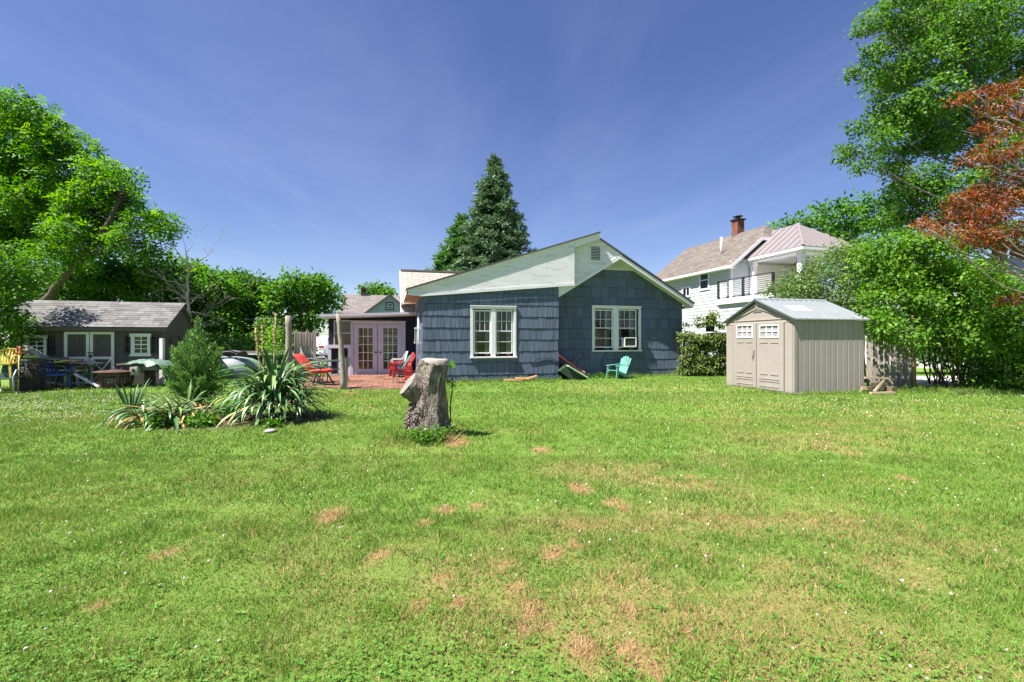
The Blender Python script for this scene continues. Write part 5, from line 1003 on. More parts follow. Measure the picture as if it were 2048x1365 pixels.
# ================================================================ PLANTS
def unit(a): return a/np.maximum(np.linalg.norm(a, axis=1, keepdims=True), 1e-9)
def leaf_object(name, P, D, Nn, Lg, Wd, tint, m, parent=None, fold=.18, droop=.12):
    """one mesh of folded diamond leaves: base points P, directions D, rough normals Nn"""
    n = len(P); D = unit(D); Sd = unit(np.cross(D, Nn)); U = np.cross(Sd, D); Lg = Lg[:, None]; Wd = Wd[:, None]
    V = np.empty((n, 4, 3)); V[:, 0] = P; V[:, 1] = P+D*Lg*.45+Sd*Wd*.5+U*Wd*fold; V[:, 2] = P+D*Lg-U*Lg*droop; V[:, 3] = P+D*Lg*.45-Sd*Wd*.5+U*Wd*fold
    me = bpy.data.meshes.new(name); nv = 4*n; me.vertices.add(nv); me.vertices.foreach_set('co', V.reshape(-1).astype(np.float32))
    b = np.arange(n)[:, None]*4; F_ = np.concatenate([b, b+1, b+2, b, b+2, b+3], 1).reshape(-1)
    me.loops.add(6*n); me.loops.foreach_set('vertex_index', F_.astype(np.int32)); me.polygons.add(2*n); me.polygons.foreach_set('loop_start', np.arange(0, 6*n, 3, dtype=np.int32))
    try: me.polygons.foreach_set('loop_total', np.full(2*n, 3, dtype=np.int32))
    except Exception: pass
    at_ = me.attributes.new('tint', 'FLOAT', 'POINT'); at_.data.foreach_set('value', np.repeat(np.clip(tint, 0, 1), 4).astype(np.float32))
    me.materials.append(m); me.update(calc_edges=True); me.validate()
    o = bpy.data.objects.new(name, me); COL.objects.link(o); o.parent = parent; return o
def rdir(n): return unit(rng.normal(size=(n, 3)))
def crown_points(blobs, dens, per, spread, flat=.85, shell=.45):
    """clumps of leaf points spread through a set of balls (centre, radius); returns points, outward directions, clump tint"""
    Pt, Od, Tn = [], [], []
    for (c, r) in blobs:
        k = max(4, int(dens*r*r)); d = rdir(k); rad = r*(shell+(1-shell)*rng.random(k)**.6); cc = np.array(c)+d*rad[:, None]*np.array([1, 1, flat]); tn = rng.normal(.5, .17, k)
        idx = np.repeat(np.arange(k), per); o = rng.normal(size=(k*per, 3))*spread*np.array([1, 1, .62]); Pt.append(cc[idx]+o); Od.append(d[idx]*.7+unit(o)*.6); Tn.append(tn[idx]+rng.normal(0, .13, k*per))
    return np.concatenate(Pt), np.concatenate(Od), np.concatenate(Tn)
def foliage(name, blobs, m, parent, dens, per, spread, L0, W0, flat=.85, shell=.45, up=.75, hang=.35, compound=0):
    P, O, T = crown_points(blobs, dens, per, spread, flat, shell); n = len(P)
    D = unit(O*.8+rng.normal(size=(n, 3))*.7+np.array([0, 0, -hang])); Nn = unit(rng.normal(size=(n, 3))*.55+O*.35+np.array([0, 0, up]))
    if compound:      # leaflets in pairs along a drooping stalk
        Sd = unit(np.cross(D, Nn)); q = compound; t = np.tile(np.linspace(.15, 1, q), n); ii = np.repeat(np.arange(n), q); sg = np.where(np.tile(np.arange(q), n) % 2, 1., -1.)[:, None]
        Ls = L0*2.6; P = P[ii]+D[ii]*(t*Ls)[:, None]+np.stack([0*t, 0*t, -.35*Ls*t*t], 1); D = unit(D[ii]*.7+Sd[ii]*sg); Nn = Nn[ii]+rng.normal(size=(n*q, 3))*.25; T = T[ii]+rng.normal(0, .06, n*q); n = n*q
    return leaf_object(name, P, D, Nn, L0*rng.uniform(.7, 1.3, n), W0*rng.uniform(.75, 1.25, n), T, m, parent)
def limb(mb, pts, r0, r1, n=7, wob=.05):
    pts = [Vector(p) for p in pts]; out = []; rs = []; K = 4*(len(pts)-1)
    for i in range(K+1):
        t = i/K*(len(pts)-1); a = min(int(t), len(pts)-2); f = t-a; p = pts[a].lerp(pts[a+1], f)
        if 0 < i < K: p += Vector((random.uniform(-wob, wob), random.uniform(-wob, wob), random.uniform(-wob, wob)))
        out.append(p); rs.append(r0+(r1-r0)*i/K)
    mb.tube(out, rs, n)
def tree(name, label, cat, base, trunk, blobs, lm, dens, per, spread, L0, W0, tr=.2, bark=None, group=None, twigs=3, **kw):
    """trunk: world points; blobs: (centre, radius); limbs run from the trunk to every ball"""
    t = thing(name, label, cat, base, 0, group); B = Vector(base); mb = MB(); tw = [Vector(p)-B for p in trunk]
    limb(mb, tw, tr, tr*.45, 10, tr*.15); bl = [((Vector(c)-B), r) for c, r in blobs]
    for c, r in bl:
        best = None
        for i in range(len(tw)-1):
            for f in (0,.2,.4,.6,.8,1):
                p = tw[i].lerp(tw[i+1], f); q = (p-c).length+max(0, p.z-c.z+.45*math.hypot(p.x-c.x, p.y-c.y))*1.6+random.uniform(0,.3)+(3 if p.z < 1.5 else 0)
                if best is None or q < best[0]: best = (q, p)
        s = best[1]; mid = s.lerp(c, .5)+Vector((random.uniform(-.1,.1), random.uniform(-.1,.1), -.05))*(c-s).length; limb(mb, [s, mid, c], max(.022, tr*.17), .012, 5, .06)
        for q in range(twigs): d = Vector(rdir(1)[0])*r*.85; limb(mb, [c, c+d*.5+Vector((0,0,.05)), c+d], .018, .006, 4, .04)
    mb.build('trunk', bark or BARKBROWN, t, True); foliage('crown', [(tuple(c), r) for c, r in bl], lm, t, dens, per, spread, L0, W0, **kw); return t
def B3(lst, Y, jit=.0, sc=1.0, back=0):
    """balls measured on the photo (column,row,radius px) at distance Y, with depth scatter; back>0 adds mirrored balls behind for volume"""
    out = []
    for px, py, r in lst:
        d = random.uniform(-jit, jit); c = at(px, py, Y+d); R_ = r/F*(Y+d)*sc; out.append((tuple(c), R_))
        if back and random.random() < back: out.append(((c.x+random.uniform(-.3,.3)*R_, c.y+R_*random.uniform(1.1,2.0), c.z+random.uniform(-.3,.2)*R_), R_*.95))
    return out
WALN = leaf_mat('walnut_leaf', (.026,.095,.008), (.078,.22,.016), (.20,.38,.03), .5)
DARKT = leaf_mat('dark_tree_leaf', (.022,.08,.010), (.058,.165,.016), (.14,.29,.03), .45)
MIDT = leaf_mat('mid_tree_leaf', (.028,.10,.011), (.075,.21,.02), (.18,.35,.04), .48)
MAPL = leaf_mat('maple_leaf', (.03,.09,.012), (.078,.195,.024), (.18,.32,.05), .45)
BUSHL = leaf_mat('bush_leaf', (.03,.10,.01), (.105,.25,.024), (.27,.44,.06), .48)
BUSHG = leaf_mat('grey_bush_leaf', (.045,.095,.02), (.11,.195,.042), (.22,.32,.10), .35)
REDM = leaf_mat('red_maple_leaf', (.10,.024,.014), (.27,.078,.028), (.40,.175,.05), .4)
SPRU = leaf_mat('spruce_needle', (.035,.085,.04), (.085,.16,.075), (.19,.28,.16), .15, .6)
PINE = leaf_mat('pine_needle', (.025,.08,.02), (.06,.16,.04), (.14,.27,.08), .2, .6)
JUNI = leaf_mat('juniper_spray', (.035,.10,.022), (.09,.205,.04), (.20,.34,.08), .25)
LIME = leaf_mat('lime_shrub_leaf', (.07,.20,.02), (.16,.36,.03), (.29,.48,.06), .45)
HEDG = leaf_mat('hedge_leaf', (.024,.08,.012), (.065,.16,.024), (.16,.29,.05), .4)
VINE = leaf_mat('vine_leaf', (.075,.10,.03), (.14,.21,.045), (.28,.33,.12), .4)
# --- left: two walnut-like trees behind the brown shed
T1 = [(40,215,40),(5,228,42),(78,240,30),(30,280,50),(92,288,40),(132,287,30),(60,340,50),(-5,330,52),(112,345,36),(30,400,50),(-30,400,50),(85,400,42),(62,462,40),(8,470,45),(-60,260,50),(-70,360,55),(-60,470,55),(100,470,28)]
tree('walnut_tree', 'tall bright green tree with upright trunk behind the left end of the brown shed', 'tree', (at(42,700,20).x, 20, 0), [at(44,743,20)+Vector((0,0,0)), at(43,600,20), at(38,500,20), at(50,400,20), at(35,300,20.5), at(30,230,20.5)], B3(T1, 20, .9, .62, .4), WALN, 78, 9, .17, .19, .085, .22, compound=6, hang=.5, shell=.5)
T2 = [(180,328,16),(202,350,26),(236,346,20),(215,388,36),(160,392,34),(255,390,22),(242,424,32),(182,432,36),(290,432,26),(332,442,20),(305,458,22),(132,440,34),(205,472,34),(255,472,30),(110,500,28),(160,500,26),(285,488,22),(140,400,30)]
tree('walnut_tree', 'bright green spreading tree with leaning dark trunk above the brown shed roof', 'tree', (at(60,700,18.5).x, 18.5, 0), [at(62,752,18.5), at(85,612,18.5), at(118,565,18.5), at(165,515,18.4), at(215,450,18.5), at(240,400,18.6)], B3(T2, 18.5, .8, .60, .35), WALN, 84, 9, .16, .18, .08, .17, compound=6, hang=.5, shell=.5)
T3 = [(205,545,42),(152,562,36),(262,548,42),(232,592,40),(292,590,38),(115,592,30),(330,562,28),(312,522,26),(180,610,35),(80,560,28),(70,610,30),(20,560,35),(10,610,35)]
tree('background_tree', 'dark green leafy tree filling the space just above the brown shed ridge', 'tree', (at(220,700,23).x, 23, 0), [at(222,735,23), at(225,650,23), at(228,560,23)], B3(T3, 23, 1.0, 1.0, .5), DARKT, 40, 26, .26, .22, .13, .16, shell=.5)
# foliage hanging in at the left edge
T4 = [(-30,520,45),(12,555,28),(-5,600,38),(28,592,16),(-20,650,40),(20,640,22),(-30,700,30),(5,690,20),(40,640,10),(18,500,16)]
tree('dogwood_tree', 'leafy branches of a nearby small tree reaching in at the left edge', 'tree', (at(-60,700,12.3).x, 12.3, 0), [at(-62,782,12.3), at(-58,650,12.3), at(-45,560,12.3)], B3(T4, 12.3, .3, .95, .3), MIDT, 260, 14, .12, .10, .055, .07, shell=.35)
# --- background trees left of the house
tree('background_tree', 'green tree behind the dead tree right of the brown shed', 'tree', (at(400,700,25).x, 25, 0), [at(402,731,25), at(400,640,25), at(395,570,25)], B3([(352,560,34),(392,562,26),(425,575,30),(345,600,32),(440,598,34),(400,620,42),(360,640,36),(440,650,36),(385,535,14),(420,545,14),(395,670,38),(345,675,34)], 25, .9, 1, .4), MIDT, 40, 26, .26, .22, .13, .15, shell=.5)
tree('background_tree', 'green tree in the middle of the row behind the utility wires', 'tree', (at(485,700,28).x, 28, 0), [at(487,727,28), at(486,650,28), at(482,590,28)], B3([(455,575,26),(482,568,26),(508,582,28),(470,605,36),(515,612,34),(485,640,42),(450,655,34),(525,650,34),(475,552,8),(520,562,12),(500,680,40),(455,690,30)], 28, 1.0, 1, .4), DARKT, 36, 26, .28, .24, .14, .16, shell=.5)
tree('background_tree', 'rounded bright green tree with dark trunk left of the lean-to roof', 'tree', (at(628,700,24).x, 24, 0), [at(632,734,24), at(620,680,24), at(604,640,24), at(598,590,24)], B3([(560,576,24),(590,565,24),(620,568,26),(645,590,22),(605,598,30),(640,628,24),(575,612,26),(548,600,22),(660,608,12),(572,650,24),(605,655,16)], 24, .8, 1, .4), MIDT, 46, 24, .24, .20, .12, .15, shell=.55)
tree('background_tree', 'small tree crown showing behind the far house chimney', 'tree', (at(752,700,44).x, 44, 0), [at(752,710,44), at(752,640,44), at(752,590,44)], B3([(742,582,12),(757,578,13),(768,586,10),(735,592,12),(760,595,16)], 44, .6, 1, .3), MIDT, 22, 26, .34, .32, .2, .2)
HB = [(420,700,34),(465,705,34),(515,700,36),(560,690,28),(592,700,18),(380,700,36),(540,660,26),(300,690,40),(250,690,40)]
h = foliage('hedge', B3(HB, 21, .8, 1, .5), HEDG, None, 50, 24, .22, .18, .11, shell=.5); h.name = 'hedge'; tag(h, 'dark leafy hedge closing off the yard behind the covered pool', 'hedge')
h2 = foliage('hedge', B3([(590+12*i, 690+random.uniform(-6,6), 13) for i in range(9)], 42, .5, 1, .3), HEDG, None, 14, 24, .4, .34, .2, shell=.4); tag(h2, 'distant leafy hedge behind the parked white car', 'hedge')
sh = thing('lime_shrub', 'small bright yellow-green shrub in front of the hedge left of the thick post', 'shrub', (at(550,720,15.6).x, 15.6, 0)); Bq = Vector(sh.location)
mb = MB()
for q in range(8): a_ = random.uniform(0,6.28); limb(mb, [(0,0,0),(.15*math.cos(a_),.15*math.sin(a_),.6),(.3*math.cos(a_),.3*math.sin(a_),1.35)], .014, .005, 5, .03)
mb.build('stems', BARKBROWN, sh); foliage('foliage', [(tuple(Vector(c)-Bq), r) for c, r in B3([(545,672,17),(553,690,20),(540,700,18),(560,705,16),(535,690,12),(556,665,10)], 15.6, .1)], LIME, sh, 120, 14, .10, .085, .045, shell=.3)
# dead tree
def dead_tree():
    base = Vector((at(382,700,19.5).x, 19.5, 0)); t = thing('dead_tree', 'bare grey dead tree with tangled twigs right of the brown shed', 'tree', base); mb = MB(); rnd = random.Random(11)
    W = mat('bleached_dead_wood', (.36,.31,.26), .9, .3, 10, .004, 30, stretch=(3,3,.8)); Pp = lambda x, y: at(x, y, 19.5)-base
    trunk = [Pp(384,736), Pp(383,660), Pp(376,600), Pp(374,560), Pp(378,538), Pp(372,505)]; limb(mb, trunk, .075, .022, 9, .02)
    def grow(p, d, ln, r, dep):
        q = p+d*ln; mid = (p+q)/2+Vector((rnd.uniform(-.12,.12), rnd.uniform(-.12,.12), rnd.uniform(-.02,.12)))*ln; limb(mb, [p, mid, q], r, r*.55, 5, .012)
        if dep:
            for k in range(rnd.choice((2,3))): grow(mid.lerp(q, rnd.uniform(.3,1)), (d+Vector((rnd.uniform(-.9,.9), rnd.uniform(-.8,.8), rnd.uniform(-.35,.55)))).normalized(), ln*rnd.uniform(.5,.8), max(.005, r*.55), dep-1)
    for (a, b, r) in (((378,538),(352,500),.028),((378,538),(400,522),.03),((400,522),(428,492),.02),((372,505),(366,478),.016),((372,505),(388,480),.014),((352,500),(325,474),.016)): limb(mb, [Pp(*a), Pp((a[0]+b[0])/2+2, (a[1]+b[1])/2+3), Pp(*b)], r, r*.45, 6, .02); grow(Pp(*b), (Pp(*b)-Pp(*a)).normalized(), .5, r*.45, 2)
    for (a, b) in (((376,600),(332,576)),((376,600),(352,560)),((374,575),(330,560)),((380,620),(345,640)),((381,640),(408,655)),((378,610),(405,590)),((383,650),(350,655)),((381,625),(412,632)),((376,590),(358,600))): limb(mb, [Pp(*a), Pp((a[0]+b[0])/2, (a[1]+b[1])/2-3)+Vector((0,rnd.uniform(-.3,.3),0)), Pp(*b)+Vector((0,rnd.uniform(-.5,.5),0))], .026, .012, 6, .03); [grow(Pp(*b).lerp(Pp(*a), rnd.uniform(0,.5)), Vector((rnd.uniform(-1,1), rnd.uniform(-.6,.6), rnd.uniform(-.5,.9))).normalized(), rnd.uniform(.4,.8), .009, 2) for _ in range(4)]
    mb.build('trunk_and_branches', W, t, True)
dead_tree()
# --- conifers behind the house
def conifer(label, px, top, bot, halfw, Y, lm, dens, needle, droop, seed):
    rg = np.random.default_rng(seed); c = at(px, top, Y); zt = c.z; zb = at(px, bot, Y).z; hw_ = halfw/F*Y; t = thing('conifer', label, 'tree', (c.x, Y, 0), 0); mb = MB(); mb.tube([(0,0,0),(0,0,zt*.6),(0,0,zt-.3)], [.24,.14,.02], 8)
    P, D, Nn, T = [], [], [], []; z = zb-1.2
    while z < zt-.1:
        f = (zt-z)/(zt-zb); rad = hw_*min(1.12, f**.78); nb = max(5, int(9+f*9))
        for k in range(nb):
            a = rg.uniform(0, 6.283); ln = rad*rg.uniform(.72, 1.08); dr = np.array([math.cos(a), math.sin(a), 0]); zz = z+rg.uniform(-.15, .15); ns = max(4, int(ln*dens)); tt = rg.uniform(.12, 1, ns)
            tipz = -droop*ln*tt+.30*ln*tt*tt*droop*1.6; pts = dr*(ln*tt)[:, None]; pts[:, 2] = zz+tipz+rg.normal(0, .05, ns); side = np.array([-dr[1], dr[0], 0]); pts += side*(rg.normal(0, .20, ns)*(.4+tt)*min(1, ln))[:, None]
            m_ = 5; ii = np.repeat(np.arange(ns), m_); base = pts[ii]+rg.normal(0, .07, (ns*m_, 3)); dd = dr*.75+side*rg.normal(0, .75, ns*m_)[:, None]+np.stack([np.zeros(ns*m_)]*2+[rg.normal(.15, .45, ns*m_)], 1)
            P.append(base); D.append(dd); Nn.append(rg.normal(0, .4, (ns*m_, 3))+np.array([0,0,1])); T.append(np.clip(.25+.5*tt[ii]+rg.normal(0, .17, ns*m_)+rg.normal(0,.08), 0, 1))
            if k % 2 == 0: mb.tube([(0,0,zz+.1), tuple(dr*ln*.5+np.array([0,0,zz-droop*ln*.3])), tuple(dr*ln*.9+np.array([0,0,zz-droop*ln*.35]))], [.03,.02,.006], 4)
        z += .30+.12*f
    mb.build('trunk', BARKBROWN, t); P = np.concatenate(P); n = len(P); leaf_object('crown', P, np.concatenate(D), np.concatenate(Nn), needle*rg.uniform(.7,1.3,n), needle*.38*rg.uniform(.7,1.3,n), np.concatenate(T), lm, t, .1, .05)
conifer('tall blue-green spruce rising behind the low wing roof', 990, 314, 540, 90, 29, SPRU, 15, .32, .22, 3)
conifer('smaller darker pine beside the left foot of the tall spruce', 925, 428, 545, 68, 32, PINE, 13, .34, .10, 4)
# --- right: bushes, maple, red maple, trees beyond
def bush(name, label, cat, base, stems, blobs, lm, dens, per, spread, L0, W0, **kw):
    t = thing(name, label, cat, base); Bq = Vector(base); mb = MB()
    for (p, q, r) in stems:
        p, q = Vector(p)-Bq, Vector(q)-Bq; limb(mb, [p, p.lerp(q, .5)+Vector((random.uniform(-.2,.2), random.uniform(-.2,.2), .15)), q], r, r*.35, 5, .05)
    mb.build('stems', BARKBROWN, t, True); foliage('foliage', [(tuple(Vector(c)-Bq), r) for c, r in blobs], lm, t, dens, per, spread, L0, W0, **kw); return t
G1 = [(1562,575,22),(1590,570,24),(1625,548,26),(1665,515,26),(1700,500,26),(1600,585,34),(1640,560,42),(1690,540,42),(1655,600,36),(1700,585,42),(1550,590,20),(1548,585,12),(1580,612,16),(1735,500,30),(1680,490,10),(1740,560,40),(1720,610,34),(1740,640,26)]
stm = [(at(1650+i*9, 760, 14.6)*1, at(1580+i*17, 560-random.uniform(0,60), 14.4+random.uniform(-.6,.8)), .03) for i in range(10)]
stm = [(Vector((p.x, p.y, 0)), q, r) for p, q, r in stm]
bush('forsythia_bush', 'grey-green twiggy bush rising behind the tan shed roof', 'bush', (at(1670,760,14.6).x, 14.6, 0), stm, B3(G1, 14.6, .5, .92, .5), BUSHG, 150, 18, .16, .09, .048, shell=.45)
G2 = [(1770,500,34),(1810,490,34),(1850,485,32),(1880,495,28),(1780,545,46),(1830,540,48),(1880,540,46),(1930,550,44),(1970,575,40),(2010,585,44),(2050,600,44),(1770,600,46),(1820,600,50),(1875,600,50),(1930,610,50),(1985,630,48),(2040,650,48),(1760,640,30),(1800,655,26),(1840,650,30),(1890,655,32),(1940,665,34),(1990,690,42),(2040,700,46),(2000,745,40),(2045,750,44),(1960,700,24),(1975,770,20),(2020,785,24),(1770,668,14),(1795,675,12),(1920,480,20),(1745,520,20),(1960,540,20),(2090,680,50),(2090,760,45)]
stm = []
for i in range(34):
    px = random.uniform(1840, 2050); b_ = at(px, 770, 13.2+random.uniform(-.3, 1.4)); b_.z = 0; q = at(px+random.uniform(-90, 60), random.uniform(560, 690), b_.y+random.uniform(-.6,.6)); stm.append((b_, q, random.uniform(.012,.03)))
for i in range(26):
    px = random.uniform(1850, 1990); b_ = at(px, 770, 13.0+random.uniform(0,1)); b_.z = .02; q = Vector((b_.x+random.uniform(-1,1), b_.y+random.uniform(-.8,.4), random.uniform(.2,1.1))); stm.append((b_, q, random.uniform(.006,.014)))
bush('tall_bush', 'huge bright green leafy bush arching over the board fence at right', 'bush', (at(1930,775,13.3).x, 13.3, 0), stm, B3(G2, 12.9, .5, .92, .6)+B3([(1752,640,20),(1778,648,22),(1802,660,20),(1822,672,15),(1790,676,12),(1765,662,12),(1745,655,12),(1838,690,12)], 11.95, .1), BUSHL, 120, 24, .17, .11, .066, shell=.45)
hb = foliage('hedge', B3([(1850+30*i, 700+random.uniform(-25,15), 30) for i in range(8)], 18.5, .5, 1, .3), HEDG, None, 80, 20, .2, .15, .09, shell=.4); tag(hb, 'dark hedge across the gravel drive seen under the arching bush', 'hedge')
M1 = [(1750,40,32),(1722,55,16),(1748,110,30),(1712,143,15),(1790,20,40),(1795,75,42),(1800,150,44),(1762,215,26),(1722,255,24),(1708,300,20),(1716,338,18),(1742,325,18),(1772,285,38),(1760,250,30),(1820,215,46),(1830,290,42),(1870,20,55),(1870,110,60),(1880,190,60),(1950,30,62),(1950,120,66),(1960,210,66),(2035,30,66),(2040,120,66),(2040,210,66),(1870,280,50),(1940,290,58),(2020,300,64),(1795,350,28),(1850,360,46),(1920,370,52),(1785,395,28),(1838,425,40),(1905,440,42),(2000,380,60),(1960,470,40),(2030,470,46),(1780,440,22),(1740,150,26),(1690,300,10),(2100,100,70),(2100,250,70),(1820,-20,50),(1920,-30,60),(2020,-40,60)]
tree('maple_tree', 'towering green maple filling the upper right corner', 'tree', (at(2010,700,22).x, 22, 0), [at(2012,738,22), at(2005,560,22), at(1985,400,22), at(1960,250,22), at(1930,100,22), at(1920,0,22)], B3(M1, 22, 1.8, .72, .4), MAPL, 54, 24, .20, .155, .12, .30, shell=.55, bark=mat('maple_bark', (.12,.105,.095), .95, .3, 8, .01, 14, stretch=(3,3,.7)))
tree('background_tree', 'pale green tree showing over the metal porch roof', 'tree', (at(1690,700,36).x, 36, 0), [at(1690,717,36), at(1690,600,36), at(1690,450,36)], B3([(1585,452,18),(1612,440,20),(1650,428,22),(1690,418,24),(1730,410,24),(1765,418,24),(1690,450,26),(1740,448,28),(1640,458,22),(1560,458,10),(1780,460,26),(1710,490,30),(1660,490,30)], 36, 1.2, .78, .3), MIDT, 18, 30, .40, .32, .2, .25, shell=.55)
RM = [(1950,190,20),(2000,178,24),(2035,170,20),(1990,215,24),(2040,225,28),(2020,262,22),(1985,285,12),(2045,300,26),(2000,318,28),(1960,312,16),(2040,350,34),(1990,345,14),(1960,385,30),(1925,398,26),(2010,395,36),(2050,400,36),(1990,430,34),(1945,432,32),(1900,425,18),(1865,440,16),(1845,452,12),(1890,455,18),(1930,462,24),(1980,470,30),(2030,460,36),(2060,480,30),(2040,595,14),(2015,600,8)]
t = tree('red_maple', 'orange-red Japanese maple branches coming in from the right edge', 'tree', (at(2170,700,10.5).x, 10.5, 0), [at(2172,800,10.5), at(2165,600,10.5), at(2120,450,10.5), at(2080,330,10.5), at(2060,220,10.5)], B3(RM, 10.5, .35, .9, .45), REDM, 165, 15, .10, .095, .032, .07, flat=.42, shell=.2, up=1.2, hang=.15, bark=mat('silver_bark', (.24,.20,.17), .85, .25, 10), twigs=2)
# vine-covered fence between house and tan shed
vf = thing('vine_fence', 'low wire fence smothered in green vines between the house and the tan shed', 'fence', (at(1410,745,17.6).x, 17.6, 0)); Bq = Vector(vf.location)
for px in (1368, 1412, 1456): MB().box((at(px,745,17.75).x-Bq.x-.04, .1, 0), (at(px,745,17.75).x-Bq.x+.04, .18, 1.65)).build('post', WOODGREY, vf)
for z in (.3,.8,1.5): MB().tube([(at(1360,745,17.7).x-Bq.x, .09, z), (at(1462,745,17.7).x-Bq.x, .09, z)], .008, 5).build('wire', mat('wire', (.3,.3,.3), .6), vf)
vb = [(1372+14*i+random.uniform(-4,4), 676+21*j+random.uniform(-5,5), 11) for i in range(7) for j in range(4)]+[(1397,648,6),(1398,636,4),(1420,645,9),(1425,630,7),(1370,648,4),(1440,650,6)]
foliage('vines', [(tuple(Vector(c)-Bq), r) for c, r in B3(vb, 17.5, .12)], VINE, vf, 620, 16, .08, .085, .065, shell=.25, hang=.6)
mb = MB()
for q in range(60): x = random.uniform(-.95,.85); limb(mb, [(x, random.uniform(-.15,.1), 0), (x+random.uniform(-.2,.2), random.uniform(-.2,.1), .6), (x+random.uniform(-.4,.4), random.uniform(-.2,.1), 1.4)], .008, .004, 4, .04)
mb.build('stems', BARKBROWN, vf)
# ================================================================ THE STUMP
def stump():
    X0, Y0 = STUMP; base = Vector((X0, Y0, .0)); t = thing('tree_stump', 'gnarled grey tree stump with a sawn limb, standing in the lawn', 'stump', base)
    m, tt = new_mat('stump_bark'); n = lambda k, **kw: _n(tt, k, kw); l = tt.links.new
    tc = n('ShaderNodeTexCoord'); mp = n('ShaderNodeMapping'); l(tc.outputs['Object'], mp.inputs[0]); mp.inputs['Scale'].default_value = (1,1,.38)
    v = n('ShaderNodeTexVoronoi', feature='DISTANCE_TO_EDGE'); l(mp.outputs[0], v.inputs['Vector']); v.inputs['Scale'].default_value = 42
    no = n('ShaderNodeTexNoise'); l(mp.outputs[0], no.inputs['Vector']); no.inputs['Scale'].default_value = 17; no.inputs['Detail'].default_value = 10; no.inputs['Roughness'].default_value = .75
    n2 = n('ShaderNodeTexNoise'); l(tc.outputs['Object'], n2.inputs['Vector']); n2.inputs['Scale'].default_value = 3.2; n2.inputs['Detail'].default_value = 4
    cr = n('ShaderNodeValToRGB'); l(no.outputs['Fac'], cr.inputs[0]); e = cr.color_ramp.elements; e[0].position = .33; e[0].color = (.07,.052,.038,1); e[1].position = .66; e[1].color = (.50,.45,.38,1); x = e.new(.5); x.color = (.25,.21,.175,1)
    mi = n('ShaderNodeMix', data_type='RGBA'); mr = n('ShaderNodeMapRange'); l(n2.outputs['Fac'], mr.inputs['Value']); mr.inputs['From Min'].default_value = .5; mr.inputs['From Max'].default_value = .65; mr.inputs['To Max'].default_value = .45; l(mr.outputs[0], mi.inputs['Factor']); l(cr.outputs[0], mi.inputs['A']); mi.inputs['B'].default_value = (.17,.155,.08,1)
    p = n('ShaderNodeBsdfPrincipled'); l(mi.outputs['Result'], p.inputs['Base Color']); p.inputs['Roughness'].default_value = .95; p.inputs['Specular IOR Level'].default_value = .15
    ad = n('ShaderNodeMath', operation='ADD'); l(no.outputs['Fac'], ad.inputs[0]); mm = n('ShaderNodeMath', operation='MINIMUM'); l(v.outputs['Distance'], mm.inputs[0]); mm.inputs[1].default_value = .25; l(mm.outputs[0], ad.inputs[1])
    bp = n('ShaderNodeBump'); l(ad.outputs[0], bp.inputs['Height']); bp.inputs['Distance'].default_value = .06; l(bp.outputs[0], p.inputs['Normal']); o = n('ShaderNodeOutputMaterial'); l(p.outputs[0], o.inputs[0])
    BK = m
    CUT = mat('sawn_wood', (.19,.17,.155), .9, .25, 9, .002, 40, dirt=(.30,.25,.21), dirt_amt=.6, dirt_scale=6)
    def bark_tube(rings, nseg, name, par, m_, amp=.035):
        b = MB()
        for i, (c, rx, ry, nx) in enumerate(rings):      # centre, radii, tilt (dz per dx)
            for k in range(nseg):
                a = 2*math.pi*k/nseg; d = Vector((math.cos(a), math.sin(a), 0)); q = mnoise.noise(Vector((d.x*2.2, d.y*2.2, c[2]*1.6)))*1.2+mnoise.noise(Vector((d.x*6, d.y*6, c[2]*4)))*.6+mnoise.noise(Vector((d.x*16+3, d.y*16, c[2]*9)))*.35
                rr = 1+q*amp/rx; b.v.append((c[0]+d.x*rx*rr, c[1]+d.y*ry*rr, c[2]+d.x*rx*rr*nx))
        for i in range(len(rings)-1):
            for k in range(nseg): k2 = (k+1) % nseg; b.f.append((i*nseg+k, i*nseg+k2, (i+1)*nseg+k2, (i+1)*nseg+k))
        b.f.append(tuple((len(rings)-1)*nseg+k for k in range(nseg))); return b.build(name, m_, par, True), b
    px = lambda x, y: at(x, y, Y0)-base
    prof = [(812,905,888),(812,900,872),(818,896,850),(822,893,830),(824,892,805),(826,892,780),(828,893,765),(832,895,750),(834,896,740),(836,896,730),(840,895,722)]
    rings = []
    for xl, xr, y in prof:
        for _ in (0,): a, b = px(xl, y), px(xr, y); rings.append((((a.x+b.x)/2, 0, a.z), (b.x-a.x)/2, (b.x-a.x)/2*.88, 0))
    dense = []
    for i in range(len(rings)-1):
        for q in range(5): f = q/5; A, B = rings[i], rings[i+1]; dense.append((tuple(A[0][k]*(1-f)+B[0][k]*f for k in range(3)), A[1]*(1-f)+B[1]*f, A[2]*(1-f)+B[2]*f, 0))
    dense.append(rings[-1]); tot = len(dense)
    dense = [(c, rx, ry, .16*max(0, (i/tot-.75))*4*-.25) for i, (c, rx, ry, _) in enumerate(dense)]
    tr, b = bark_tube(dense, 72, 'trunk', t, BK, .04)
    # sawn top, slanting, as a rough lighter slab; raised back lip
    c, rx, ry, nx = dense[-1]; s = MB(); N_ = 40; prof_top = [(1.0,0),(.8,.018),(.4,.03),(.0,.03)]
    for rf, dz in prof_top:
        for k in range(N_): a = 2*math.pi*k/N_; q = 1+.06*mnoise.noise(Vector((math.cos(a)*2, math.sin(a)*2, 3))); x = math.cos(a)*rx*rf*q*.97; s.v.append((c[0]+x, c[1]+math.sin(a)*ry*rf*q*.97, c[2]+.004+dz+x*nx+.02*mnoise.noise(Vector((x*9, math.sin(a)*rf*3, 1)))))
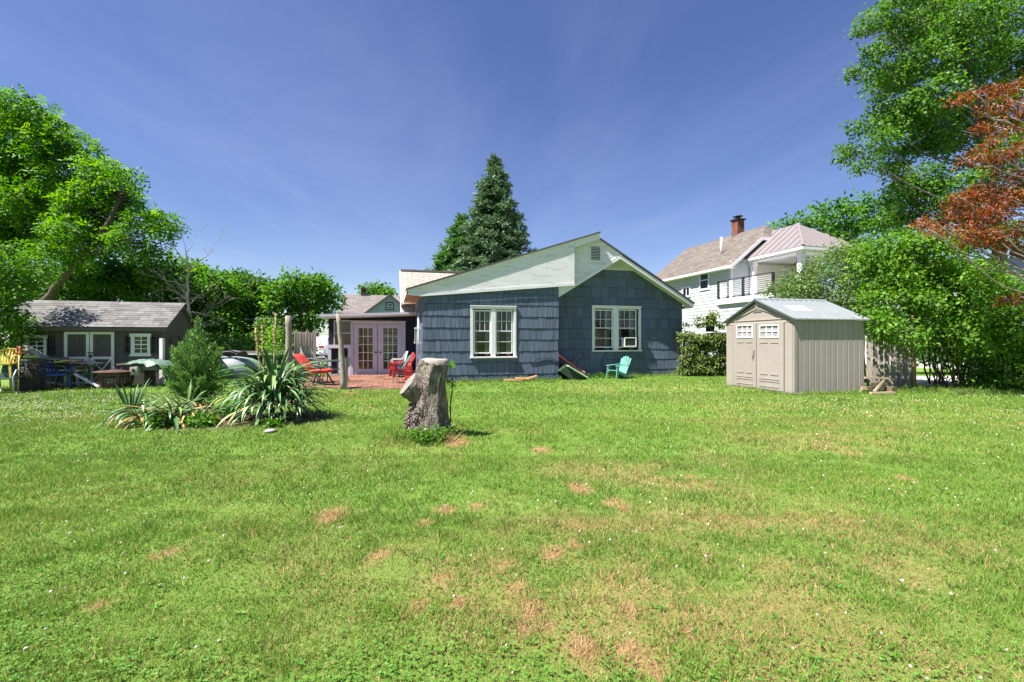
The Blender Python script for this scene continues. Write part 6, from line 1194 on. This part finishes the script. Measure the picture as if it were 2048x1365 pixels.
    for i in range(3):
        for k in range(N_): k2 = (k+1) % N_; s.f.append((i*N_+k, i*N_+k2, (i+1)*N_+k2, (i+1)*N_+k))
    s.build('sawn_top', CUT, t, True)
    lip = MB(); K2 = 16      # pale raw rim where the saw broke through, following the right of the top
    for i in range(K2+1):
        a = -2.1+2.5*i/K2; q = 1+.05*mnoise.noise(Vector((math.cos(a)*3, math.sin(a)*3, 5))); o_ = Vector((c[0]+math.cos(a)*rx*q, c[1]+math.sin(a)*ry*q, c[2]+math.cos(a)*rx*nx)); h_ = .055*math.sin(math.pi*i/K2)**.6+.008*mnoise.noise(Vector((i*.9,0,0))); d_ = Vector((math.cos(a), math.sin(a), 0)); lip.v += [tuple(o_-d_*.10+Vector((0,0,.03))), tuple(o_-d_*.02+Vector((0,0,.035))), tuple(o_+d_*.012+Vector((0,0,.012))), tuple(o_+d_*.015-Vector((0,0,h_)))]
    for i in range(K2):
        for k in range(3): b_ = i*4+k; lip.f.append((b_, b_+1, b_+5, b_+4))
    lip.build('sawn_lip', mat('raw_pale_wood', (.30,.265,.235), .9, .2, 9, .003, 40), t, True)
    # cut limb on the left
    a, b2 = px(848,768), px(816,772); d = Vector((-.82,-.42,.10)).normalized(); L_ = MB(); u = d.cross(Vector((0,0,1))).normalized(); w_ = u.cross(d)
    cen = [Vector((-.04,-.02,.42))+Vector((px(850,800).x*0,0,0)), None]
    st = px(850,790)+Vector((0,-.02,0)); en = px(820,766)+Vector((0,-.11,0)); d = (en-st).normalized(); u = d.cross(Vector((0,0,1))).normalized(); w_ = u.cross(d); K = 40; J = 14
    for j in range(J+1):
        f = j/J; cc = st.lerp(en, f); r = .165-.015*f
        for k in range(K): a_ = 2*math.pi*k/K; q = 1+.10*mnoise.noise(Vector((math.cos(a_)*2, math.sin(a_)*2, f*3)))+.06*mnoise.noise(Vector((math.cos(a_)*7, math.sin(a_)*7, f*7))); L_.v.append(tuple(cc+(u*math.cos(a_)+w_*math.sin(a_)*1.15)*r*q))
    for j in range(J):
        for k in range(K): k2 = (k+1) % K; L_.f.append((j*K+k, j*K+k2, (j+1)*K+k2, (j+1)*K+k))
    L_.build('limb_stub', BK, t, True); F_ = MB(); ring = L_.v[-K:]; F_.v = [tuple(Vector(p_)+d*.004) for p_ in ring]+[tuple(en+d*.012)]; F_.f = [(k, (k+1) % K, K) for k in range(K)]; F_.build('sawn_face', CUT, t)
    # burls and dead fungus at the left foot
    bu = MB(); rnd = random.Random(3)
    for i in range(220):
        zz = rnd.uniform(.03,.50); a = rnd.uniform(2.6, 4.3); R_ = .30+.04*math.sin(zz*9)+rnd.uniform(-.02,.03); r = rnd.uniform(.008,.026); cc = (dense[5][0][0]+.04+R_*math.cos(a), R_*.85*math.sin(a), zz); bu.lathe([(r*.3,-r),(r*.9,-r*.5),(r*rnd.uniform(.6,1.1),0),(r*.7,r*.6),(r*.2,r*rnd.uniform(.8,1.6))], 5, cc)
    stuff(bu.build('burl_growth', mat('dark_burl', (.15,.115,.10), .95, .5, 20, .01, 40), t, True))
stump()
# sapling growing from behind the stump
sp = thing('sapling', 'thin leafy sapling growing behind the right side of the stump', 'sapling', (STUMP[0]+.36, STUMP[1]+.12, .08)); mb = MB(); Bq = Vector(sp.location); Q = lambda x, y: at(x, y, STUMP[1]+.12)-Bq
limb(mb, [Q(900,850), Q(902,800), Q(905,760), Q(900,735)], .010, .004, 6, .006); limb(mb, [Q(890,850), Q(888,800), Q(895,765)], .006, .003, 5, .008); limb(mb, [Q(901,820), Q(890,800)], .005, .003, 5, .004); limb(mb, [Q(903,790), Q(910,770)], .004, .002, 5, .004)
mb.build('stems', BARKBROWN, sp); foliage('leaves', [(tuple(Vector(c)-Bq), r) for c, r in B3([(903,728,6),(898,735,5),(896,760,7),(905,770,6)], STUMP[1]+.12)], LIME, sp, 9000, 4, .02, .032, .016)
# ================================================================ YUCCAS, JUNIPER, BED PLANTS
YU = mat('yucca_leaf', (.075,.165,.050), .42, .16, 3, stretch=(.6,30,30), obj_var=.35, spec=.5); YP = mat('yucca_leaf_pale', (.185,.28,.085), .42, .16, 3, stretch=(.6,30,30), obj_var=.2, spec=.5); YD = mat('yucca_leaf_dark', (.05,.13,.036), .45, .16, 3, obj_var=.3, spec=.5); YB = mat('yucca_leaf_dry', (.36,.22,.09), .8, .25, 5, obj_var=.35)
def strap(elev, bend, L_, W_, m_, name='leaf', k=9, kink=0):
    """folded strap leaf along +x, rising at elev, bending over by bend"""
    b = MB(); x = z = 0; a = elev
    for i in range(k+1):
        f = i/k; w_ = W_*(.35+1.3*f if f < .3 else .74+.26*math.cos((f-.3)/.7*0))*(1 if f < .62 else max(.03, 1-((f-.62)/.38)**1.6)); nx, nz = -math.sin(a), math.cos(a); b.v += [(x, -w_/2, z), (x-nx*w_*.16, 0, z-nz*w_*.16), (x, w_/2, z)]
        a -= bend/k*(.4+1.2*f)*(1.0 if not kink else (.2 if f < .45 else 2.2 if f < .62 else .3)); x += math.cos(a)*L_/k; z += math.sin(a)*L_/k
    for i in range(k): o = i*3; b.f += [(o,o+1,o+4,o+3),(o+1,o+2,o+5,o+4)]
    me = b.mesh(name, m_, True); return me
LM = {}
for nm, m_ in (('g', YU), ('p', YP), ('d', YD), ('y', YB)):
    LM[nm] = [strap(R(80), R(25), 1, .060, m_), strap(R(62), R(75), 1, .060, m_), strap(R(45), R(120), 1, .060, m_), strap(R(52), R(150), 1, .062, m_, kink=1), strap(R(15), R(85), 1, .060, m_), strap(R(30), R(40), 1, .07, m_)]
def rosette(par, c, n, L0, kinds, weights, cols, r0=.06, zr=(0,.1), seed=1):
    rnd = random.Random(seed)
    for i in range(n):
        a = i*2.39996+rnd.uniform(-.3,.3); k = rnd.choices(kinds, weights)[0]; me = LM[rnd.choice(cols)][k]; s = L0*rnd.uniform(.75,1.15); z = c[2]+rnd.uniform(*zr)
        inst('leaf', me, par, (c[0]+r0*math.cos(a), c[1]+r0*math.sin(a), z), (rnd.uniform(-.25,.25), rnd.uniform(-.12,.12), a), (s, s*rnd.uniform(.8,1.15), s))
Yc = Vector((at(548,845,7.75).x, 7.75, .03)); yu = thing('yucca', 'large mounded yucca with long arching strap leaves in the lawn bed', 'yucca', Yc)
rosette(yu, (.05,-.05,.55), 34, .74, (0,1,5), (3,3,2), 'ggdd', .05, (-.1,.1), 1)
rosette(yu, (.05,-.05,.50), 84, .84, (1,2,3), (3,4,3), 'ggggp', .09, (-.2,.1), 2)
rosette(yu, (.0,-.05,.30), 96, .84, (2,3,4), (3,4,2), 'gggpd', .12, (-.15,.15), 3)
rosette(yu, (-.38,.02,.32), 34, .62, (1,2,3,4), (3,3,2,2), 'ggpdd', .07, (-.1,.15), 4)
rosette(yu, (.40,-.02,.30), 36, .66, (1,2,3,4), (3,3,3,2), 'gggpd', .07, (-.1,.15), 5)
rosette(yu, (.0,0,.12), 30, .70, (4,), (1,), 'ddgy', .18, (-.05,.2), 6)
STK = mat('flower_stalk', (.42,.36,.12), .7, .3, 12)
for (tx, ty, bx, seed) in ((511,656,520,1), (525,652,527,2), (552,628,546,3)):
    p0 = at(bx, 745, 7.75)-Yc; p1 = at(tx, ty, 7.75)-Yc; mb = MB(); limb(mb, [p0-Vector((0,0,.35)), p0, (p0+p1)/2+Vector((.01,0,0)), p1], .012, .010, 7, .006); rnd = random.Random(seed); o = mb.build('flower_stalk', STK, yu, True); bb = MB()
    for q in range(46): f = .42+.58*rnd.random(); c = p0.lerp(p1, f); a_ = rnd.uniform(0,6.28); r = rnd.uniform(.010,.018); bb.lathe([(r*.2,-r*1.5),(r,-r*.4),(r*.8,r*.5),(r*.1,r*1.6)], 5, (c.x+.014*math.cos(a_), c.y+.014*math.sin(a_), c.z))
    bb.build('buds', mat('stalk_buds', (.30,.22,.085), .8, .35, 20), o, True)
def yucca_small(label, px, py, Y, n, L0, kinds, wts, cols, seed):
    c = Vector((at(px, py, Y).x, Y, .02)); t = thing('yucca', label, 'yucca', c); rosette(t, (0,0,.08), n, L0, kinds, wts, cols, .05, (-.03,.06), seed); return t
yucca_small('small upright yucca at the left end of the flower bed', 262, 830, 7.6, 30, .56, (0,1,5), (5,3,2), 'dgg', 11)
yucca_small('sprawling yucca with browned leaves in front of the small upright one', 285, 845, 7.35, 60, .66, (4,2,5,3), (4,3,3,1), 'ggpyd', 12)
yucca_small('sprawling yellowish yucca in the middle of the flower bed', 345, 840, 7.35, 60, .66, (5,2,4,1), (3,3,3,2), 'ggpyd', 13)
yucca_small('drooping yucca beside the large yucca', 405, 842, 7.5, 48, .60, (5,2,4,1), (3,3,3,2), 'ggpyy', 14)
yucca_small('narrow upright yucca rising in the middle of the flower bed', 372, 825, 7.8, 18, .55, (0,1,5), (4,3,2), 'ggp', 15)
ju = thing('juniper', 'feathery green juniper growing behind the flower bed', 'juniper', (at(398,790,9.6).x, 9.6, 0)); Bq = Vector(ju.location); mb = MB(); P, D, T = [], [], []
tips = [(395,640,0),(380,665,0),(408,668,0),(362,690,0),(425,690,0),(348,715,0),(436,712,0),(345,740,0),(442,735,0),(372,705,-.3),(412,715,-.35),(392,690,-.3),(360,735,-.4),(400,745,-.5),(430,755,-.4),(350,765,-.2),(440,765,-.2),(380,765,-.5),(415,775,-.5),(370,660,.3),(415,700,.4),(385,720,.4),(455,745,0),(465,765,-.2),(340,700,.1)]
for tx, ty, dy in tips:
    q = at(tx, ty, 9.6)-Bq; q.y = dy; p = Vector((q.x*.25, dy*.3, max(.05, q.z*.35))); limb(mb, [(0,0,.02), p, p.lerp(q, .6), q], .018, .004, 5, .02); A = np.array(p); Bv = np.array(q); n = 520; f = rng.random(n)**.8; ln = np.linalg.norm(Bv-A); sp_ = .115*(1.05-f)[:, None]*min(1, ln)+.02
    P.append(A+(Bv-A)*f[:, None]+rng.normal(size=(n,3))*sp_); D.append(unit((Bv-A)[None])*1.0+rng.normal(size=(n,3))*.55+np.array([0,0,.25])); T.append(np.clip(.3+.4*f+rng.normal(0,.16,n), 0, 1))
mb.build('stems', BARKBROWN, ju); P = np.concatenate(P); n = len(P); leaf_object('foliage', P, np.concatenate(D), rng.normal(size=(n,3)), .075*rng.uniform(.6,1.4,n), .018*rng.uniform(.7,1.4,n), np.concatenate(T), JUNI, ju, .1, .05)
for (px, py, Y, r, lb) in ((400,850,7.1,.15,'clump of broad leafy weeds in front of the drooping yucca'), (320,852,7.05,.14,'small patch of leafy weeds at the front of the flower bed'), (455,800,8.2,.22,'yellow-green weeds between the juniper and the large yucca'), (540,850,7.05,.10,'tiny weeds under the front of the large yucca')):
    w_ = thing('weed_clump', lb, 'weeds', (at(px,py,Y).x, Y, 0)); foliage('foliage', [((0,0,r*.8), r), ((r*.8,0,r*.6), r*.8), ((-r*.8,0,r*.5), r*.7)], LIME if py < 810 else MIDT, w_, 1500, 5, .04, .07, .04, shell=.2, up=.9)
st_ = MB().lathe([(.07,0),(.09,.015),(.06,.035),(.01,.04)], 9).build('flat_stone', mat('pale_stone', (.30,.28,.26), .9, .25), None, True); st_.location = (*gpos(541,866)[:2], .015); tag(st_, 'small pale flat stone at the front edge of the flower bed', 'stone')
sw3 = thing('weed_clump', 'clover and leafy weeds crowding the foot of the stump', 'weeds', (STUMP[0], STUMP[1]-.25, .08)); foliage('foliage', [((-.10,-.08,.05),.10),((.08,-.12,.06),.12),((.24,-.05,.07),.12),((.34,.10,.05),.10),((.16,-.2,.02),.10),((-.22,-.02,.02),.08),((.3,-.14,.0),.08)], MIDT, sw3, 1900, 6, .035, .04, .026, shell=.2, up=.9)
# ================================================================ LAWN: blades, clover, flowers
GRASS = leaf_mat('grass_blade', (.035,.10,.012), (.10,.20,.028), (.22,.29,.06), .35)
def blades():
    m, t = new_mat('lawn_blade'); n = lambda k, **kw: _n(t, k, kw); l = t.links.new
    c = n('ShaderNodeAttribute', attribute_name='col'); p = n('ShaderNodeBsdfPrincipled'); l(c.outputs['Color'], p.inputs['Base Color']); p.inputs['Roughness'].default_value = .55; p.inputs['Specular IOR Level'].default_value = .25
    tr = n('ShaderNodeBsdfTranslucent'); l(c.outputs['Color'], tr.inputs['Color']); mi = n('ShaderNodeMixShader'); mi.inputs[0].default_value = .35; l(p.outputs[0], mi.inputs[1]); l(tr.outputs[0], mi.inputs[2]); o = n('ShaderNodeOutputMaterial'); l(mi.outputs[0], o.inputs[0])
    Xs, Ys, Ws, Hs = [], [], [], []
    for (y0, y1, dens, wd, ht) in ((1.3,2.4,19000,.0045,.036),(2.4,3.6,13000,.0052,.038),(3.6,5.4,7600,.0068,.040),(5.4,8,3800,.0095,.044),(8,12,1500,.015,.048),(12,19,480,.024,.055)):
        hwid = lambda y: 1.19*y+.5; A = (hwid(y0)+hwid(y1))*(y1-y0); k = int(A*dens); y = y0+(y1-y0)*rng.random(k)**.9; x = (rng.random(k)*2-1)*hwid(y1); kp = np.abs(x) < hwid(y)+.3; x, y = x[kp], y[kp]; Xs.append(x); Ys.append(y); Ws.append(np.full(len(x), wd)); Hs.append(np.full(len(x), ht))
    # longer uncut grass at the feet of walls, sheds, fence and stump
    def fringe(a, b, k, spread, ht, wd):
        f = rng.random(k); Xs.append(a[0]+(b[0]-a[0])*f+rng.normal(0,spread,k)); Ys.append(a[1]+(b[1]-a[1])*f+rng.normal(0,spread,k)); Ws.append(np.full(k, wd)); Hs.append(ht*rng.uniform(.6,1.5,k))
    a, b, c_, d_ = hw(LWX0,-.12), hw(0,-.12), hw(.1,GY-.14), hw(gx1+.2,GY-.14); fringe(a, b, 2600, .07, .11, .014); fringe(c_, d_, 3000, .09, .13, .014); fringe(b, c_, 300, .05, .12, .014)
    fringe((6.95,11.25),(6.5,13.7), 1500, .06, .08, .012); fringe((7.0,11.2),(9.2,11.7), 2200, .08, .11, .012); fringe((9.2,12.2),(11.2,12.0), 2500, .22, .13, .013); fringe((10.9,11.9),(13.6,11.4), 3000, .25, .10, .013); fringe((-16,12.6),(-10.5,13.5), 3000, .2, .09, .014); fringe((-5.2,13.0),(-2.9,14.0), 900, .05, .06, .012)
    k = 1900; aa = rng.random(k)*6.283; rr = .30+np.abs(rng.normal(0,.20,k)); Xs.append(STUMP[0]+rr*np.cos(aa)); Ys.append(STUMP[1]-.05+rr*.85*np.sin(aa)); Ws.append(np.full(k,.008)); Hs.append(.11*rng.uniform(.5,1.6,k))
    x, y, wd, ht = map(np.concatenate, (Xs, Ys, Ws, Hs)); dr, hp = dryness(x, y); ba = bare(x, y); keep = rng.random(len(x)) > ba*.9
    lx, ly = HF.c*(x-HF.ox)+HF.s*(y-HF.oy), -HF.s*(x-HF.ox)+HF.c*(y-HF.oy); inh = ((lx > LWX0) & (lx < 0) & (ly > -.03)) | ((lx >= -.01) & (lx < gx1) & (ly > GY-.03)) | ((lx > -8.55) & (lx < -4.7) & (ly > -.6-1.2*(lx+8.6)/3.88)); keep &= ~inh
    tx, ty = TF.c*(x-TF.ox)+TF.s*(y-TF.oy), -TF.s*(x-TF.ox)+TF.c*(y-TF.oy); keep &= ~((tx > -.04) & (tx < SW+.03) & (ty > -.04) & (ty < SD))
    bx, by = BF.c*(x-BF.ox)+BF.s*(y-BF.oy), -BF.s*(x-BF.ox)+BF.c*(y-BF.oy); keep &= ~((bx < .1) & (by > 0)); keep &= ~((x > 12.2) & (y > 13.6)); keep &= np.hypot(x-STUMP[0], (y-STUMP[1])*1.1) > .22
    x, y, wd, ht, dr, hp = (q[keep] for q in (x, y, wd, ht, dr, hp)); n_ = len(x); z = ground_z(x, y)
    isdry = rng.random(n_) < np.clip(dr*.95+.10, 0, 1); lush = fbm(x, y, .5, 77, 3); ht = ht*(.45+.8*lush+.55*np.clip((fbm(x, y, .13, 177, 2)-.5)*3, -.3, 1))*rng.uniform(.6,1.35,n_); ht = np.where(isdry, ht*.7, ht)
    a = rng.random(n_)*6.283; lean = np.where(isdry, rng.uniform(.5,2.2,n_), rng.uniform(.1,1.0,n_)); b0 = np.stack([x, y, z-.004], 1); s = np.stack([np.cos(a), np.sin(a), 0*a], 1)*(wd*rng.uniform(.6,1.4,n_))[:, None]*.5; la = rng.random(n_)*6.283; tip = b0+np.stack([np.cos(la)*lean*ht, np.sin(la)*lean*ht, ht+.012*hp*rng.random(n_)], 1)
    V = np.stack([b0-s, b0+s, tip], 1).reshape(-1, 3)
    big = fbm(x*.7, y, 1.3, 91, 3)[:, None]; r = rng.random(n_)[:, None]; g1, g2, g3 = np.array([.075,.182,.020]), np.array([.175,.30,.038]), np.array([.295,.385,.078]); gr = g1+(g2-g1)*np.clip(big*1.6-.25+(r-.5)*1.3, 0, 1); gr = gr+(g3-gr)*np.clip((rng.random(n_)[:, None]-.62)*1.6+(dr[:, None]*.5), 0, 1); st1, st2 = np.array([.32,.195,.085]), np.array([.52,.36,.19]); sc_ = st1+(st2-st1)*rng.random(n_)[:, None]; col = np.where(isdry[:, None], sc_, gr)
    me = bpy.data.meshes.new('grass'); me.vertices.add(3*n_); me.vertices.foreach_set('co', V.reshape(-1).astype(np.float32)); me.loops.add(3*n_); me.loops.foreach_set('vertex_index', np.arange(3*n_, dtype=np.int32)); me.polygons.add(n_); me.polygons.foreach_set('loop_start', np.arange(0, 3*n_, 3, dtype=np.int32))
    try: me.polygons.foreach_set('loop_total', np.full(n_, 3, dtype=np.int32))
    except Exception: pass
    ca = me.attributes.new('col', 'FLOAT_COLOR', 'POINT'); ca.data.foreach_set('color', np.repeat(np.concatenate([col, np.ones((n_, 1))], 1), 3, 0).reshape(-1).astype(np.float32)); me.materials.append(m); me.update(calc_edges=True); o = bpy.data.objects.new('grass', me); COL.objects.link(o); stuff(o); o['label'] = 'mown lawn grass, green with parched straw coloured drifts'
    return n_
NB = blades()
def clover():
    # three-part clover leaves in drifts, near the camera
    k = 52000; y = 1.4+7*rng.random(k)**1.25; x = (rng.random(k)*2-1)*(1.19*y+.3); d, h = dryness(x, y); c = fbm(x, y, .7, 131, 3); near = np.clip(1.5-y/4, .15, 1); kp = (rng.random(k) < np.clip((c-.34)*3., 0, 1)*near*(1-d)) & (bare(x, y) < .2); x, y = x[kp], y[kp]
    q = 420; a = rng.random(q)*6.283; r = .26+np.abs(rng.normal(0,.17,q)); x = np.concatenate([x, STUMP[0]+.03+r*np.cos(a)]); y = np.concatenate([y, STUMP[1]-.12+r*.8*np.sin(a)]); n = len(x); z = ground_z(x, y)+.012+.022*rng.random(n); z[-q:] += .10*rng.random(q)*np.exp(-np.abs(r-.3)*5)
    ii = np.repeat(np.arange(n), 3); an = np.repeat(rng.random(n)*6.283, 3)+np.tile([0,2.094,4.189], n); D = np.stack([np.cos(an), np.sin(an), rng.normal(.12,.15,3*n)], 1); P = np.stack([x, y, z], 1)[ii]; sz = np.repeat(rng.uniform(.007,.012,n), 3); T = np.repeat(np.clip(rng.normal(.5,.2,n), 0, 1), 3)
    o = leaf_object('clover', P, D, np.tile([0,0,1.], (3*n,1))+rng.normal(size=(3*n,3))*.25, sz, sz*.95, T, leaf_mat('clover_leaf', (.06,.16,.022), (.11,.25,.035), (.19,.34,.065), .35), None, .1, .05); stuff(o); o['label'] = 'clover leaves growing through the lawn'
    # white clover heads
    k = 130000; y = 1.5+12*rng.random(k)**.8; x = (rng.random(k)*2-1)*(1.19*y+.3); c = fbm(x, y, 1.1, 151, 3); band = np.exp(-((y-9.3-.12*(x+9))/1.7)**2)*np.clip((-x-3.6)/2.5, 0, 1); rt = np.exp(-((y-9.6)/1.6)**2)*np.clip((x-3)/3, 0, 1)*.16; pr = .010+.030*np.clip((c-.52)*5, 0, 1)+.75*band*np.clip((c-.25)*2.5, .1, 1)+rt*np.clip((c-.4)*4, 0, 1); kp = (rng.random(k) < pr*.30) & (bare(x, y) < .3); x, y = x[kp], y[kp]
    q = 26; a = rng.random(q)*6.283; x = np.concatenate([x, STUMP[0]+.12+.28*np.cos(a)*rng.uniform(.8,1.3,q)]); y = np.concatenate([y, STUMP[1]-.18+.2*np.sin(a)]); n = len(x); zz = ground_z(x, y)+.045+.02*rng.random(n); zz[-q:] += .10
    lx, ly = HF.c*(x-HF.ox)+HF.s*(y-HF.oy), -HF.s*(x-HF.ox)+HF.c*(y-HF.oy); kp = ~((ly > -.1) & (lx > -6.5) | ((lx > -8.55) & (lx < -4.7) & (ly > -.6-1.2*(lx+8.6)/3.88))); x, y, zz = x[kp], y[kp], zz[kp]; n = len(x)
    ico = [(0,0,1)]+[(.9*math.cos(i*1.2566),.9*math.sin(i*1.2566),.35) for i in range(5)]+[(.85*math.cos(i*1.2566+.63),.85*math.sin(i*1.2566+.63),-.45) for i in range(5)]; ico = np.array(ico); fc = [(0,1+i,1+(i+1)%5) for i in range(5)]+[(1+i,6+i,1+(i+1)%5) for i in range(5)]+[(6+i,6+(i+1)%5,1+(i+1)%5) for i in range(5)]; fc = np.array(fc); s = rng.uniform(.0048,.0078,n)*(1+.055*y); V = ico[None]*s[:, None, None]*rng.uniform(.85,1.15,(n,11,1))+np.stack([x, y, zz], 1)[:, None]; Fc = fc[None]+(np.arange(n)*11)[:, None, None]
    me = bpy.data.meshes.new('clover_flowers'); me.from_pydata(V.reshape(-1,3).tolist(), [], Fc.reshape(-1,3).tolist()); at_ = me.attributes.new('tint','FLOAT','POINT'); at_.data.foreach_set('value', np.repeat(rng.random(n), 11).astype(np.float32)); me.materials.append(leaf_mat('clover_head', (.38,.29,.22), (.52,.47,.38), (.66,.64,.56), .2, .8)); o = bpy.data.objects.new('clover_flowers', me); COL.objects.link(o); stuff(o); o['label'] = 'small white clover heads dotted over the lawn'
    return n
NC = clover()
def lawn_weeds():
    k = 150; y = 1.5+8*rng.random(k)**1.2; x = (rng.random(k)*2-1)*(1.15*y); kp = bare(x, y) < .2; x, y = x[kp], y[kp]; n = len(x); q = 7; ii = np.repeat(np.arange(n), q); a = rng.random(n*q)*6.283; D = np.stack([np.cos(a), np.sin(a), rng.uniform(.15,.9,n*q)], 1); P = np.stack([x, y, ground_z(x, y)+.008], 1)[ii]; s = np.repeat(rng.uniform(.02,.05,n), q)*rng.uniform(.6,1.2,n*q)
    o = leaf_object('lawn_weeds', P, D, np.tile([0,0,1.], (n*q,1))+rng.normal(size=(n*q,3))*.2, s, s*.34, np.repeat(rng.random(n), q), leaf_mat('weed_leaf', (.06,.17,.025), (.10,.25,.03), (.18,.34,.06), .35), None, .15, .2); stuff(o); o['label'] = 'broad leaved weeds scattered through the lawn'
lawn_weeds()
# weeds with small white flowers along the gable wall
wf = thing('wall_weeds', 'low weeds and white blossoms at the foot of the gable wall', 'weeds', hw(.9, GY-.2)); foliage('foliage', [((-.7+.22*i, random.uniform(-.05,.05), .09), .12) for i in range(12)], MIDT, wf, 900, 6, .04, .06, .03, shell=.2)
print('blades', NB, 'clover heads', NC)
